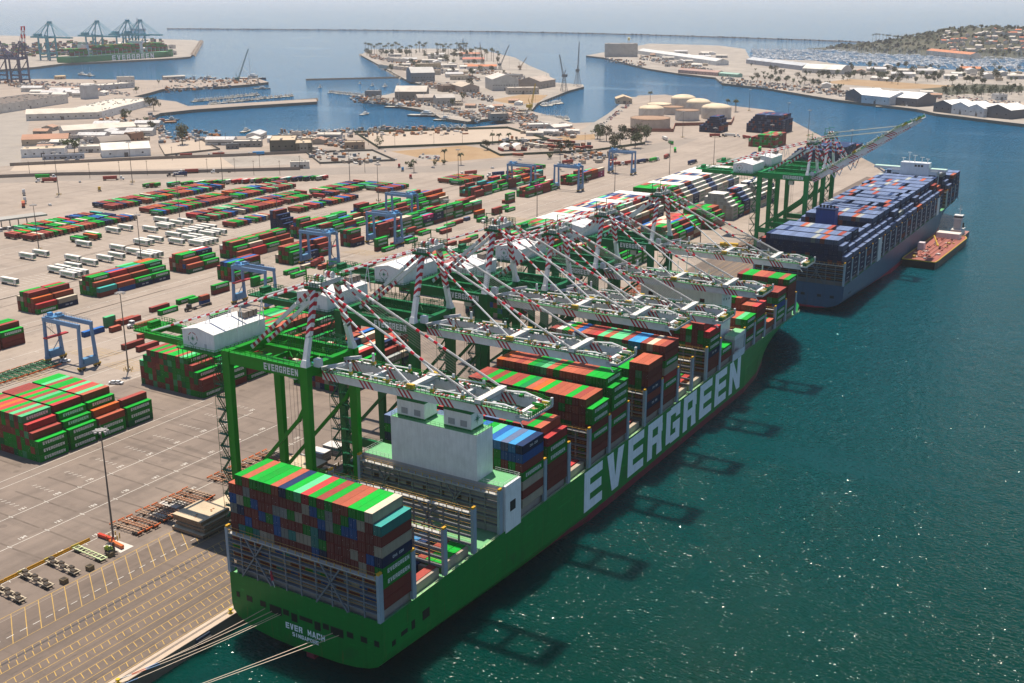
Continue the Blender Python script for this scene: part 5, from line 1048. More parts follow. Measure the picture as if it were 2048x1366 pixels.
for i, (a, b) in enumerate((((14.5, -.1, 11.2), (-2.6, -36.5, 5.6)), ((16.6, -.1, 11.2), (-2.6, -36.5, 5.5)), ((17.5, -.1, 11.2), (-2.6, -46, 5.5)), ((35, -.1, 11.2), (-2.6, -70, 5.5)), ((37, -.1, 11.2), (-2.6, -70, 5.4)), ((12, -.1, 11.2), (-2.6, -36.5, 5.4)))):
    m = MB(); p = Vector(a); q = Vector(b); pr = p
    for k in range(1, 13):
        t = k / 12; c_ = p.lerp(q, t); c_.z -= 3.0 * t * (1 - t) * (1 if i % 2 else .6); m.tube(pr, c_, .09, ((.55, .42, .3) if k < 10 else (.1, .25, .5) if k == 10 else (.6, .12, .05) if k == 11 else (.6, .55, .5)), 5, cap=False); pr = c_
    tag(m.build('mooring_line'), 'pale mooring line from the green stern to the quay, %s of six' % ordn(i), 'rope', 'mooring lines at the stern')
# railing along the concrete strip
# orange lifting frames on the far apron
for i in range(7):
    m = MB(); L_ = 6
    for z in (.3, 1.6):
        for s in (-1.2, 1.2): m.beam((-L_, s, z), (L_, s, z), .25, .25, ORG)
        for x in (-L_, -2, 2, L_): m.beam((x, -1.2, z), (x, 1.2, z), .25, .25, ORG)
    for x in (-L_, -2, 2, L_):
        for s in (-1.2, 1.2): m.beam((x, s, .3), (x, s, 2.4), .22, .22, ORG)
    o = m.build('lifting_frame'); o.location = (-58 + 3.2 * (i % 2), 342 + i * 7, ZG); o.rotation_euler.z = R(15 * (i % 3)); tag(o, 'orange steel lifting frame on the far apron, %s from the sixth crane' % ordn(i), 'lifting frame', 'orange lifting frames on the apron')
o = thing('tank_trailer', 'yellow tank trailer beside the boom-up cranes', 'trailer', (-52, 508, ZG), R(10)); m = MB(); m.tube((-6, 0, 2.2), (6, 0, 2.2), 1.3, (.6, .36, .02), 12); m.build('tank', PAINT, o); m = MB(); m.box(-6, 6, -.6, .6, .7, 1.0, (.3, .2, .03)); [m.tube((x, -1.2, .5), (x, 1.2, .5), .5, (.03, .03, .03), 8) for x in (3.5, 4.8, -4)]; m.build('wheels', PAINT, o)
for i in range(9): chassis(-44 + (i % 3) * 5, 516 + i * 4.5, R(80 + 5 * (i % 3)), 'rusty chassis left of the grey ship, %s from the yellow tank trailer' % ordn(i), 'rusty chassis before the grey ship', CHA[i % 3])

# ---------------------------------------------------------------- white trailers
WTB = (.70, .69, .63)
m = MB(); m.box(-7, 7, -1.25, 1.25, 1.3, 4.1, WTB, (.80, .77, .69)); tb_ = m.mesh('box_body', CONT)
m = MB(); text(m, 'EVERGREEN', (-4.6, -1.28, 2.15), (1, 0, 0), (0, 0, 1), 1.25, .86, .22, (.03, .22, .09)); tl_ = m.mesh('lettering', PAINT)
m = MB(); m.box(7.0, 7.06, -1.0, 1.0, 1.9, 3.9, (.10, .14, .13)); m.box(7.06, 7.1, -1.2, 1.2, 1.3, 1.7, (.04, .3, .1)); tr_ = m.mesh('reefer_unit', PAINT)
m = MB()
for x in (-5.8, -4.6):
    for s in (-1, 1): m.tube((x, s * .75, .5), (x, s * 1.2, .5), .5, (.03, .03, .03), 8)
m.box(-6.6, -3.6, -.6, .6, .7, 1.3, (.06, .055, .05)); m.box(4.0, 4.2, -.9, -.7, 0, 1.3, (.1, .1, .1)); m.box(4.0, 4.2, .7, .9, 0, 1.3, (.1, .1, .1)); m.box(-7, 7, -.5, .5, 1.1, 1.3, (.08, .2, .1)); tw_ = m.mesh('running_gear', PAINT)
WROW = ((-368, (200, 232, 237, 244, 256, 268, 277, 291, 327, 339, 345, 355, 360, 366), 'front row'), (-386, (258, 293, 313, 317, 325, 341, 351, 356, 362, 368, 374), 'second row'), (-416, (247, 257, 290, 347, 359, 363, 372, 380), 'third row'), (-436, (313, 331, 375, 342), 'back row'), (-352, (228, 232, 236, 286, 290, 294, 330, 334, 338, 342), 'row half hidden behind the stacks'))
for xr, ys, nm in WROW:
    for i, y in enumerate(ys):
        o = thing('trailer', 'white box trailer with green letters, %s of the %s' % (ordn(i), nm), 'trailer', (xr - 7.2, y, ZG), R(rnd.uniform(-1, 1)), 'white trailers parked in the yard')
        for nme, me in (('box_body', tb_), ('lettering', tl_), ('reefer_unit', tr_), ('running_gear', tw_)): link(nme, me, o)
# chassis under the wheeled containers, one mass too small to tell apart
m = MB()
for d in CL:
    if d.get('wheel'):
        a, b = (6.2, 1.1) if d['ori'] == 'X' else (1.1, d['L'] / 2); m.box(d['x'] - a, d['x'] + a, d['y'] - b, d['y'] + b, ZG + 1.0, ZG + 1.3, (.10, .06, .04))
        if d['ori'] == 'X':
            for x in (-5, -3.8): m.box(d['x'] + x, d['x'] + x + 1, d['y'] - 1.1, d['y'] + 1.1, ZG + .05, ZG + 1, (.03, .03, .03))
            m.box(d['x'] + 4, d['x'] + 4.2, d['y'] - .8, d['y'] + .8, ZG, ZG + 1, (.06, .06, .06))
        else: m.box(d['x'] - 1.1, d['x'] + 1.1, d['y'] - 2.5, d['y'] - .5, ZG + .05, ZG + 1, (.03, .03, .03))
o = tag(m.build('parked_chassis'), 'dark chassis under the wheeled container rows', 'chassis', kind='stuff')

# ---------------------------------------------------------------- trucks and cars
def cab_mesh(c):
    m = MB(); m.box(-1.1, 1.1, 2.3, 4.2, .9, 3.6, c); m.hexa([(-.95, 4.2, .9), (.95, 4.2, .9), (.85, 6.0, .9), (-.85, 6.0, .9), (-.95, 4.2, 2.2), (.95, 4.2, 2.2), (.85, 6.0, 1.8), (-.85, 6.0, 1.8)], c); m.box(-.95, .95, 4.2, 4.26, 2.3, 3.3, (.03, .04, .05)); m.box(-1.11, 1.11, 3.0, 4.0, 2.3, 3.2, (.03, .04, .05)); m.box(-.4, .4, -1.2, 2.4, .7, 1.0, (.06, .06, .06)); return m.mesh('cab', PAINT)
m = MB()
for y in (5.2, .4, -.8):
    for s in (-1, 1): m.tube((s * .75, y, .52), (s * 1.2, y, .52), .52, (.025, .025, .025), 8)
CW = m.mesh('wheels', PAINT)
m = MB()
for y in (-11.5, -10.2):
    for s in (-1, 1): m.tube((s * .75, y, .52), (s * 1.2, y, .52), .52, (.025, .025, .025), 8)
m.box(-.6, .6, -12.4, .8, 1.0, 1.3, (.07, .06, .055)); TCH = m.mesh('chassis', PAINT)
CABS = {c: cab_mesh(v) for c, v in (('white', (.7, .7, .68)), ('black', (.02, .02, .022)), ('red', (.45, .03, .03)), ('blue', (.05, .25, .5)), ('yellow', (.6, .36, .03)), ('green', (.02, .25, .07)))}
LOADS = {}
for c in ('maroon', 'green', 'navy', 'blue', 'white', 'orange', 'light blue', 'brown'):
    m = MB(); m.box(-1.22, 1.22, -12.4, -.2, 1.32, 3.95, CC[c]); LOADS[c] = m.mesh('container_load', CONT)
def truck(u, v, u2, v2, cab, load, label):
    p = P(u, v); q = P(u2, v2); a = math.atan2(-(q.x - p.x), q.y - p.y); o = thing('truck', label, 'truck', (p.x, p.y, ZG + .04), a, 'trucks on the terminal roads'); link('cab', CABS[cab], o); link('wheels', CW, o)
    if load is not None: link('chassis', TCH, o)
    if load: link('container_load', LOADS[load], o)
TR = [(85, 365, 60, 365.6, 'white', 'maroon', 'truck heading left on the road'), (100, 357, 130, 356, 'white', 'green', 'truck beside the wall'), (235, 360, 265, 358.8, 'white', 'maroon', 'truck on the road left of the masts'), (347, 353, 330, 353.6, 'black', 'navy', 'truck on the road with dark cab'), (370, 347, 350, 347.8, 'white', 'maroon', 'truck near the empty lot'), (435, 346, 415, 346.8, 'white', '', 'white truck with empty chassis by the wall'), (360, 315, 340, 315.6, 'black', 'maroon', 'truck on the back road'), (425, 313, 410, 313.4, 'white', 'maroon', 'truck following on the back road'), (505, 311, 490, 311.5, 'white', 'light blue', 'truck with bright trailer on the back road'),
      (388, 619, 375, 623, 'black', '', 'black tractor with empty chassis beside the green stacks'), (275, 652, 262, 656, 'white', '', 'white tractor with empty chassis beside the brown container'), (798, 336, 800, 332, 'red', None, 'red tractor at the crossing'), (805, 343, 807, 338, 'blue', None, 'blue tractor at the crossing'), (822, 358, 818, 352, 'red', None, 'dark red tractor at the yard gate'), (985, 353, 975, 354, 'white', 'navy', 'truck queueing behind the gantry pair'), (930, 351, 920, 352, 'white', 'maroon', 'truck at the end of the wheeled rows'), (1125, 329, 1115, 330, 'white', 'maroon', 'truck on the road behind the far gantries'), (1240, 331, 1250, 330, 'white', 'maroon', 'first truck of the queue along the far yard'), (1268, 328, 1278, 326.6, 'white', 'maroon', 'second truck of the queue along the far yard'), (1290, 325, 1299, 323.5, 'black', 'navy', 'third truck of the queue along the far yard'), (1312, 322, 1320, 320, 'white', 'green', 'fourth truck of the queue along the far yard'), (1335, 315, 1342, 311, 'black', 'maroon', 'fifth truck of the queue'), (1350, 302, 1350, 296, 'green', 'green', 'truck in the bend of the queue'), (1340, 287, 1333, 283, 'green', 'green', 'truck past the bend of the queue'), (1328, 279, 1322, 276, 'white', 'white', 'truck by the yellow kerb'), (1388, 327, 1395, 325, 'black', 'navy', 'dark truck alone in the open yard'), (1505, 314, 1499, 317, 'blue', 'navy', 'truck with pale blue cab near the reefers'), (1520, 300, 1523, 295, 'white', 'green', 'truck at the end of the far queue'), (1512, 285, 1516, 282, 'green', 'white', 'truck in the far queue'), (1500, 279, 1506, 280, 'white', 'maroon', 'truck turning into the far queue'), (1440, 274, 1447, 274, 'black', 'maroon', 'truck in front of the small navy block'), (1470, 274, 1478, 274.4, 'white', 'white', 'truck with pale box in front of the navy blocks'), (972, 444, 965, 447, 'white', '', 'white tractor beside the stacks at the yard centre'), (640, 527, 645, 524, 'red', 'maroon', 'red truck under the middle gantry'), (1170, 366, 1178, 363, 'black', '', 'dark tractor beside the last lane block'),
      (48, 388, 46, 378, 'white', '', 'white truck at the entrance booths'), (47, 411, 46, 402, 'yellow', 'brown', 'yellow truck queueing at the entrance'), (187 / 3.73, 404, 50, 398, 'white', '', 'white truck beside the yellow truck at the entrance'), (200, 383, 196, 378, 'yellow', None, 'yellow yard tractor near the parked chassis')]
for t in TR: truck(*t)
def car_mesh(c):
    m = MB(); m.box(-.9, .9, -2.2, 2.2, .3, .95, c); m.hexa([(-.85, -1.5, .95), (.85, -1.5, .95), (.85, 1.1, .95), (-.85, 1.1, .95), (-.7, -1.0, 1.5), (.7, -1.0, 1.5), (.7, .5, 1.5), (-.7, .5, 1.5)], (.04, .05, .06), c); return m.mesh('body', PAINT)
m = MB()
for y in (-1.3, 1.3):
    for s in (-1, 1): m.tube((s * .65, y, .34), (s * .95, y, .34), .34, (.025, .025, .025), 8)
WHL = m.mesh('wheels', PAINT)
CARC = [('white', (.75, .75, .74)), ('silver', (.42, .42, .43)), ('black', (.03, .03, .032)), ('blue', (.05, .12, .3)), ('red', (.4, .04, .04))]
CARM = {n: car_mesh(c) for n, c in CARC}
def car(x, y, a, cn, label, group, z=ZG):
    o = thing('car', label, 'car', (x, y, z + .04), a, group); link('body', CARM[cn], o); link('wheels', WHL, o)
for u, v, a, cn, lb in ((228, 768, -1.1, 'white', 'white car parked left of its twin in the open yard'), (237, 768, -1.25, 'white', 'white car parked right of its twin in the open yard'), (131, 724, -.9, 'white', 'white pickup beside the wheels of the left gantry'), (160, 365, 1.0, 'silver', 'silver car on the road at left'), (100, 411, 1.2, 'white', 'white car by the yellow kerb'), (770, 303, .6, 'white', 'white car at the crossing behind the wheeled rows'), (792, 320, .4, 'white', 'white car on the side street'), (866, 336, 1.2, 'silver', 'silver car on the road bend'), (985, 337, 1.2, 'white', 'white van on the road behind the rows'), (1040, 320, 1.1, 'white', 'white car beside the dry field')):
    p = P(u, v); car(p.x, p.y, a, cn, lb, 'cars in the yard and on the roads')
# ---------------------------------------------------------------- buildings
WNM = MB(); WNM.box(-.9, .9, -.08, .0, -.7, .7, (.04, .05, .06)); WINM = WNM.mesh('window', GLASS)
def bld(u0, v0, u1, v1, depth, h, wall, roof, kind, label, z=ZG, nw=0, rows=1, cat='building', over=.4):
    a = P(u0, v0, z); b = P(u1, v1, z); d = (b - a); L = d.length; rz = math.atan2(d.y, d.x); o = thing('building', label, cat, (a.x, a.y, z), rz)
    m = MB(); m.box(0, L, 0, depth, -.3, h, wall)
    if kind == 'gable':
        rh = min(depth, L) * .16
        if L >= depth: 
            for x in (0, L): m.face(((x, 0, h), (x, depth, h), (x, depth / 2, h + rh)), wall)
        else:
            for y in (0, depth): m.face(((0, y, h), (L, y, h), (L / 2, y, h + rh)), wall)
    m.build('wall', ROUGH, o); m = MB(); e = over
    if kind == 'flat':
        m.box(-e * .4, L + e * .4, -e * .4, depth + e * .4, h, h + .25, tuple(x * .9 for x in wall), roof)
        for k in range(max(2, int(L * depth / 220))): 
            w_, q = rnd.uniform(1, 3), rnd.uniform(1, 3); m.cbox(rnd.uniform(2, max(2.1, L - 2)), rnd.uniform(2, max(2.1, depth - 2)), h + .25, w_, q, rnd.uniform(.6, 1.6), jit((.4, .38, .34), .4))
        t = .35
        for bx in ((0, L, 0, t), (0, L, depth - t, depth), (0, t, t, depth - t), (L - t, L, t, depth - t)): m.box(bx[0], bx[1], bx[2], bx[3], h + .25, h + .9, wall)
    elif kind == 'gable':
        if L >= depth:
            m.face(((-e, -e, h - .1), (L + e, -e, h - .1), (L + e, depth / 2, h + rh + .12), (-e, depth / 2, h + rh + .12)), roof); m.face(((-e, depth / 2, h + rh + .12), (L + e, depth / 2, h + rh + .12), (L + e, depth + e, h - .1), (-e, depth + e, h - .1)), roof)
        else:
            m.face(((-e, -e, h - .1), (-e, depth + e, h - .1), (L / 2, depth + e, h + rh + .12), (L / 2, -e, h + rh + .12)), roof); m.face(((L / 2, -e, h + rh + .12), (L / 2, depth + e, h + rh + .12), (L + e, depth + e, h - .1), (L + e, -e, h - .1)), roof)
    else:
        n = 10
        for k in range(n):
            t0, t1 = k / n, (k + 1) / n; f = lambda t: (depth * t, h - .1 + min(depth, L) * .2 * math.sin(math.pi * t))
            (ya, za_), (yb, zb_) = f(t0), f(t1); m.face(((0, ya, za_), (L, ya, za_), (L, yb, zb_), (0, yb, zb_)), roof)
            for x in (0, L): m.face(((x, ya, h - .2), (x, yb, h - .2), (x, yb, zb_), (x, ya, za_)), wall)
    m.build('roof', ROOF, o)
    for r in range(rows):
        for k in range(nw):
            w_ = link('window', WINM, o); w_.location = (L * (k + .5) / nw, 0, h * (r + .55) / (rows + .15))
    if nw and L > 14:
        m = MB(); m.box(L * .45, L * .45 + 4, -.1, 0, 0, min(4.5, h * .6), (.14, .13, .12)); m.build('door', PAINT, o)
    return o
W_ = (.62, .58, .52); WW = (.74, .73, .70); TAN = (.50, .40, .29); DK = (.13, .125, .10); RW = (.62, .56, .47); BR = (.36, .2, .13)
BL = [(-10, 229, 137, 206, 70, 12, W_, (.15, .12, .10), 'flat', 'large white warehouse with dark solar roof at far left', 8), (53, 242, 205, 237, 32, 9, W_, RW, 'gable', 'long white warehouse with pale roof behind the sheds', 10), (205, 237, 306, 210, 60, 9, WW, RW, 'flat', 'white cannery complex beside the boat basin', 8), (128, 273, 273, 264, 28, 7, W_, RW, 'gable', 'long pale shed with wide roof at left', 6), (44, 292, 137, 289, 26, 7, TAN, (.42, .22, .14), 'gable', 'shed with rusty brown roof at left', 4), (43, 316, 130, 313, 26, 8, WW, (.56, .45, .32), 'flat', 'pale block of a warehouse by the side road', 5), (85, 320, 168, 317, 8, 4, (.4, .42, .45), (.3, .3, .32), 'flat', 'low shopfront building with cars before it', 8), (205, 316, 302, 311, 34, 8, WW, (.72, .67, .58), 'gable', 'white gabled warehouse next to the empty parking lot', 3), (157, 306, 202, 305, 22, 6, (.66, .62, .55), RW, 'flat', 'small white workshop left of the gabled warehouse', 4), (202, 297, 263, 292, 24, 7, (.3, .27, .24), (.26, .22, .19), 'arch', 'shed with dark vaulted roof behind the white warehouse', 0), (263, 290, 289, 287, 12, 12, BR, (.3, .19, .13), 'flat', 'narrow brown tower building', 3), (172, 199, 198, 197, 16, 21, (.5, .5, .49), (.5, .48, .45), 'flat', 'tall grey silo block at the boat basin', 0), (202, 181, 270, 175, 34, 8, (.4, .42, .44), RW, 'flat', 'low warehouse by the crowded car park', 6), (236, 169, 270, 168, 20, 13, W_, RW, 'flat', 'block building near the channel', 3), (328, 160, 371, 158, 10, 6, (.42, .4, .36), (.5, .46, .4), 'gable', 'low shed on the channel pier', 3), (112, 159, 132, 158, 9, 6, TAN, (.55, .4, .22), 'gable', 'tan hut beside the channel', 2),
      (540, 303, 591, 302, 46, 11, DK, (.56, .44, .3), 'flat', 'dark green warehouse with tan flat roof by the basin', 4), (592, 303, 625, 302, 34, 8, DK, (.5, .4, .28), 'flat', 'lower wing beside the dark green warehouse', 3), (466, 295, 523, 294, 16, 6, (.30, .29, .27), (.62, .56, .48), 'flat', 'loading shed with open bays near the basin', 6), (453, 299, 478, 298, 9, 5, (.16, .17, .18), (.2, .2, .2), 'flat', 'dark office cabin near the basin', 3), (581, 338, 619, 337, 11, 6, (.68, .64, .57), RW, 'flat', 'small white hut beside the weedy lot', 2), (690, 299, 730, 298, 15, 7, (.36, .26, .18), (.42, .33, .23), 'flat', 'brown block building beside the fenced lot', 4), (600, 303, 622, 302, 18, 7, (.3, .28, .24), (.45, .38, .3), 'flat', 'grey shop beside the street of the basin', 3),
      (1058, 260, 1106, 259, 18, 6, W_, (.7, .66, .6), 'flat', 'white repair sheds on the neck of land', 5), (1108, 263, 1140, 260, 16, 5, (.5, .47, .43), (.68, .62, .55), 'gable', 'pale roofed shed beside the repair sheds', 3), (983, 241, 1017, 240, 22, 8, (.34, .29, .25), (.40, .34, .28), 'flat', 'grey block building beside the boatyard', 4)]
for a in BL: bld(*a[:10], z=ZG, nw=a[10])
BI = [(822, 164, 870, 163, 55, 17, (.2, .22, .24), (.5, .48, .45), 'arch', 'big grey hangar on the island shore', 8), (790, 201, 853, 201, 46, 14, (.20, .18, .16), (.55, .49, .42), 'gable', 'dark boathouse with pale roof by the marina', 6), (730, 194, 760, 194, 22, 9, (.16, .19, .22), (.24, .24, .25), 'flat', 'dark blue shed at the anchorage', 3), (836, 206, 873, 205, 26, 8, (.33, .3, .27), (.42, .36, .31), 'gable', 'long shed right of the boathouse', 4), (873, 212, 911, 211, 26, 12, (.36, .35, .33), (.46, .42, .38), 'gable', 'grey hall in front of the boathouse', 4), (885, 184, 908, 183, 22, 10, (.22, .15, .11), (.3, .22, .17), 'flat', 'dark brick block on the island', 4), (924, 187, 959, 186, 70, 11, (.36, .3, .25), (.50, .42, .33), 'gable', 'weathered hall left of the big white plant', 5), (985, 182, 1037, 181, 70, 20, (.52, .5, .46), (.62, .56, .5), 'gable', 'big old shipyard hall with rows of windows', 10), (1016, 189, 1078, 188, 26, 10, (.44, .39, .33), (.55, .48, .4), 'flat', 'long low hall in front of the shipyard hall', 9), (1080, 178, 1111, 173, 44, 13, (.34, .29, .25), (.45, .38, .32), 'gable', 'grey gabled hall beside the dock cranes', 5),
      (935, 140, 993, 140, 22, 8, (.62, .58, .52), (.58, .20, .09), 'gable', 'white house block with orange tile roof on the island', 6), (925, 125, 968, 125, 24, 8, (.6, .54, .46), (.5, .17, .12), 'gable', 'second tiled roof block behind it on the island', 6), (918, 113, 960, 113, 22, 7, (.55, .5, .44), (.48, .2, .12), 'gable', 'third tiled roof house among the palms', 5), (757, 136, 819, 142, 20, 7, (.55, .48, .40), (.50, .44, .36), 'flat', 'long low prison wing on the island', 9), (836, 138, 882, 137, 26, 11, (.50, .38, .24), (.45, .38, .3), 'flat', 'tan cell block on the island', 8), (856, 118, 892, 118, 26, 8, (.52, .49, .45), (.48, .44, .4), 'flat', 'grey hall in the middle of the island', 5), (900, 160, 936, 160, 20, 8, (.48, .41, .32), (.44, .38, .3), 'flat', 'tan workshop on the island', 5), (775, 122, 800, 125, 18, 8, (.58, .54, .47), (.5, .45, .38), 'flat', 'white low house at the tip of the island', 4), (850, 150, 880, 150, 22, 9, (.45, .38, .3), (.46, .4, .33), 'flat', 'brownish workshop above the hangar', 4), (1000, 155, 1040, 156, 18, 6, (.4, .37, .34), (.3, .32, .34), 'flat', 'low sheds on the island shore', 4)]
for a in BI: bld(*a[:10], z=4.0, nw=a[10])
BW = [(1210, 114, 1275, 114, 40, 34, (.42, .39, .35), (.5, .46, .42), 'flat', 'massive pale grain silo building across the channel', 0), (1275, 108, 1432, 131, 32, 10, (.62, .62, .6), (.60, .6, .58), 'gable', 'very long white pier warehouse across the channel', 22), (1492, 127, 1604, 141, 32, 10, (.34, .36, .4), (.46, .48, .5), 'gable', 'long grey pier warehouse beside the marina', 14), (1604, 145, 1682, 149, 45, 9, (.45, .43, .4), (.72, .69, .62), 'arch', 'white round roofed hall across the channel', 5), (1356, 146, 1435, 152, 20, 7, (.45, .3, .27), (.40, .26, .22), 'gable', 'reddish waterfront village sheds', 12), (1437, 152, 1475, 155, 14, 6, (.22, .42, .34), (.3, .45, .38), 'gable', 'green shed on the far waterfront', 4), (1852, 108, 1940, 117, 30, 10, (.58, .5, .42), (.55, .22, .11), 'gable', 'long apartment row with orange roof by the marina', 10), (1955, 106, 1985, 106, 24, 10, (.55, .46, .38), (.52, .18, .09), 'gable', 'orange roofed hotel below the hill', 5), (1918, 142, 1960, 143, 22, 6, (.5, .42, .34), (.56, .2, .09), 'gable', 'orange roofed clubhouse beside the marina', 5), (1740, 160, 1775, 163, 14, 5, W_, (.68, .65, .6), 'gable', 'white tent roofed hall on the dry meadow', 3), (1990, 200, 2014, 200, 16, 8, (.62, .6, .57), (.5, .5, .5), 'flat', 'white house behind the wharf', 3)]
for a in BW: bld(*a[:10], z=4.0, nw=a[10])
for i, (u0, v0, u1, v1) in enumerate(((1690, 200, 1722, 205), (1722, 205, 1778, 211), (1778, 209, 1834, 214), (1866, 223, 1902, 227), (1902, 227, 1936, 231), (1936, 231, 1966, 235), (1966, 234, 2020, 239))):
    bld(u0, v0, u1, v1, 46, 12, (.56, .57, .58) if i in (1, 4, 5) else (.13, .13, .14), (.82, .81, .78), 'gable', 'white roofed wharf shed across the channel, %s of seven from the left' % ordn(i), z=4.0, nw=3)
bld(1232, 208, 1264, 208, 30, 8, TAN, (.62, .46, .3), 'gable', 'tan pier shed left of the storage tanks', z=ZG, nw=3)
# entrance canopy with booths
a = P(-10, 462); o = thing('gate_canopy', 'long grey entrance canopy with booths at the left edge', 'canopy', (a.x, a.y, ZG), math.atan2((P(66, 452) - a).y, (P(66, 452) - a).x))
m = MB(); m.box(-10, 38, 0, 12, 6.2, 7.4, (.30, .29, .27), (.36, .35, .32)); m.build('roof', ROOF, o)
for k in range(7): 
    m = MB(); m.box(k * 6 - 6, k * 6 - 5.4, 4, 4.6, 0, 6.2, (.25, .24, .22)); m.build('post', PAINT, o)
for k in range(6): 
    m = MB(); m.box(k * 6 - 4.4, k * 6 - 2.4, -6, -2.5, 0, 2.7, (.66, .64, .6)); m.box(k * 6 - 4.3, k * 6 - 2.5, -6.05, -6, 1.2, 2.2, (.03, .04, .05)); m.build('booth', PAINT, o)
# walls / fences along the road
def wall_line(name, pts, h, c, label, t=.4):
    m = MB()
    for a, b in zip(pts[:-1], pts[1:]): m.beam(Vector((*P(*a)[:2], ZG + h / 2)), Vector((*P(*b)[:2], ZG + h / 2)), t, h, c)
    tag(m.build(name, ROUGH), label, 'wall' if name == 'wall' else 'fence')
wall_line('wall', [(-30, 357), (120, 351), (350, 347), (440, 344), (600, 340)], 3.0, (.27, .225, .19), 'long concrete wall between the road and the empty lot')
wall_line('wall', [(20, 332), (300, 319), (470, 313), (620, 306)], 3.0, (.25, .21, .18), 'long concrete wall behind the empty parking lot')
wall_line('fence', [(709, 266), (757, 297), (930, 290), (1099, 281), (1015, 257), (709, 266)], 2.6, (.07, .10, .07), 'dark green screen fence around the bare lot')
wall_line('fence', [(612, 306), (640, 328), (790, 322), (745, 302), (612, 306)], 2.0, (.12, .12, .11), 'dark mesh fence around the gravel lot')
wall_line('fence', [(960, 292), (1000, 312), (1180, 304), (1290, 288)], 2.4, (.06, .085, .06), 'dark screen fence around the truck yard')
wall_line('fence', [(318, 291), (330, 312), (440, 300), (400, 279)], 2.0, (.2, .18, .15), 'wire fence around the waterfront lot')
# two white arched shelters
for i, u in enumerate((1016, 1040)):
    a = P(u - 10, 303); o = thing('arched_shelter', 'white arched fabric shelter, the %s one of the pair' % ('left', 'right')[i], 'shelter', (a.x, a.y, ZG), math.atan2((P(u + 12, 302) - a).y, (P(u + 12, 302) - a).x)); m = MB(); n = 12
    for k in range(n):
        t0, t1 = math.pi * k / n, math.pi * (k + 1) / n; f = lambda t: (6 - 6.4 * math.cos(t), 3 + 4.6 * math.sin(t)); (xa, za_), (xb, zb_) = f(t0), f(t1); m.face(((xa, 0, za_), (xb, 0, zb_), (xb, 14, zb_), (xa, 14, za_)), (.78, .75, .68))
    m.build('fabric_roof', PAINT, o); m = MB(); m.box(-1.4, .9, 0, 14, 0, 3, CC['maroon']); m.box(11.2, 13.5, 0, 14, 0, 3, CC['maroon']); m.build('side_container', CONT, o)

# ---------------------------------------------------------------- storage tanks
def tank(u, v, r, h, dome, c, label):
    p = P(u, v); o = thing('storage_tank', label, 'tank', (p.x, p.y, ZG), 0, 'storage tanks by the channel'); m = MB(); m.lathe([(r, 0), (r, h)], 0, 0, 36, c); m.build('shell', ROUGH, o, False); m = MB()
    if dome: m.lathe([(r + .15, h)] + [(r * math.cos(t), h + dome * math.sin(t)) for t in (.25, .5, .75, 1.0, 1.25, 1.5)], 0, 0, 36, (.66, .54, .38)); m.build('dome_roof', ROOF, o, True)
    else: m.lathe([(r - .3, h - .8), (r * .5, h - .6), (.3, h - .5)], 0, 0, 36, (.50, .38, .26)); m.lathe([(r + .2, h - .3), (r + .2, h + .2)], 0, 0, 36, (.35, .22, .14)); m.build('flat_roof', ROOF, o)
    m = MB(); m.rail([(r * math.cos(t), r * math.sin(t), h) for t in [k * math.pi / 8 for k in range(17)]], 1.1, (.4, .3, .22), 4, .12)
    for k in range(10): m.beam((r * math.cos(-2.2 + .08 * k), r * math.sin(-2.2 + .08 * k), h * k / 10), (r * math.cos(-2.2 + .08 * (k + 1)), r * math.sin(-2.2 + .08 * (k + 1)), h * (k + 1) / 10), .5, .2, (.35, .24, .16))
    m.build('stair', PAINT, o)
TC = (.60, .54, .47)
tank(1300, 255, 25, 12, 0, (.52, .42, .34), 'wide rust streaked storage tank nearest the yard'); tank(1302, 236, 17, 13, 4.5, TC, 'domed storage tank behind the rust streaked one'); tank(1374, 240, 16, 13, 0, (.56, .52, .47), 'open topped grey storage tank in the middle'); tank(1432, 236, 20, 14, 5.5, TC, 'largest domed tank at the right'); tank(1396, 226, 17, 15, 5.5, TC, 'domed tank second from the right'); tank(1366, 217, 18, 15, 5.5, TC, 'domed tank farthest back'); tank(1318, 222, 18, 10, 2.0, TC, 'low white tank at the back left'); tank(1345, 228, 15, 10, 0, (.5, .45, .4), 'low flat tank between the domes')
m = MB(); q = [Vector((*P(u, v)[:2], ZG)) for u, v in ((1255, 263), (1346, 264), (1350, 252), (1462, 250), (1468, 238))]
for a, b in zip(q[:-1], q[1:]): m.beam(a + Vector((0, 0, 2)), b + Vector((0, 0, 2)), .6, 4.0, (.26, .10, .07))
tag(m.build('wall', ROUGH), 'dark red wall around the storage tanks', 'wall')

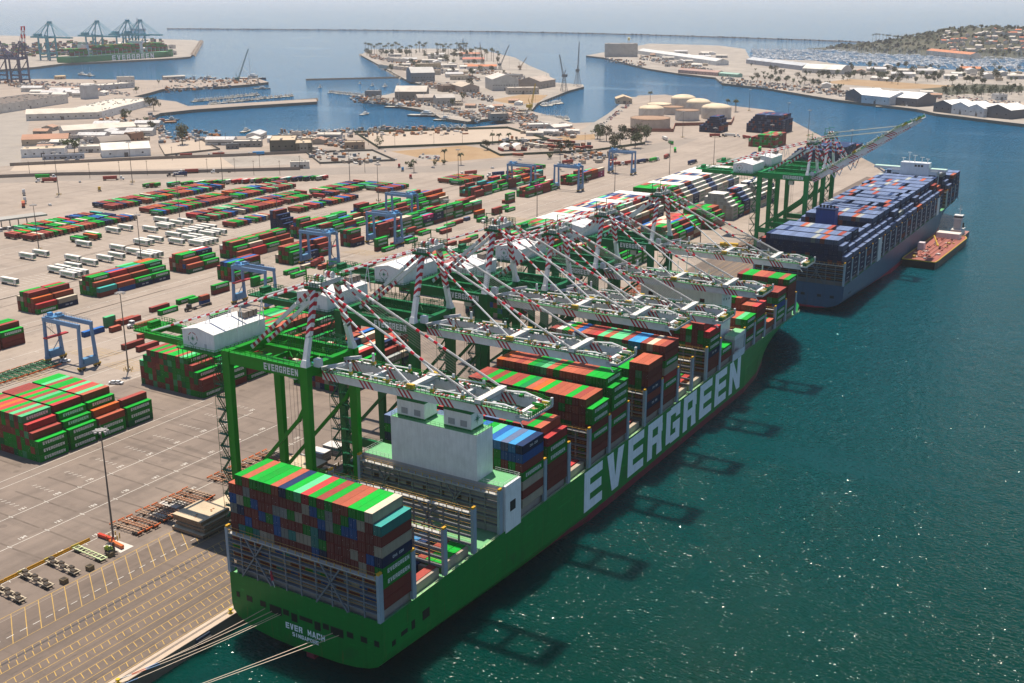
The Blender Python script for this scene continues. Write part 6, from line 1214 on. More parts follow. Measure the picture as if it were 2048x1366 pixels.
# ---------------------------------------------------------------- trees
def leafmesh(n, rx, rz, zc, s, c, clumps=9):
    m = MB(); cl = [(rnd.gauss(0, .45) * rx, rnd.gauss(0, .45) * rx, zc + rnd.uniform(-.7, .8) * rz, rnd.uniform(.3, .6) * rx) for _ in range(clumps)]
    for i in range(n):
        cx, cy, cz, r = rnd.choice(cl); d = Vector((rnd.gauss(0, 1), rnd.gauss(0, 1), rnd.gauss(0, .8))).normalized() * r * rnd.uniform(.6, 1.05); p = Vector((cx, cy, cz)) + d
        a = Vector((rnd.gauss(0, 1), rnd.gauss(0, 1), rnd.gauss(0, .6))).normalized() * s * rnd.uniform(.6, 1.3); b = a.orthogonal().normalized() * s * rnd.uniform(.5, 1.0); m.face((p - a, p + b, p + a, p - b), jit(c, .45))
    return m.mesh('crown', LEAF)
def trunkmesh(h, r, limbs=5, sp=2.0):
    m = MB(); m.tube((0, 0, -.3), (.2, .1, h), r, (.13, .09, .06), 7, r * .55)
    for k in range(limbs): a = 2 * math.pi * k / limbs + .4; m.tube((.15, .1, h * (.7 + .06 * k)), (sp * math.cos(a), sp * math.sin(a), h * 1.35), r * .4, (.13, .09, .06), 5, r * .15)
    return m.mesh('trunk', ROUGH)
def palmmesh(h):
    m = MB()
    for k in range(22):
        a = 2.4 * k; l = rnd.uniform(3.0, 4.6); el = rnd.uniform(-.6, .9); d = Vector((math.cos(a), math.sin(a), 0)); s = Vector((-d.y, d.x, 0)); p = Vector((0, 0, h)); q = p + d * l * .55 + Vector((0, 0, el * l * .5)); e = p + d * l + Vector((0, 0, el * l * .5 - l * .45))
        m.face((p, q - s * .8, e, q + s * .8), jit((.05, .065, .025), .4))
    for k in range(6): a = k; m.face(((0, 0, h), (.8 * math.cos(a), .8 * math.sin(a), h - 1.2), (.5 * math.cos(a + .6), .5 * math.sin(a + .6), h - 1.9)), (.14, .10, .05))
    t = MB(); t.tube((0, 0, -.3), (.2, 0, h), .38, (.14, .11, .085), 6, .26); return m.mesh('crown', LEAF), t.mesh('trunk', ROUGH)
BT = [(leafmesh(420, 5.5, 4.5, 9.5, .75, (.045, .06, .022), 14), trunkmesh(6, .45, 5, 3.2)), (leafmesh(420, 6.5, 5.5, 11, .8, (.055, .06, .025), 16), trunkmesh(7.5, .5, 6, 3.8)), (leafmesh(260, 3.6, 3.2, 6.0, .6, (.06, .085, .025), 9), trunkmesh(3.8, .3, 4, 2)), (leafmesh(220, 3.4, 5.2, 7.5, .65, (.04, .055, .02), 9), trunkmesh(4.5, .3, 4, 1.5)), (leafmesh(200, 3.5, 2.2, 3.6, .6, (.075, .085, .03), 8), trunkmesh(2.0, .22, 4, 1.6))]
PM = [palmmesh(14), palmmesh(18), palmmesh(11)]
def tree(u, v, k, sc, label, group, z=ZG, palm=False, name=None):
    p = P(u, v, z); o = thing(name or ('palm_tree' if palm else 'tree'), label, 'tree', (p.x, p.y, z), rnd.uniform(0, 6), group); o.scale = (sc,) * 3; a, b = (PM if palm else BT)[k]; link('crown', a, o); link('trunk', b, o)
for i, (u, v, k, sc) in enumerate(((1213, 283, 1, 1.1), (1228, 300, 1, 1.0), (1246, 276, 0, 1.1), (1262, 290, 1, 1.2), (1270, 296, 0, 1.2), (1282, 288, 1, 1.35), (1292, 283, 1, 1.1), (1232, 310, 3, 1.1), (1248, 308, 4, 1.2), (1240, 290, 0, 1.0), (1200, 282, 0, .9))): tree(u, v, k, sc, 'dark eucalyptus tree by the truck road, %s of the clump' % ordn(i), 'eucalyptus clump by the truck road')
for u, v, k, sc, lb in ((365, 289, 1, 1.4, 'big round tree on the basin shore'), (308, 222, 1, 1.2, 'dark spreading tree by the boat pier'), (300, 214, 0, 1.1, 'second tree beside the boat pier'), (135, 304, 2, 1.4, 'small green tree left of the workshop'), (149, 305, 2, 1.5, 'bright green tree beside the workshop'), (760, 297, 3, 1.1, 'bushy tree at the corner of the bare lot'), (975, 300, 0, .8, 'low tree at the truck yard fence'), (1120, 308, 0, 1.0, 'tree before the truck yard, left one'), (1140, 306, 0, 1.0, 'tree before the truck yard, right one'), (940, 178, 1, 1.2, 'tree in front of the weathered hall'), (945, 155, 0, 1.3, 'round tree on the island'), (1100, 318, 4, 1.0, 'low bush by the fence of the truck yard'), (1195, 278, 0, 1.2, 'round tree at the end of the pier road'), (870, 330, 4, .8, 'small pale tree on the road bend'), (888, 329, 4, .8, 'second small pale tree on the road bend'), (820, 337, 4, 1.1, 'bush beside the crossing'), (905, 214, 2, 1.3, 'green tree in front of the grey hall'), (925, 203, 2, 1.5, 'large green tree on the island neck')): tree(u, v, k, sc, lb, 'trees behind the terminal')
for u, v, lb in ((985, 288, 'shaggy palm left of three beside the bare lot'), (998, 288, 'shaggy palm in the middle of three beside the bare lot'), (1018, 287, 'shaggy palm right of three beside the bare lot'), (889, 322, 'shaggy palm on the dry field'), (828, 345, 'short palm beside the crossing'), (922, 330, 'short palm at the end of the dry field')): tree(u, v, 2, 1.0, lb, 'palms behind the terminal', palm=True)
n = 0
for u0, v0, u1, v1, k in ((733, 106, 750, 110, 6), (755, 108, 800, 104, 10), (800, 110, 830, 112, 5), (833, 104, 858, 106, 7), (872, 108, 905, 109, 8), (915, 107, 935, 106, 8), (945, 116, 1000, 126, 9)):
    for i in range(k): tree(u0 + (u1 - u0) * i / k + rnd.uniform(-2, 2), v0 + (v1 - v0) * i / k + rnd.uniform(-1.5, 1.5), rnd.choice((0, 1, 1)), 1.55, 'slender palm on the seaward end of the island', 'palms on the island', 4.0, True)
for i, (u, v) in enumerate(((734, 111), (740, 113), (764, 111), (772, 112), (783, 113), (802, 111), (812, 113), (820, 112), (892, 124), (895, 128), (908, 118), (912, 109), (921, 107), (934, 113), (941, 111), (888, 109))): tree(u, v, 0 if i % 2 else 1, 1.2, 'dark bushy tree among the island palms', 'trees on the island', 4.0)
for i in range(86):
    t = rnd.random(); u = 1500 + 540 * t; v = 146 + 24 * t + rnd.uniform(-8, 10) - (8 if rnd.random() < .4 else 0)
    tree(u, v, rnd.choice((0, 1, 3, 2)), rnd.uniform(.65, 1.05), 'dark tree on the park strip across the channel', 'trees across the channel', 4.0)
for i in range(30): tree(1880 + rnd.uniform(0, 160), 190 + rnd.uniform(-6, 6), 3, 1.2, 'dark tree in the row behind the wharf sheds', 'tree row behind the wharf sheds', 4.0)
for i in range(14): tree(1500 + 14 * i + rnd.uniform(-4, 4), 160 + i * 1.6 + rnd.uniform(-4, 4), rnd.choice((0, 2)), 1.1, 'tree on the dry waterfront across the channel', 'waterfront trees', 4.0)
for i in range(26): tree(1745 + 5 * i + rnd.uniform(-3, 3), 84 + .45 * i + rnd.uniform(-1.5, 1.5), 1, 1.5, 'tall palm along the distant beach', 'palms along the beach', 3.0, True)
for u, v in ((1455, 222), (1470, 224), (1472, 223), (1300, 205), (1220, 112), (1224, 112)): tree(u, v, 0, 1.1, 'lone tall palm by the channel', 'palms by the channel', ZG, True)

# ---------------------------------------------------------------- hill with houses, beach
def hillz(x, y, c, rx, ry, h): 
    d = ((x - c.x) / rx) ** 2 + ((y - c.y) / ry) ** 2; return h * math.exp(-d * 1.6)
hc = P(2060, 103, 0); hc2 = P(1950, 100, 0)
NX, NY = 60, 44; m = MB(); ex, ey = 1500, 900
def hz(x, y): return hillz(x, y, hc, 560, 400, 54) + hillz(x, y, hc2, 260, 260, 30) + 4 * math.sin(x * .013) * math.sin(y * .017) - 9.0
g = [[None] * (NY + 1) for _ in range(NX + 1)]
for i in range(NX + 1):
    for j in range(NY + 1): x = hc.x - ex * .75 + 1.75 * ex * i / NX; y = hc.y - ey * .7 + 1.7 * ey * j / NY; g[i][j] = (x, y, hz(x, y)); m.v.append(g[i][j])
for i in range(NX):
    for j in range(NY):
        k = i * (NY + 1) + j; m.f.append((k, k + NY + 1, k + NY + 2, k + 1)); m.c.append((1, 1, 1))
o = m.build('hill', HILL, None, True); o['kind'] = 'structure'
flat('beach', px([(1735, 85), (1800, 82), (1860, 90), (1870, 95), (1800, 95), (1760, 90)], 1.0), 1.0, SAND)
m = MB()
for i in range(5200):
    x = hc.x + rnd.uniform(-.62, .9) * ex; y = hc.y + rnd.uniform(-.62, .7) * ey; z = hz(x, y)
    if z < 3: continue
    r = rnd.uniform(3, 7); p = Vector((x, y, z + r * .6))
    for k in range(5):
        a = Vector((rnd.gauss(0, 1), rnd.gauss(0, 1), rnd.gauss(0, .5))).normalized() * r; b = a.orthogonal().normalized() * r * .8; q = p + Vector((rnd.gauss(0, r * .5), rnd.gauss(0, r * .5), rnd.gauss(0, r * .35))); m.face((q - a, q + b, q + a, q - b), jit((.042, .05, .022), .45))
tag(m.build('hill_vegetation', LEAF), 'dark trees and shrubs covering the distant hill', 'vegetation', kind='stuff')
HM = []
for rc in ((.5, .17, .09), (.42, .36, .3), (.55, .5, .44)):
    a = MB(); a.box(-7, 7, -5, 5, -3, 6, (.62, .56, .48)); b = MB(); b.face(((-7.6, -5.6, 5.9), (7.6, -5.6, 5.9), (7.6, 0, 8.6), (-7.6, 0, 8.6)), rc); b.face(((-7.6, 0, 8.6), (7.6, 0, 8.6), (7.6, 5.6, 5.9), (-7.6, 5.6, 5.9)), rc); b.face(((-7, -5, 6), (-7, 5, 6), (-7, 0, 8.5)), (.6, .54, .46)); b.face(((7, -5, 6), (7, 5, 6), (7, 0, 8.5)), (.6, .54, .46)); HM.append((a.mesh('wall', ROUGH), b.mesh('roof', ROOF)))
k = 0
while k < 96:
    u, v = rnd.uniform(1885, 2070), rnd.uniform(66, 108); d = ray(u, v); t = 2200 / math.hypot(d.x, d.y); ok = None
    for s in range(60):
        q = CAM + d * t
        if q.z < hz(q.x, q.y): ok = q; break
        t += 40 / math.hypot(d.x, d.y)
    k += 1
    if ok is None or hz(ok.x, ok.y) < 6: continue
    o = thing('house', 'small house on the wooded hillside across the bay', 'house', (ok.x, ok.y, hz(ok.x, ok.y)), rnd.uniform(0, 3), 'houses on the distant hill'); a, b = HM[k % 3]; link('wall', a, o); link('roof', b, o); o.scale = (rnd.uniform(.8, 1.3),) * 3
    
# ---------------------------------------------------------------- boats
def boatmesh(L, W, hc_, cc_, mastc=(.6, .58, .54)):
    h = MB(); pr = [(-.5, .42), (-.3, .5), (.1, .5), (.35, .32), (.5, .02)]
    for (a, wa), (b, wb) in zip(pr[:-1], pr[1:]): h.hexa([(-wa * W * .8, a * L, -.3), (wa * W * .8, a * L, -.3), (wb * W * .8, b * L, -.3), (-wb * W * .8, b * L, -.3), (-wa * W, a * L, 1.2), (wa * W, a * L, 1.2), (wb * W, b * L, 1.2 + .5 * (b > 0)), (-wb * W, b * L, 1.2 + .5 * (b > 0))], hc_, (.5, .47, .4))
    c = MB(); c.box(-W * .3, W * .3, -L * .12, L * .16, 1.2, 3.4, cc_); c.box(-W * .31, W * .31, -L * .08, L * .165, 2.4, 3.0, (.04, .05, .06)); c.box(-W * .22, W * .22, -L * .05, L * .1, 3.4, 4.8, cc_)
    t = MB(); t.tube((0, -L * .05, 1.2), (0, -L * .05, L * .62), .1, mastc, 5); t.tube((0, -L * .05, 2.5), (0, -L * .42, L * .42), .08, mastc, 5); t.tube((0, L * .3, 1.5), (0, -L * .05, L * .6), .04, (.2, .2, .2), 4)
    return h.mesh('hull', PAINT), c.mesh('cabin', PAINT), t.mesh('mast', PAINT)
BM = [boatmesh(18, 5.5, (.06, .07, .10), (.66, .64, .6)), boatmesh(14, 4.6, (.5, .5, .48), (.68, .66, .62)), boatmesh(22, 6.5, (.10, .16, .13), (.6, .58, .54)), boatmesh(10, 3.4, (.68, .67, .64), (.6, .6, .6)), boatmesh(30, 8, (.05, .06, .08), (.66, .66, .64))]
def boat(p, a, k, label, group=None, sc=1.0):
    o = thing('boat', label, 'boat', (p.x, p.y, 0), a, group); o.scale = (sc,) * 3
    for nm, me in zip(('hull', 'cabin', 'mast'), BM[k]): link(nm, me, o)
for u0, v0, u1, v1, n, a, ks, lb, gr in ((390, 204, 520, 190, 24, .2, (0, 2, 1), 'fishing boat moored in the outer row at the rock mole', 'fishing boats behind the rock mole'), (420, 209, 590, 192, 26, .2, (1, 0, 2), 'fishing boat moored in the inner row at the rock mole', 'fishing boats along the rock mole'), (270, 190, 330, 178, 10, 1.0, (0, 1), 'boat tied along the left basin shore', 'boats in the left basin'), (330, 179, 520, 170, 22, 1.3, (1, 3, 0), 'white boat tied along the channel pier', 'boats along the channel pier'), (660, 186, 730, 193, 30, .5, (3, 1, 3), 'small white yacht in the island anchorage', 'yachts in the island anchorage'), (560, 270, 940, 256, 30, 1.2, (0, 1, 3), 'boat tied along the shore of the basin', 'boats along the basin shore'), (860, 232, 940, 240, 9, 1.2, (2, 0), 'work boat beside the boatyard quay', 'work boats by the boatyard'), (1085, 212, 1125, 205, 8, .8, (4, 0), 'tug tied at the shipyard pier', 'tugs at the shipyard pier'), (1085, 236, 1140, 240, 12, .6, (0, 2), 'boat in the basin beside the tanks', 'boats in the small basin'), (1440, 162, 1680, 196, 34, 1.2, (0, 1, 3), 'boat tied along the far waterfront', 'boats along the far waterfront'), (320, 245, 330, 268, 6, .2, (0, 1), 'boat tied at the corner of the basin', 'boats at the basin corner')):
    for i in range(n):
        t = (i + rnd.uniform(-.3, .3)) / n; boat(P(u0 + (u1 - u0) * t, v0 + (v1 - v0) * t + rnd.uniform(-.6, .6), 0), a + rnd.uniform(-.4, .4), rnd.choice(ks), lb, gr)
for u, v, a, k, sc, lb in ((524, 178, -1.2, 4, 1.1, 'white motor vessel under way past the pier'), (730, 229, .2, 4, .9, 'dark trawler alone in the middle of the basin'), (343, 241, -1.0, 0, 1.2, 'tug with rusty barge in the basin corner'), (800, 216, -1.4, 4, 1.6, 'long dark barge at the boatyard'), (852, 233, -1.4, 4, 1.8, 'grey work ship at the boatyard quay'), (890, 242, -1.4, 2, 1.5, 'long work boat below the boatyard'), (1092, 155, .6, 4, 1.2, 'large tug beyond the shipyard'), (1040, 128, .4, 4, 1.0, 'tug at the island shore'), (926, 82, .3, 3, 1.8, 'lone sailing boat far out on the bay'), (1780, 215, -1.3, 4, 1.4, 'white tour boat at the wharf across the channel'), (1812, 218, -1.3, 1, 1.2, 'small white boat beside the tour boat'), (1260, 118, -1.0, 4, 1.0, 'blue boat below the grain silo'), (165, 150, 1.4, 4, 1.3, 'white fishing ship at the channel berth, left one'), (180, 152, 1.4, 2, 1.4, 'white fishing ship at the channel berth, right one'), (505, 158, -1.4, 4, 2.2, 'white research ship at the end of the pier'), (418, 156, 1.4, 4, 1.2, 'barge beside the channel pier'), (640, 176, .2, 3, 1.2, 'sailing yacht at anchor, leftmost'), (745, 172, .2, 3, 1.3, 'sailing yacht at anchor under the jetty'), (770, 174, .2, 1, 1.3, 'dark sailing yacht at anchor'), (796, 173, .2, 3, 1.3, 'sailing yacht anchored nearest the hangar'), (720, 168, .2, 3, 1.1, 'small yacht at anchor by the jetty'), (760, 262, 1.3, 2, 1.1, 'trawler tied beside the bare lot'), (492, 264, .3, 2, 1.1, 'trawler tied before the dark green warehouse')): boat(P(u, v, 0), a, k, lb, None, sc)
m = MB()   # crowded marina
for i in range(1300):
    t = rnd.random(); u = 1505 + 540 * t; v = 104 + 8 * t + rnd.uniform(-6, 12 + 16 * t); p = P(u, v, 0); L_ = rnd.uniform(10, 20); a = .55 + rnd.choice((0, 1.57)) + rnd.uniform(-.1, .1)
    m.cbox(p.x, p.y, 0, L_ * .34, L_, 2.2, jit((.78, .78, .77), .1), a); m.cbox(p.x, p.y, 1.6, L_ * .2, L_ * .4, 1.2, (.6, .6, .6), a); m.beam((p.x, p.y, 1.5), (p.x, p.y, L_ * 1.2), .22, .22, (.6, .6, .58))
for i in range(26): u = 1510 + 20 * i; p = P(u, 104 + .55 * i, 0); q = P(u + 26, 120 + .9 * i, 0); m.beam((p.x, p.y, .5), (q.x, q.y, .5), 2.2, .4, (.4, .36, .3))
tag(m.build('marina_boats'), 'hundreds of white yachts packed in the marina', 'boats', kind='stuff')
m = MB()   # parked cars reading as one mass
for u0, v0, u1, v1, n in ((60, 166, 190, 172, 150), (190, 180, 260, 190, 60), (850, 172, 920, 168, 40), (900, 222, 1060, 245, 150), (985, 212, 1060, 225, 90), (640, 275, 700, 285, 50), (838, 312, 878, 318, 16), (1190, 262, 1262, 205, 70), (1530, 168, 1680, 176, 60), (1840, 190, 2040, 208, 90), (130, 319, 170, 318, 10), (345, 282, 380, 276, 10), (1040, 262, 1130, 272, 60)):
    for i in range(n): t = rnd.random(); p = P(u0 + (u1 - u0) * t, v0 + (v1 - v0) * t + rnd.uniform(-4, 4)); a = rnd.choice((.4, 2.0)); c_ = rnd.choice(((.65, .65, .64), (.4, .4, .42), (.05, .05, .06), (.2, .22, .26), (.35, .06, .05), (.5, .48, .44))); m.cbox(p.x, p.y, ZG + .25, 1.8, 4.4, .75, c_, a); m.cbox(p.x, p.y, ZG + 1.0, 1.5, 2.2, .5, (.05, .055, .06), a, c_)
tag(m.build('parked_cars'), 'crowded parked cars around the harbour', 'cars', kind='stuff')
m = MB()   # boatyard and scrap clutter
for u0, v0, u1, v1, n in ((960, 218, 1075, 240, 260), (1040, 248, 1150, 270, 240), (840, 200, 960, 240, 160), (640, 278, 700, 292, 60), (140, 276, 270, 286, 90), (300, 236, 325, 262, 60), (200, 240, 300, 250, 50), (740, 112, 960, 160, 260), (940, 140, 1060, 160, 120), (1280, 115, 1430, 145, 160), (1440, 160, 1700, 190, 160), (620, 308, 760, 325, 40), (1000, 285, 1180, 300, 60), (10, 166, 110, 180, 90), (1130, 322, 1230, 312, 40), (700, 198, 840, 208, 120), (320, 278, 440, 272, 50), (560, 272, 940, 260, 140), (340, 160, 520, 164, 90), (330, 180, 460, 170, 60), (840, 165, 985, 200, 120), (1210, 120, 1290, 130, 50)):
    for i in range(int(n * 1.7)): t = rnd.random(); p = P(u0 + (u1 - u0) * t, v0 + (v1 - v0) * t + rnd.uniform(-8, 8) * (v0 / 230.0), 4.2); s = rnd.uniform(1.0, 4.0); m.cbox(p.x, p.y, 4.0, s, s * rnd.uniform(.6, 2.2), rnd.uniform(1, 4), rnd.choice(((.4, .34, .27), (.2, .16, .13), (.55, .5, .44), (.3, .14, .08), (.12, .14, .16), (.16, .2, .24), (.5, .2, .07), (.62, .6, .56))), rnd.uniform(0, 3))
tag(m.build('yard_clutter', ROUGH), 'scattered crates, scrap and small sheds of the boatyards', 'clutter', kind='stuff')

# ---------------------------------------------------------------- distant cranes
def far_crane(p, z, c, label, up=None, s=1.0, rz=0.0, tip=None):
    o = thing('quay_crane', label, 'crane', (p.x, p.y, z), rz, 'distant quay cranes'); o.scale = (s,) * 3
    for x in (0, -30):
        for y in (-9, 9): m = MB(); m.box(x - 1.3, x + 1.3, y - 1.2, y + 1.2, 0, 50, c); m.build('leg', PAINT, o)
    m = MB()
    for y in (-9, 9): m.box(-29, 0, y - 1, y + 1, 44, 48, c); m.box(-29, 0, y - .8, y + .8, 13, 16, c); m.beam((-29, y, 16), (-1, y, 42), 1.2, 1.2, c)
    for x in (0, -30): m.box(x - 1, x + 1, -8, 8, 44.2, 47.8, c); m.box(x - 1, x + 1, -8, 8, 5, 8, c)
    m.build('portal_frame', PAINT, o)
    m = MB(); m.box(-62, 2, -4, -2.5, 44.5, 47.5, c); m.box(-62, 2, 2.5, 4, 44.5, 47.5, c); m.box(-48, -36, -6, 6, 47.5, 53, c); m.build('girder', PAINT, o)
    m = MB()
    for y in (-1, 1): m.beam((0, y * 9, 48), (-1, y * 3, 76), 1.5, 1.5, c); m.beam((-30, y * 6, 48), (-2, y * 3, 76), 1.2, 1.2, c)
    m.box(-3, 2, -4, 4, 75, 78, c); m.build('mast', PAINT, o)
    m = MB(); a = up or 0.0
    e = lambda x, y, zz: Vector((3 + x * math.cos(a) - zz * math.sin(a), y, 46 + x * math.sin(a) + zz * math.cos(a)))
    n = 8
    for y in (-1, 1):
        for k in range(n): m.beam(e(60 * k / n, y * 3.2, 0), e(60 * (k + 1) / n, y * 3.2, 0), 1.5, 2.6, c if not tip or k < 4 else (RED if k % 2 else WHITE))
    for x in (10, 30, 50, 59): m.beam(e(x, -3, 0), e(x, 3, 0), 1, 1.2, c if not tip or x < 30 else RED)
    m.build('boom', PAINT, o)
    m = MB()
    for y in (-1, 1):
        for x in (28, 52): m.tube((0, y * 3, 76), e(x, y * 3, 1), .45, c, 5)
        m.tube((-1, y * 3, 76), (-58, y * 3.2, 47), .45, c, 5)
    m.build('stay', PAINT, o)
TEAL = (.03, .27, .36)
for i, (u, v) in enumerate(((108, 121), (202, 117), (262, 113.5), (287, 112.5))): far_crane(P(u, v, 5), 5, TEAL, 'teal quay crane above the distant green ship, %s from the left' % ordn(i), s=1.25)
for i, (u, v, up) in enumerate(((8, 166, 1.38), (52, 166, 1.42))): far_crane(P(u, v), ZG, (.07, .08, .15), ('dark blue quay crane cut by the left edge', 'dark blue quay crane with red and white raised boom at left')[i], up if i else None, 1.0, 0.0, i == 1)
def lattice(mb, p, q, w0, w1, n, c, t=.35):
    p = Vector(p); q = Vector(q); d = (q - p).normalized(); a = d.orthogonal().normalized(); b = d.cross(a); pr = None
    for k in range(n + 1):
        f = k / n; w_ = w0 + (w1 - w0) * f; c0 = p.lerp(q, f); cr = [c0 + (a * s1 + b * s2) * w_ / 2 for s1, s2 in ((1, 1), (-1, 1), (-1, -1), (1, -1))]
        if pr:
            for i in range(4): mb.beam(pr[i], cr[i], t, t, c); mb.beam(pr[i], cr[(i + 1) % 4], t * .6, t * .6, c)
        pr = cr
def dock_crane(u, v, z, h, jl, ja, az, c, label, base=8):
    p = P(u, v, z); o = thing('dock_crane', label, 'crane', (p.x, p.y, z), az); m = MB(); lattice(m, (0, 0, 0), (0, 0, h), base, 3, 6, c, .55); m.build('tower', PAINT, o)
    m = MB(); m.box(-3, 3, -5, 3, h, h + 4.5, c); m.beam((0, 0, h + 4), (0, -3, h + 12), .8, .8, c); m.build('machinery_cab', PAINT, o)
    m = MB(); tipp = (0, jl * math.cos(ja), h + 3 + jl * math.sin(ja)); lattice(m, (0, 2, h + 3), tipp, 2.2, .7, 10, c, .35); m.tube((0, -3, h + 12), tipp, .12, (.1, .1, .1), 4); m.build('jib', PAINT, o)
    m = MB(); m.tube(tipp, (tipp[0], tipp[1], h * .3), .1, (.1, .1, .1), 4); m.build('hoist_rope', PAINT, o)
DC = (.16, .165, .17)
dock_crane(1155, 172, ZG, 26, 50, 1.35, .3, DC, 'taller grey dock crane on the shipyard pier', 10); dock_crane(1128, 182, ZG, 24, 36, 1.3, 1.6, DC, 'shorter grey dock crane on the shipyard pier', 10)
dock_crane(476, 168, .8, 8, 60, 1.15, -1.0, (.06, .15, .16), 'dark green crane on a floating barge', 8); dock_crane(1000, 140, 4, 10, 46, 1.1, -.9, (.07, .10, .13), 'dark mobile crane on the island shore, right one'); dock_crane(965, 130, 4, 9, 44, 1.15, .9, (.2, .15, .1), 'brown mobile crane on the island shore, left one'); dock_crane(1060, 222, 4, 5, 32, 1.3, -.6, (.6, .38, .04), 'yellow mobile crane in the boatyard', 4); dock_crane(1040, 140, 4, 5, 24, .9, -.9, (.3, .2, .12), 'small crane by the tugs', 4)
p = P(478, 168, 0); m = MB(); m.box(-26, 26, -9, 9, -.6, 1.8, (.14, .13, .12), (.34, .26, .18)); m.box(-22, -12, -5, 5, 1.8, 6, (.4, .4, .38)); o = m.build('crane_barge'); o.location = (p.x, p.y, 0); o.rotation_euler.z = .7; tag(o, 'flat barge under the dark green crane', 'barge')
p = P(334, 246, 0); m = MB(); m.box(-12, 12, -5, 5, -.6, 2.2, (.3, .12, .06), (.42, .24, .13)); m.box(-9, -3, -3, 3, 2.2, 6, (.34, .14, .08)); o = m.build('barge'); o.location = (p.x, p.y, 0); o.rotation_euler.z = 1.0; tag(o, 'rusty red barge in the basin corner', 'barge')
o = thing('water_tower', 'small yellow water tower on the grain silo', 'tower', (P(1253, 113, 4).x, P(1253, 113, 4).y + 12, 38)); m = MB(); m.lathe([(2.5, 8), (3.4, 9), (3.4, 14), (.2, 16)], 0, 0, 14, (.5, .42, .2)); m.build('tank', PAINT, o); m = MB(); [m.beam((a * 2.2, b * 2.2, 0), (a * 2, b * 2, 8.4), .4, .4, (.3, .28, .22)) for a in (-1, 1) for b in (-1, 1)]; m.build('stand', PAINT, o)
o = thing('oil_rig', 'hazy drill ship mast far behind the teal cranes', 'ship', (P(276, 62, 0).x, P(276, 62, 0).y, 0)); m = MB(); m.box(-40, 40, -12, 12, -1, 12, (.3, .32, .36)); m.build('hull', PAINT, o); m = MB(); lattice(m, (0, 0, 12), (0, 0, 60), 14, 4, 6, (.35, .36, .4), 1.0); m.build('derrick', PAINT, o)

# ---------------------------------------------------------------- bunker barge and tug beside the grey ship
q0 = P(1690 + 200, 512, 0)
o = thing('bunker_barge', 'black bunker barge with red deck alongside the grey ship', 'barge', (66.0, 578, 0), R(-2))
m = MB(); pl = [(-10, -46), (10, -46), (10.5, -40), (10.5, 40), (8, 47), (-8, 47), (-10.5, 40), (-10.5, -40)]; m.prism(pl, -1, 4.6, (.018, .018, .022)); m.build('hull', PAINT, o)
m = MB(); m.prism([(x * .99, y * .99) for x, y in pl], 4.55, 4.7, (.28, .10, .08), (.31, .11, .085)); m.build('deck', ROUGH, o)
m = MB()
for i in range(len(pl)): a, b = pl[i], pl[(i + 1) % len(pl)]; m.beam((a[0], a[1], 4.8), (b[0], b[1], 4.8), .5, .5, (.55, .36, .03))
m.build('gunwale', PAINT, o)
for i in range(46):
    if i == 0: pp = MB()
    x, y = rnd.uniform(-7, 7), rnd.uniform(-40, 36); pp.cbox(x, y, 4.7, rnd.uniform(.4, 2), rnd.uniform(.4, 2.6), rnd.uniform(.5, 1.7), rnd.choice(((.5, .2, .16), (.66, .6, .55), (.1, .08, .07), (.55, .4, .1), (.4, .15, .12))), rnd.uniform(0, 3))
for x in (-4, -1, 2, 5): pp.tube((x, -36, 5.4), (x, 34, 5.4), .18, (.48, .22, .18), 6)
pp.build('pipework', PAINT, o)
m = MB(); m.box(-9, -5, -14, -9, 4.7, 9.5, (.62, .55, .56)); m.box(-8, 7, 32, 40, 4.7, 8.5, (.66, .6, .58), (.72, .66, .58)); m.beam((0, 4, 5), (-5, 12, 10), .6, .6, (.6, .42, .04)); m.build('deckhouse', PAINT, o)
o = thing('tug_boat', 'tug with tall white wheelhouse pushing the bunker barge', 'tug', (68.5, 636, 0), R(178))
m = MB(); m.prism([(-5, -15), (5, -15), (5.5, 6), (3.5, 14), (-3.5, 14), (-5.5, 6)], -1, 3.6, (.02, .022, .03), (.36, .17, .13)); m.build('hull', PAINT, o)
m = MB(); m.box(-3.6, 3.6, -7, 6, 3.6, 7.5, (.62, .6, .56)); m.box(-2.4, 2.4, -2, 4, 7.5, 14.5, (.5, .5, .5)); m.build('deckhouse', PAINT, o)
m = MB(); m.box(-2.9, 2.9, -1.6, 3.8, 14.5, 17.4, (.7, .69, .66)); m.box(-2.95, 2.95, -1.5, 3.86, 15.7, 16.7, (.03, .04, .05)); m.build('wheelhouse', PAINT, o)
m = MB(); m.tube((0, -1, 17.4), (0, -1, 24), .22, (.5, .5, .5), 5); m.box(-1.4, 1.4, -1.2, -.8, 21, 21.3, (.6, .6, .6)); m.tube((-2, -5.5, 7.5), (-2, -5.5, 11), .8, (.03, .03, .03), 8); m.tube((2, -5.5, 7.5), (2, -5.5, 11), .8, (.03, .03, .03), 8); m.build('mast', PAINT, o)
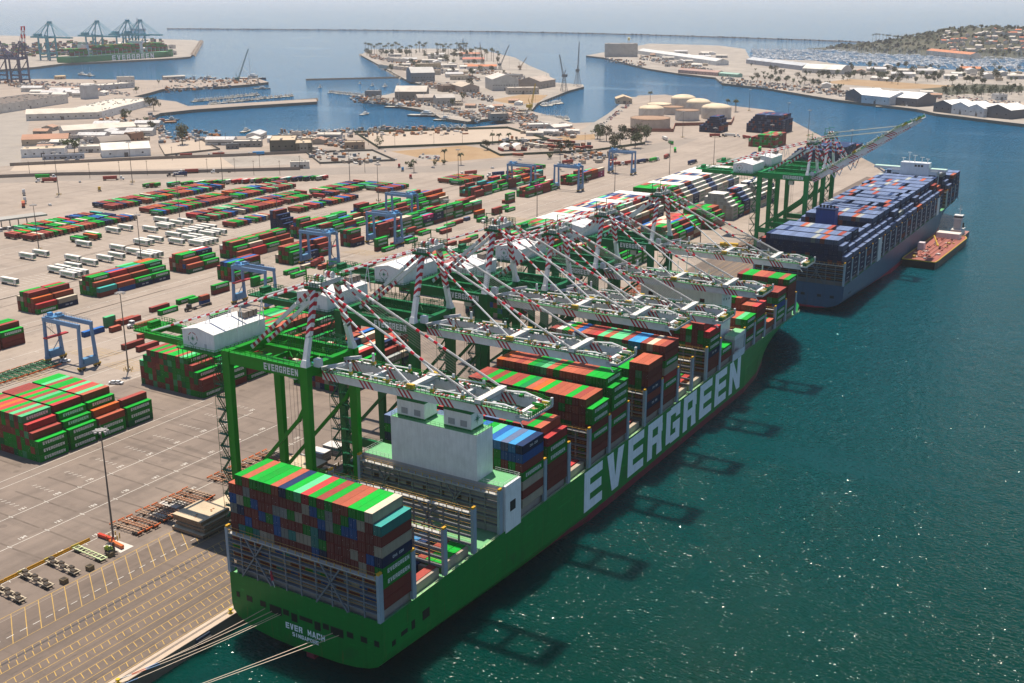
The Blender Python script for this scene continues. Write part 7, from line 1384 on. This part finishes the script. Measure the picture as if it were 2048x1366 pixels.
# ---------------------------------------------------------------- rows of lesser sheds and workshops on the far shores
SHED = []
for L_, D_, h_, wc, rc, kd in ((26, 16, 6, WW, (.66, .62, .55), 'g'), (18, 12, 5, TAN, (.50, .42, .32), 'f'), (34, 14, 7, (.45, .44, .42), (.58, .53, .46), 'g'), (14, 10, 8, (.55, .5, .44), (.36, .31, .27), 'f'), (22, 18, 6, (.36, .31, .26), (.42, .25, .17), 'g'), (40, 20, 8, W_, (.55, .54, .53), 'g')):
    a = MB(); a.box(-L_ / 2, L_ / 2, -D_ / 2, D_ / 2, -.3, h_, wc); b = MB()
    if kd == 'g':
        for s in (-1, 1): b.face(((-L_ / 2 - .4, s * (D_ / 2 + .4), h_ - .1), (L_ / 2 + .4, s * (D_ / 2 + .4), h_ - .1), (L_ / 2 + .4, 0, h_ + D_ * .16), (-L_ / 2 - .4, 0, h_ + D_ * .16)), rc); a.face(((s * L_ / 2, -D_ / 2, h_), (s * L_ / 2, D_ / 2, h_), (s * L_ / 2, 0, h_ + D_ * .16)), wc)
        for k in range(int(L_ / 6)): b.box(-L_ / 2 + 3 + 6 * k, -L_ / 2 + 4.2 + 6 * k, -D_ * .3, -D_ * .22, h_ + D_ * .03, h_ + D_ * .09, (.75, .76, .76))
    else:
        b.box(-L_ / 2 - .1, L_ / 2 + .1, -D_ / 2 - .1, D_ / 2 + .1, h_, h_ + .5, wc, rc)
        for k in range(4): b.cbox(rnd.uniform(-.4, .4) * L_, rnd.uniform(-.4, .4) * D_, h_ + .5, 1.8, 1.4, 1.1, (.5, .48, .45))
    d = MB(); d.box(-2, 2, -D_ / 2 - .08, -D_ / 2, 0, 3.6, (.12, .12, .12))
    d.box(-L_ * .42, L_ * .42, -D_ / 2 - .06, -D_ / 2, 3.4, 4.3, (.05, .06, .07))
    SHED.append((a.mesh('wall', ROUGH), b.mesh('roof', ROOF), d.mesh('door', PAINT)))
def sheds(n, quad, z, label, group, ang, smax=1.0, used=[]):
    k = 0; tries = 0
    while k < n and tries < n * 30:
        tries += 1; s_, t = rnd.random(), rnd.random(); (a, b), (c, d), (e, f), (g, h) = quad
        u = (a * (1 - s_) + c * s_) * (1 - t) + (g * (1 - s_) + e * s_) * t; v = (b * (1 - s_) + d * s_) * (1 - t) + (h * (1 - s_) + f * s_) * t; p = P(u, v, z)
        if any((p - q).length < 26 * smax + r for q, r in used): continue
        used.append((p, 0)); i = rnd.randrange(6); o = thing('shed', ('white gabled', 'tan flat roofed', 'long grey', 'small block-like', 'brown roofed', 'large white')[i] + ' ' + label, 'building', (p.x, p.y, z), ang + rnd.choice((0, 0, 1.57)), group); o.scale = (smax,) * 3
        for nm, me in zip(('wall', 'roof', 'door'), SHED[i]): link(nm, me, o)
        k += 1
FILLED = [(q.location.copy(), 12) for q in col.objects if q.name.startswith('building') and q.parent is None]
sheds(26, ((70, 262), (300, 252), (290, 300), (50, 310)), ZG, 'workshop in the left harbour district', 'workshops left of the basin', .55, .8, FILLED)
sheds(16, ((60, 180), (230, 172), (210, 196), (60, 205)), ZG, 'shed near the channel at left', 'sheds near the channel', .55, .9, FILLED)
sheds(30, ((760, 112), (960, 108), (960, 160), (820, 150)), 4.0, 'house on the palm island', 'houses on the island', .7, .9, FILLED)
sheds(16, ((870, 200), (1050, 205), (1050, 238), (900, 234)), 4.0, 'shed in the boatyard', 'boatyard sheds', .4, .7, FILLED)
sheds(14, ((1040, 250), (1140, 252), (1150, 272), (1050, 272)), ZG, 'workshop on the neck of land', 'workshops on the neck', .4, .6, FILLED)
sheds(10, ((440, 278), (680, 272), (690, 296), (440, 300)), ZG, 'harbour shed along the basin street', 'sheds along the basin', .5, .8, FILLED)
sheds(24, ((1290, 112), (1440, 100), (1500, 130), (1340, 138)), 4.0, 'shed on the western pier', 'sheds on the western pier', .3, .9, FILLED)
sheds(26, ((1700, 135), (2040, 148), (2040, 165), (1720, 155)), 4.0, 'house behind the marina', 'houses behind the marina', .3, 1.0, FILLED)
sheds(12, ((1640, 172), (1880, 188), (1860, 206), (1680, 192)), 4.0, 'low building on the western waterfront', 'waterfront buildings', .3, .8, FILLED)
sheds(14, ((150, 82), (380, 86), (370, 108), (340, 112)), 5.0, 'shed on the far terminal', 'far terminal sheds', .1, 1.3, FILLED)
for i in range(40): tree(rnd.uniform(760, 1010), rnd.uniform(104, 150), rnd.choice((0, 1, 2, 3)), rnd.uniform(.8, 1.2), 'tree between the island houses', 'trees between the island houses', 4.0)
for i in range(40): tree(rnd.uniform(1700, 2045), rnd.uniform(134, 160), rnd.choice((0, 1, 3)), rnd.uniform(.6, 1.0), 'tree in the marina park', 'trees of the marina park', 4.0)
for i in range(18): tree(rnd.uniform(60, 320), rnd.uniform(165, 300), rnd.choice((0, 2, 4)), rnd.uniform(.7, 1.0), 'small tree in the left harbour district', 'trees in the left harbour district')
# ---------------------------------------------------------------- build the containers: the largest in view one by one, the rest as one mass
def cont_geo(mb, cx, cy, z, L, h, ori, c, detail=True, off=True):
    lx, ly = (2.438, L) if ori == 'Y' else (L, 2.438); a, b = lx / 2, ly / 2
    top = tuple(min(1, x * 1.1 + .006) for x in c); c = tuple(x * .5 for x in c)  # walls darker than roofs: shade and sun put into the paint colour
    if not detail: mb.box(cx - a, cx + a, cy - b, cy + b, z, z + h, c, top); return
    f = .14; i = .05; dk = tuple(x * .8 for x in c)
    for k in range(4):   # each wall: frame, sunken panel
        if k == 0: P0, U, Nn = Vector((cx - a, cy - b, z)), Vector((lx, 0, 0)), Vector((0, 1, 0))
        elif k == 1: P0, U, Nn = Vector((cx + a, cy - b, z)), Vector((0, ly, 0)), Vector((-1, 0, 0))
        elif k == 2: P0, U, Nn = Vector((cx + a, cy + b, z)), Vector((-lx, 0, 0)), Vector((0, -1, 0))
        else: P0, U, Nn = Vector((cx - a, cy + b, z)), Vector((0, -ly, 0)), Vector((1, 0, 0))
        u = U.normalized(); Lk = U.length; H = Vector((0, 0, h)); Z = Vector((0, 0, 1))
        o = [P0, P0 + U, P0 + U + H, P0 + H]; n = [P0 + u * f + Z * f, P0 + u * (Lk - f) + Z * f, P0 + u * (Lk - f) + Z * (h - f), P0 + u * f + Z * (h - f)]; s = [q + Nn * i for q in n]
        for e in range(4): g = (e + 1) % 4; mb.face((o[e], o[g], n[g], n[e]), dk); mb.face((n[e], n[g], s[g], s[e]), dk)
        mb.face(s, c)
        if k == 0 and ori == 'Y':
            for q in (-.78, -.32, .32, .78): mb.box(cx + q - .035, cx + q + .035, cy - b - .02, cy - b + .04, z + .16, z + h - .16, tuple(x * .8 + .09 for x in c))
            mb.box(cx - .02, cx + .02, cy - b + .02, cy - b + .055, z + .14, z + h - .14, (.01, .01, .01))
    mb.face(((cx - a, cy - b, z + h), (cx + a, cy - b, z + h), (cx + a, cy + b, z + h), (cx - a, cy + b, z + h)), top)
    mb.face(((cx - a, cy - b, z), (cx - a, cy + b, z), (cx + a, cy + b, z), (cx + a, cy - b, z)), dk)
def lett(mb, c, L, ori, z, cx, cy, h):
    s, hh, col_ = ('EVERGREEN', .95, (.66, .68, .66)) if c in ('green', 'dark green', 'mint') else ('CMA CGM', .62, (.5, .52, .55)) if c == 'navy' else ('ONE', .9, (.75, .7, .72)) if c == 'pink' else ('COSCO', .6, (.5, .5, .5)) if c == 'grey' else (None, 0, None)
    if c == 'white': s, hh, col_ = 'EVERGREEN', .8, (.05, .25, .10)
    if not s or L < 10: return False
    wd = hh * .72; gp = hh * .16; tw = len(s) * (wd + gp); z0 = z + (h - hh) * .58; k = .98 if c == 'dark green' else 1.2
    hh *= k; wd *= k; tw = len(s) * (wd + gp * k); z0 = z + (h - hh) * .55
    if ori == 'Y': text(mb, s, (cx + 1.219 + .03, cy - tw / 2 + (.8 if c == 'dark green' else .3), z0), (0, 1, 0), (0, 0, 1), hh, wd, gp * k, col_)
    else: text(mb, s, (cx - tw / 2, cy - 1.219 - .03, z0), (1, 0, 0), (0, 0, 1), hh, wd, gp * k, col_)
    return True
def parea(pts):
    q = [proj(Vector(p)) for p in pts]
    if any(x[2] < 1 for x in q): return 0
    if all(x[0] < 0 for x in q) or all(x[0] > 2048 for x in q) or all(x[1] > 1366 for x in q): return 0
    return abs(sum(q[i][0] * q[(i + 1) % 4][1] - q[(i + 1) % 4][0] * q[i][1] for i in range(4))) / 2
for d in CL:
    a, b = (1.22, d['L'] / 2) if d['ori'] == 'Y' else (d['L'] / 2, 1.22); x0, x1, y0, y1, z0, z1 = d['x'] - a, d['x'] + a, d['y'] - b, d['y'] + b, d['z'], d['z'] + d['h']; A = 0
    if d['top']: A += parea([(x0, y0, z1), (x1, y0, z1), (x1, y1, z1), (x0, y1, z1)])
    if d['rt']: A += parea([(x1, y0, z0), (x1, y1, z0), (x1, y1, z1), (x1, y0, z1)])
    if d['fr']: A += parea([(x0, y0, z0), (x1, y0, z0), (x1, y0, z1), (x0, y0, z1)])
    if d['sid'] == 'stern of green ship' and d['z'] < 30 and not d['rt']: A *= .2
    d['A'] = A
order = sorted(CL, key=lambda d: -d['A']); IND = order[:298]; ids = set(id(d) for d in IND)
PROTO = {}; LPROTO = {}
SHORT = {'light blue': 'light blue'}
for d in IND:
    v = rnd.randrange(4); key = (d['c'], d['L'], round(d['h'], 2), d['ori'], v)
    if key not in PROTO:
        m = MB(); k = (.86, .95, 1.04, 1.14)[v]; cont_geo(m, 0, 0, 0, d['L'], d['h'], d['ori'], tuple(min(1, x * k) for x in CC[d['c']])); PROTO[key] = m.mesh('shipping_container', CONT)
    o = link('shipping_container', PROTO[key]); o.location = (d['x'], d['y'], d['z'])
    if d.get('place'): lab = '%s container, %s in the open yard spread counted from the left' % (d['c'], ordn(d['b'])) if d['ft'] == 0 else '%s container, %s below the top of the %s open yard pile' % (d['c'], ORD[d['ft'] - 1], ordn(d['b']))
    elif d.get('wheel'): lab = '%s container on chassis, %s place of the %s' % (d['c'], ordn(d['b']), d['sid'])
    elif d.get('hold'): lab = '%s container down in the open hold, %s counted from the stern' % (d['c'], ordn(d['b']))
    else:
        lab = '%s container, %s from top, %s row from right, ' % (d['c'], ordn(d['ft']), ordn(d['r'])) + ('%s bay, ' % ordn(d['b']) if d['nb'] > 1 else '') + d['sid']
    if len(lab.split()) > 16: lab = lab.replace(' container,', ' box,').replace(' from right', '').replace('counted ', '')
    tag(o, lab, 'container', d['group'])
    lk = (d['c'], d['L'], round(d['h'], 2), d['ori'])
    if (d['rt'] if d['ori'] == 'Y' else True) and (d['c'] != 'white' or d['ori'] == 'Y'):
        if lk not in LPROTO:
            m = MB(); LPROTO[lk] = m.mesh('lettering', PAINT) if lett(m, d['c'], d['L'], d['ori'], 0, 0, 0, d['h']) else None
        if LPROTO[lk]: link('lettering', LPROTO[lk], o)
M = MB()
for d in CL:
    if id(d) in ids: continue
    if d['z'] > ZG - .1 and d['A'] < 2: pass
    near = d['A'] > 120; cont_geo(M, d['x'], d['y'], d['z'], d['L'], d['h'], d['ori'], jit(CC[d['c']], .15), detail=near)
    if d['A'] > 45 and (d['rt'] if d['ori'] == 'Y' else d['c'] != 'white'): lett(M, d['c'], d['L'], d['ori'], d['z'], d['x'], d['y'], d['h'])
R3 = shipf.matrix_world if False else (Matrix.Translation(shipf.location) @ Matrix.Rotation(shipf.rotation_euler.z, 4, 'Z'))
for x, y, z, c in FAR:
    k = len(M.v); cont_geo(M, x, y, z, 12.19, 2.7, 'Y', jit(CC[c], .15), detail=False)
    for i in range(k, len(M.v)): M.v[i] = tuple(R3 @ Vector(M.v[i]))
# the far terminal's own stacks
for i in range(420):
    u = rnd.uniform(-20, 330); p = P(u, rnd.uniform(90, 116) - u * .03, 5)
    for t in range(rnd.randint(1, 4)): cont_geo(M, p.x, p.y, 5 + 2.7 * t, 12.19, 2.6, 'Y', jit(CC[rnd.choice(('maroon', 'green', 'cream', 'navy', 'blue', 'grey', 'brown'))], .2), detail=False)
# truck yard boxes behind the fence
for u0, v0, u1, v1, n, cs in ((1095, 295, 1120, 299, 6, ('maroon', 'brown')), (1105, 286, 1140, 288, 5, ('orange', 'maroon', 'orange')), (1160, 300, 1175, 298, 2, ('maroon', 'brown')), (1060, 292, 1085, 296, 4, ('white', 'cream')), (1036, 314, 1046, 314, 1, ('brown',))):
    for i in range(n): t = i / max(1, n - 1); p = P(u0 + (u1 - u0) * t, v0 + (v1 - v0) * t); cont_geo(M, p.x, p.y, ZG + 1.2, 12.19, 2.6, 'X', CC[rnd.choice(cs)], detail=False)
tag(M.build('container_mass', CONT), 'the many smaller containers stacked farther off on ships and yard', 'containers', kind='stuff')

# ---------------------------------------------------------------- haze
HZ = True
if HZ:
    m = MB(); m.box(-S_ - 50, S_ + 50, -S_ - 50, S_ + 50, -6.0, 178.0, (1, 1, 1)); mat = bpy.data.materials.new('haze_air'); mat.use_nodes = True; t = mat.node_tree; t.nodes.clear()
    vp = t.nodes.new('ShaderNodeVolumePrincipled'); vp.inputs['Color'].default_value = (.95, .93, .95, 1); vp.inputs['Density'].default_value = 4.2e-5; vp.inputs['Anisotropy'].default_value = .2
    ot = t.nodes.new('ShaderNodeOutputMaterial'); t.links.new(vp.outputs[0], ot.inputs['Volume'])
    o = m.build('haze', mat); o['kind'] = 'stuff'; o['label'] = 'pale sea haze over the whole harbour'
# ---------------------------------------------------------------- things that look alike are told apart by their place, counted from the left
same = {}
for o in list(col.objects):
    if o.parent is None and 'label' in o and 'category' in o and 'kind' not in o: same.setdefault(o['label'], []).append(o)
for lb, os_ in same.items():
    if 1 < len(os_) <= 99:
        for i, o in enumerate(sorted(os_, key=lambda q: proj(q.location)[0])): o['label'] = '%s, %s from the left' % (lb, ordn(i))
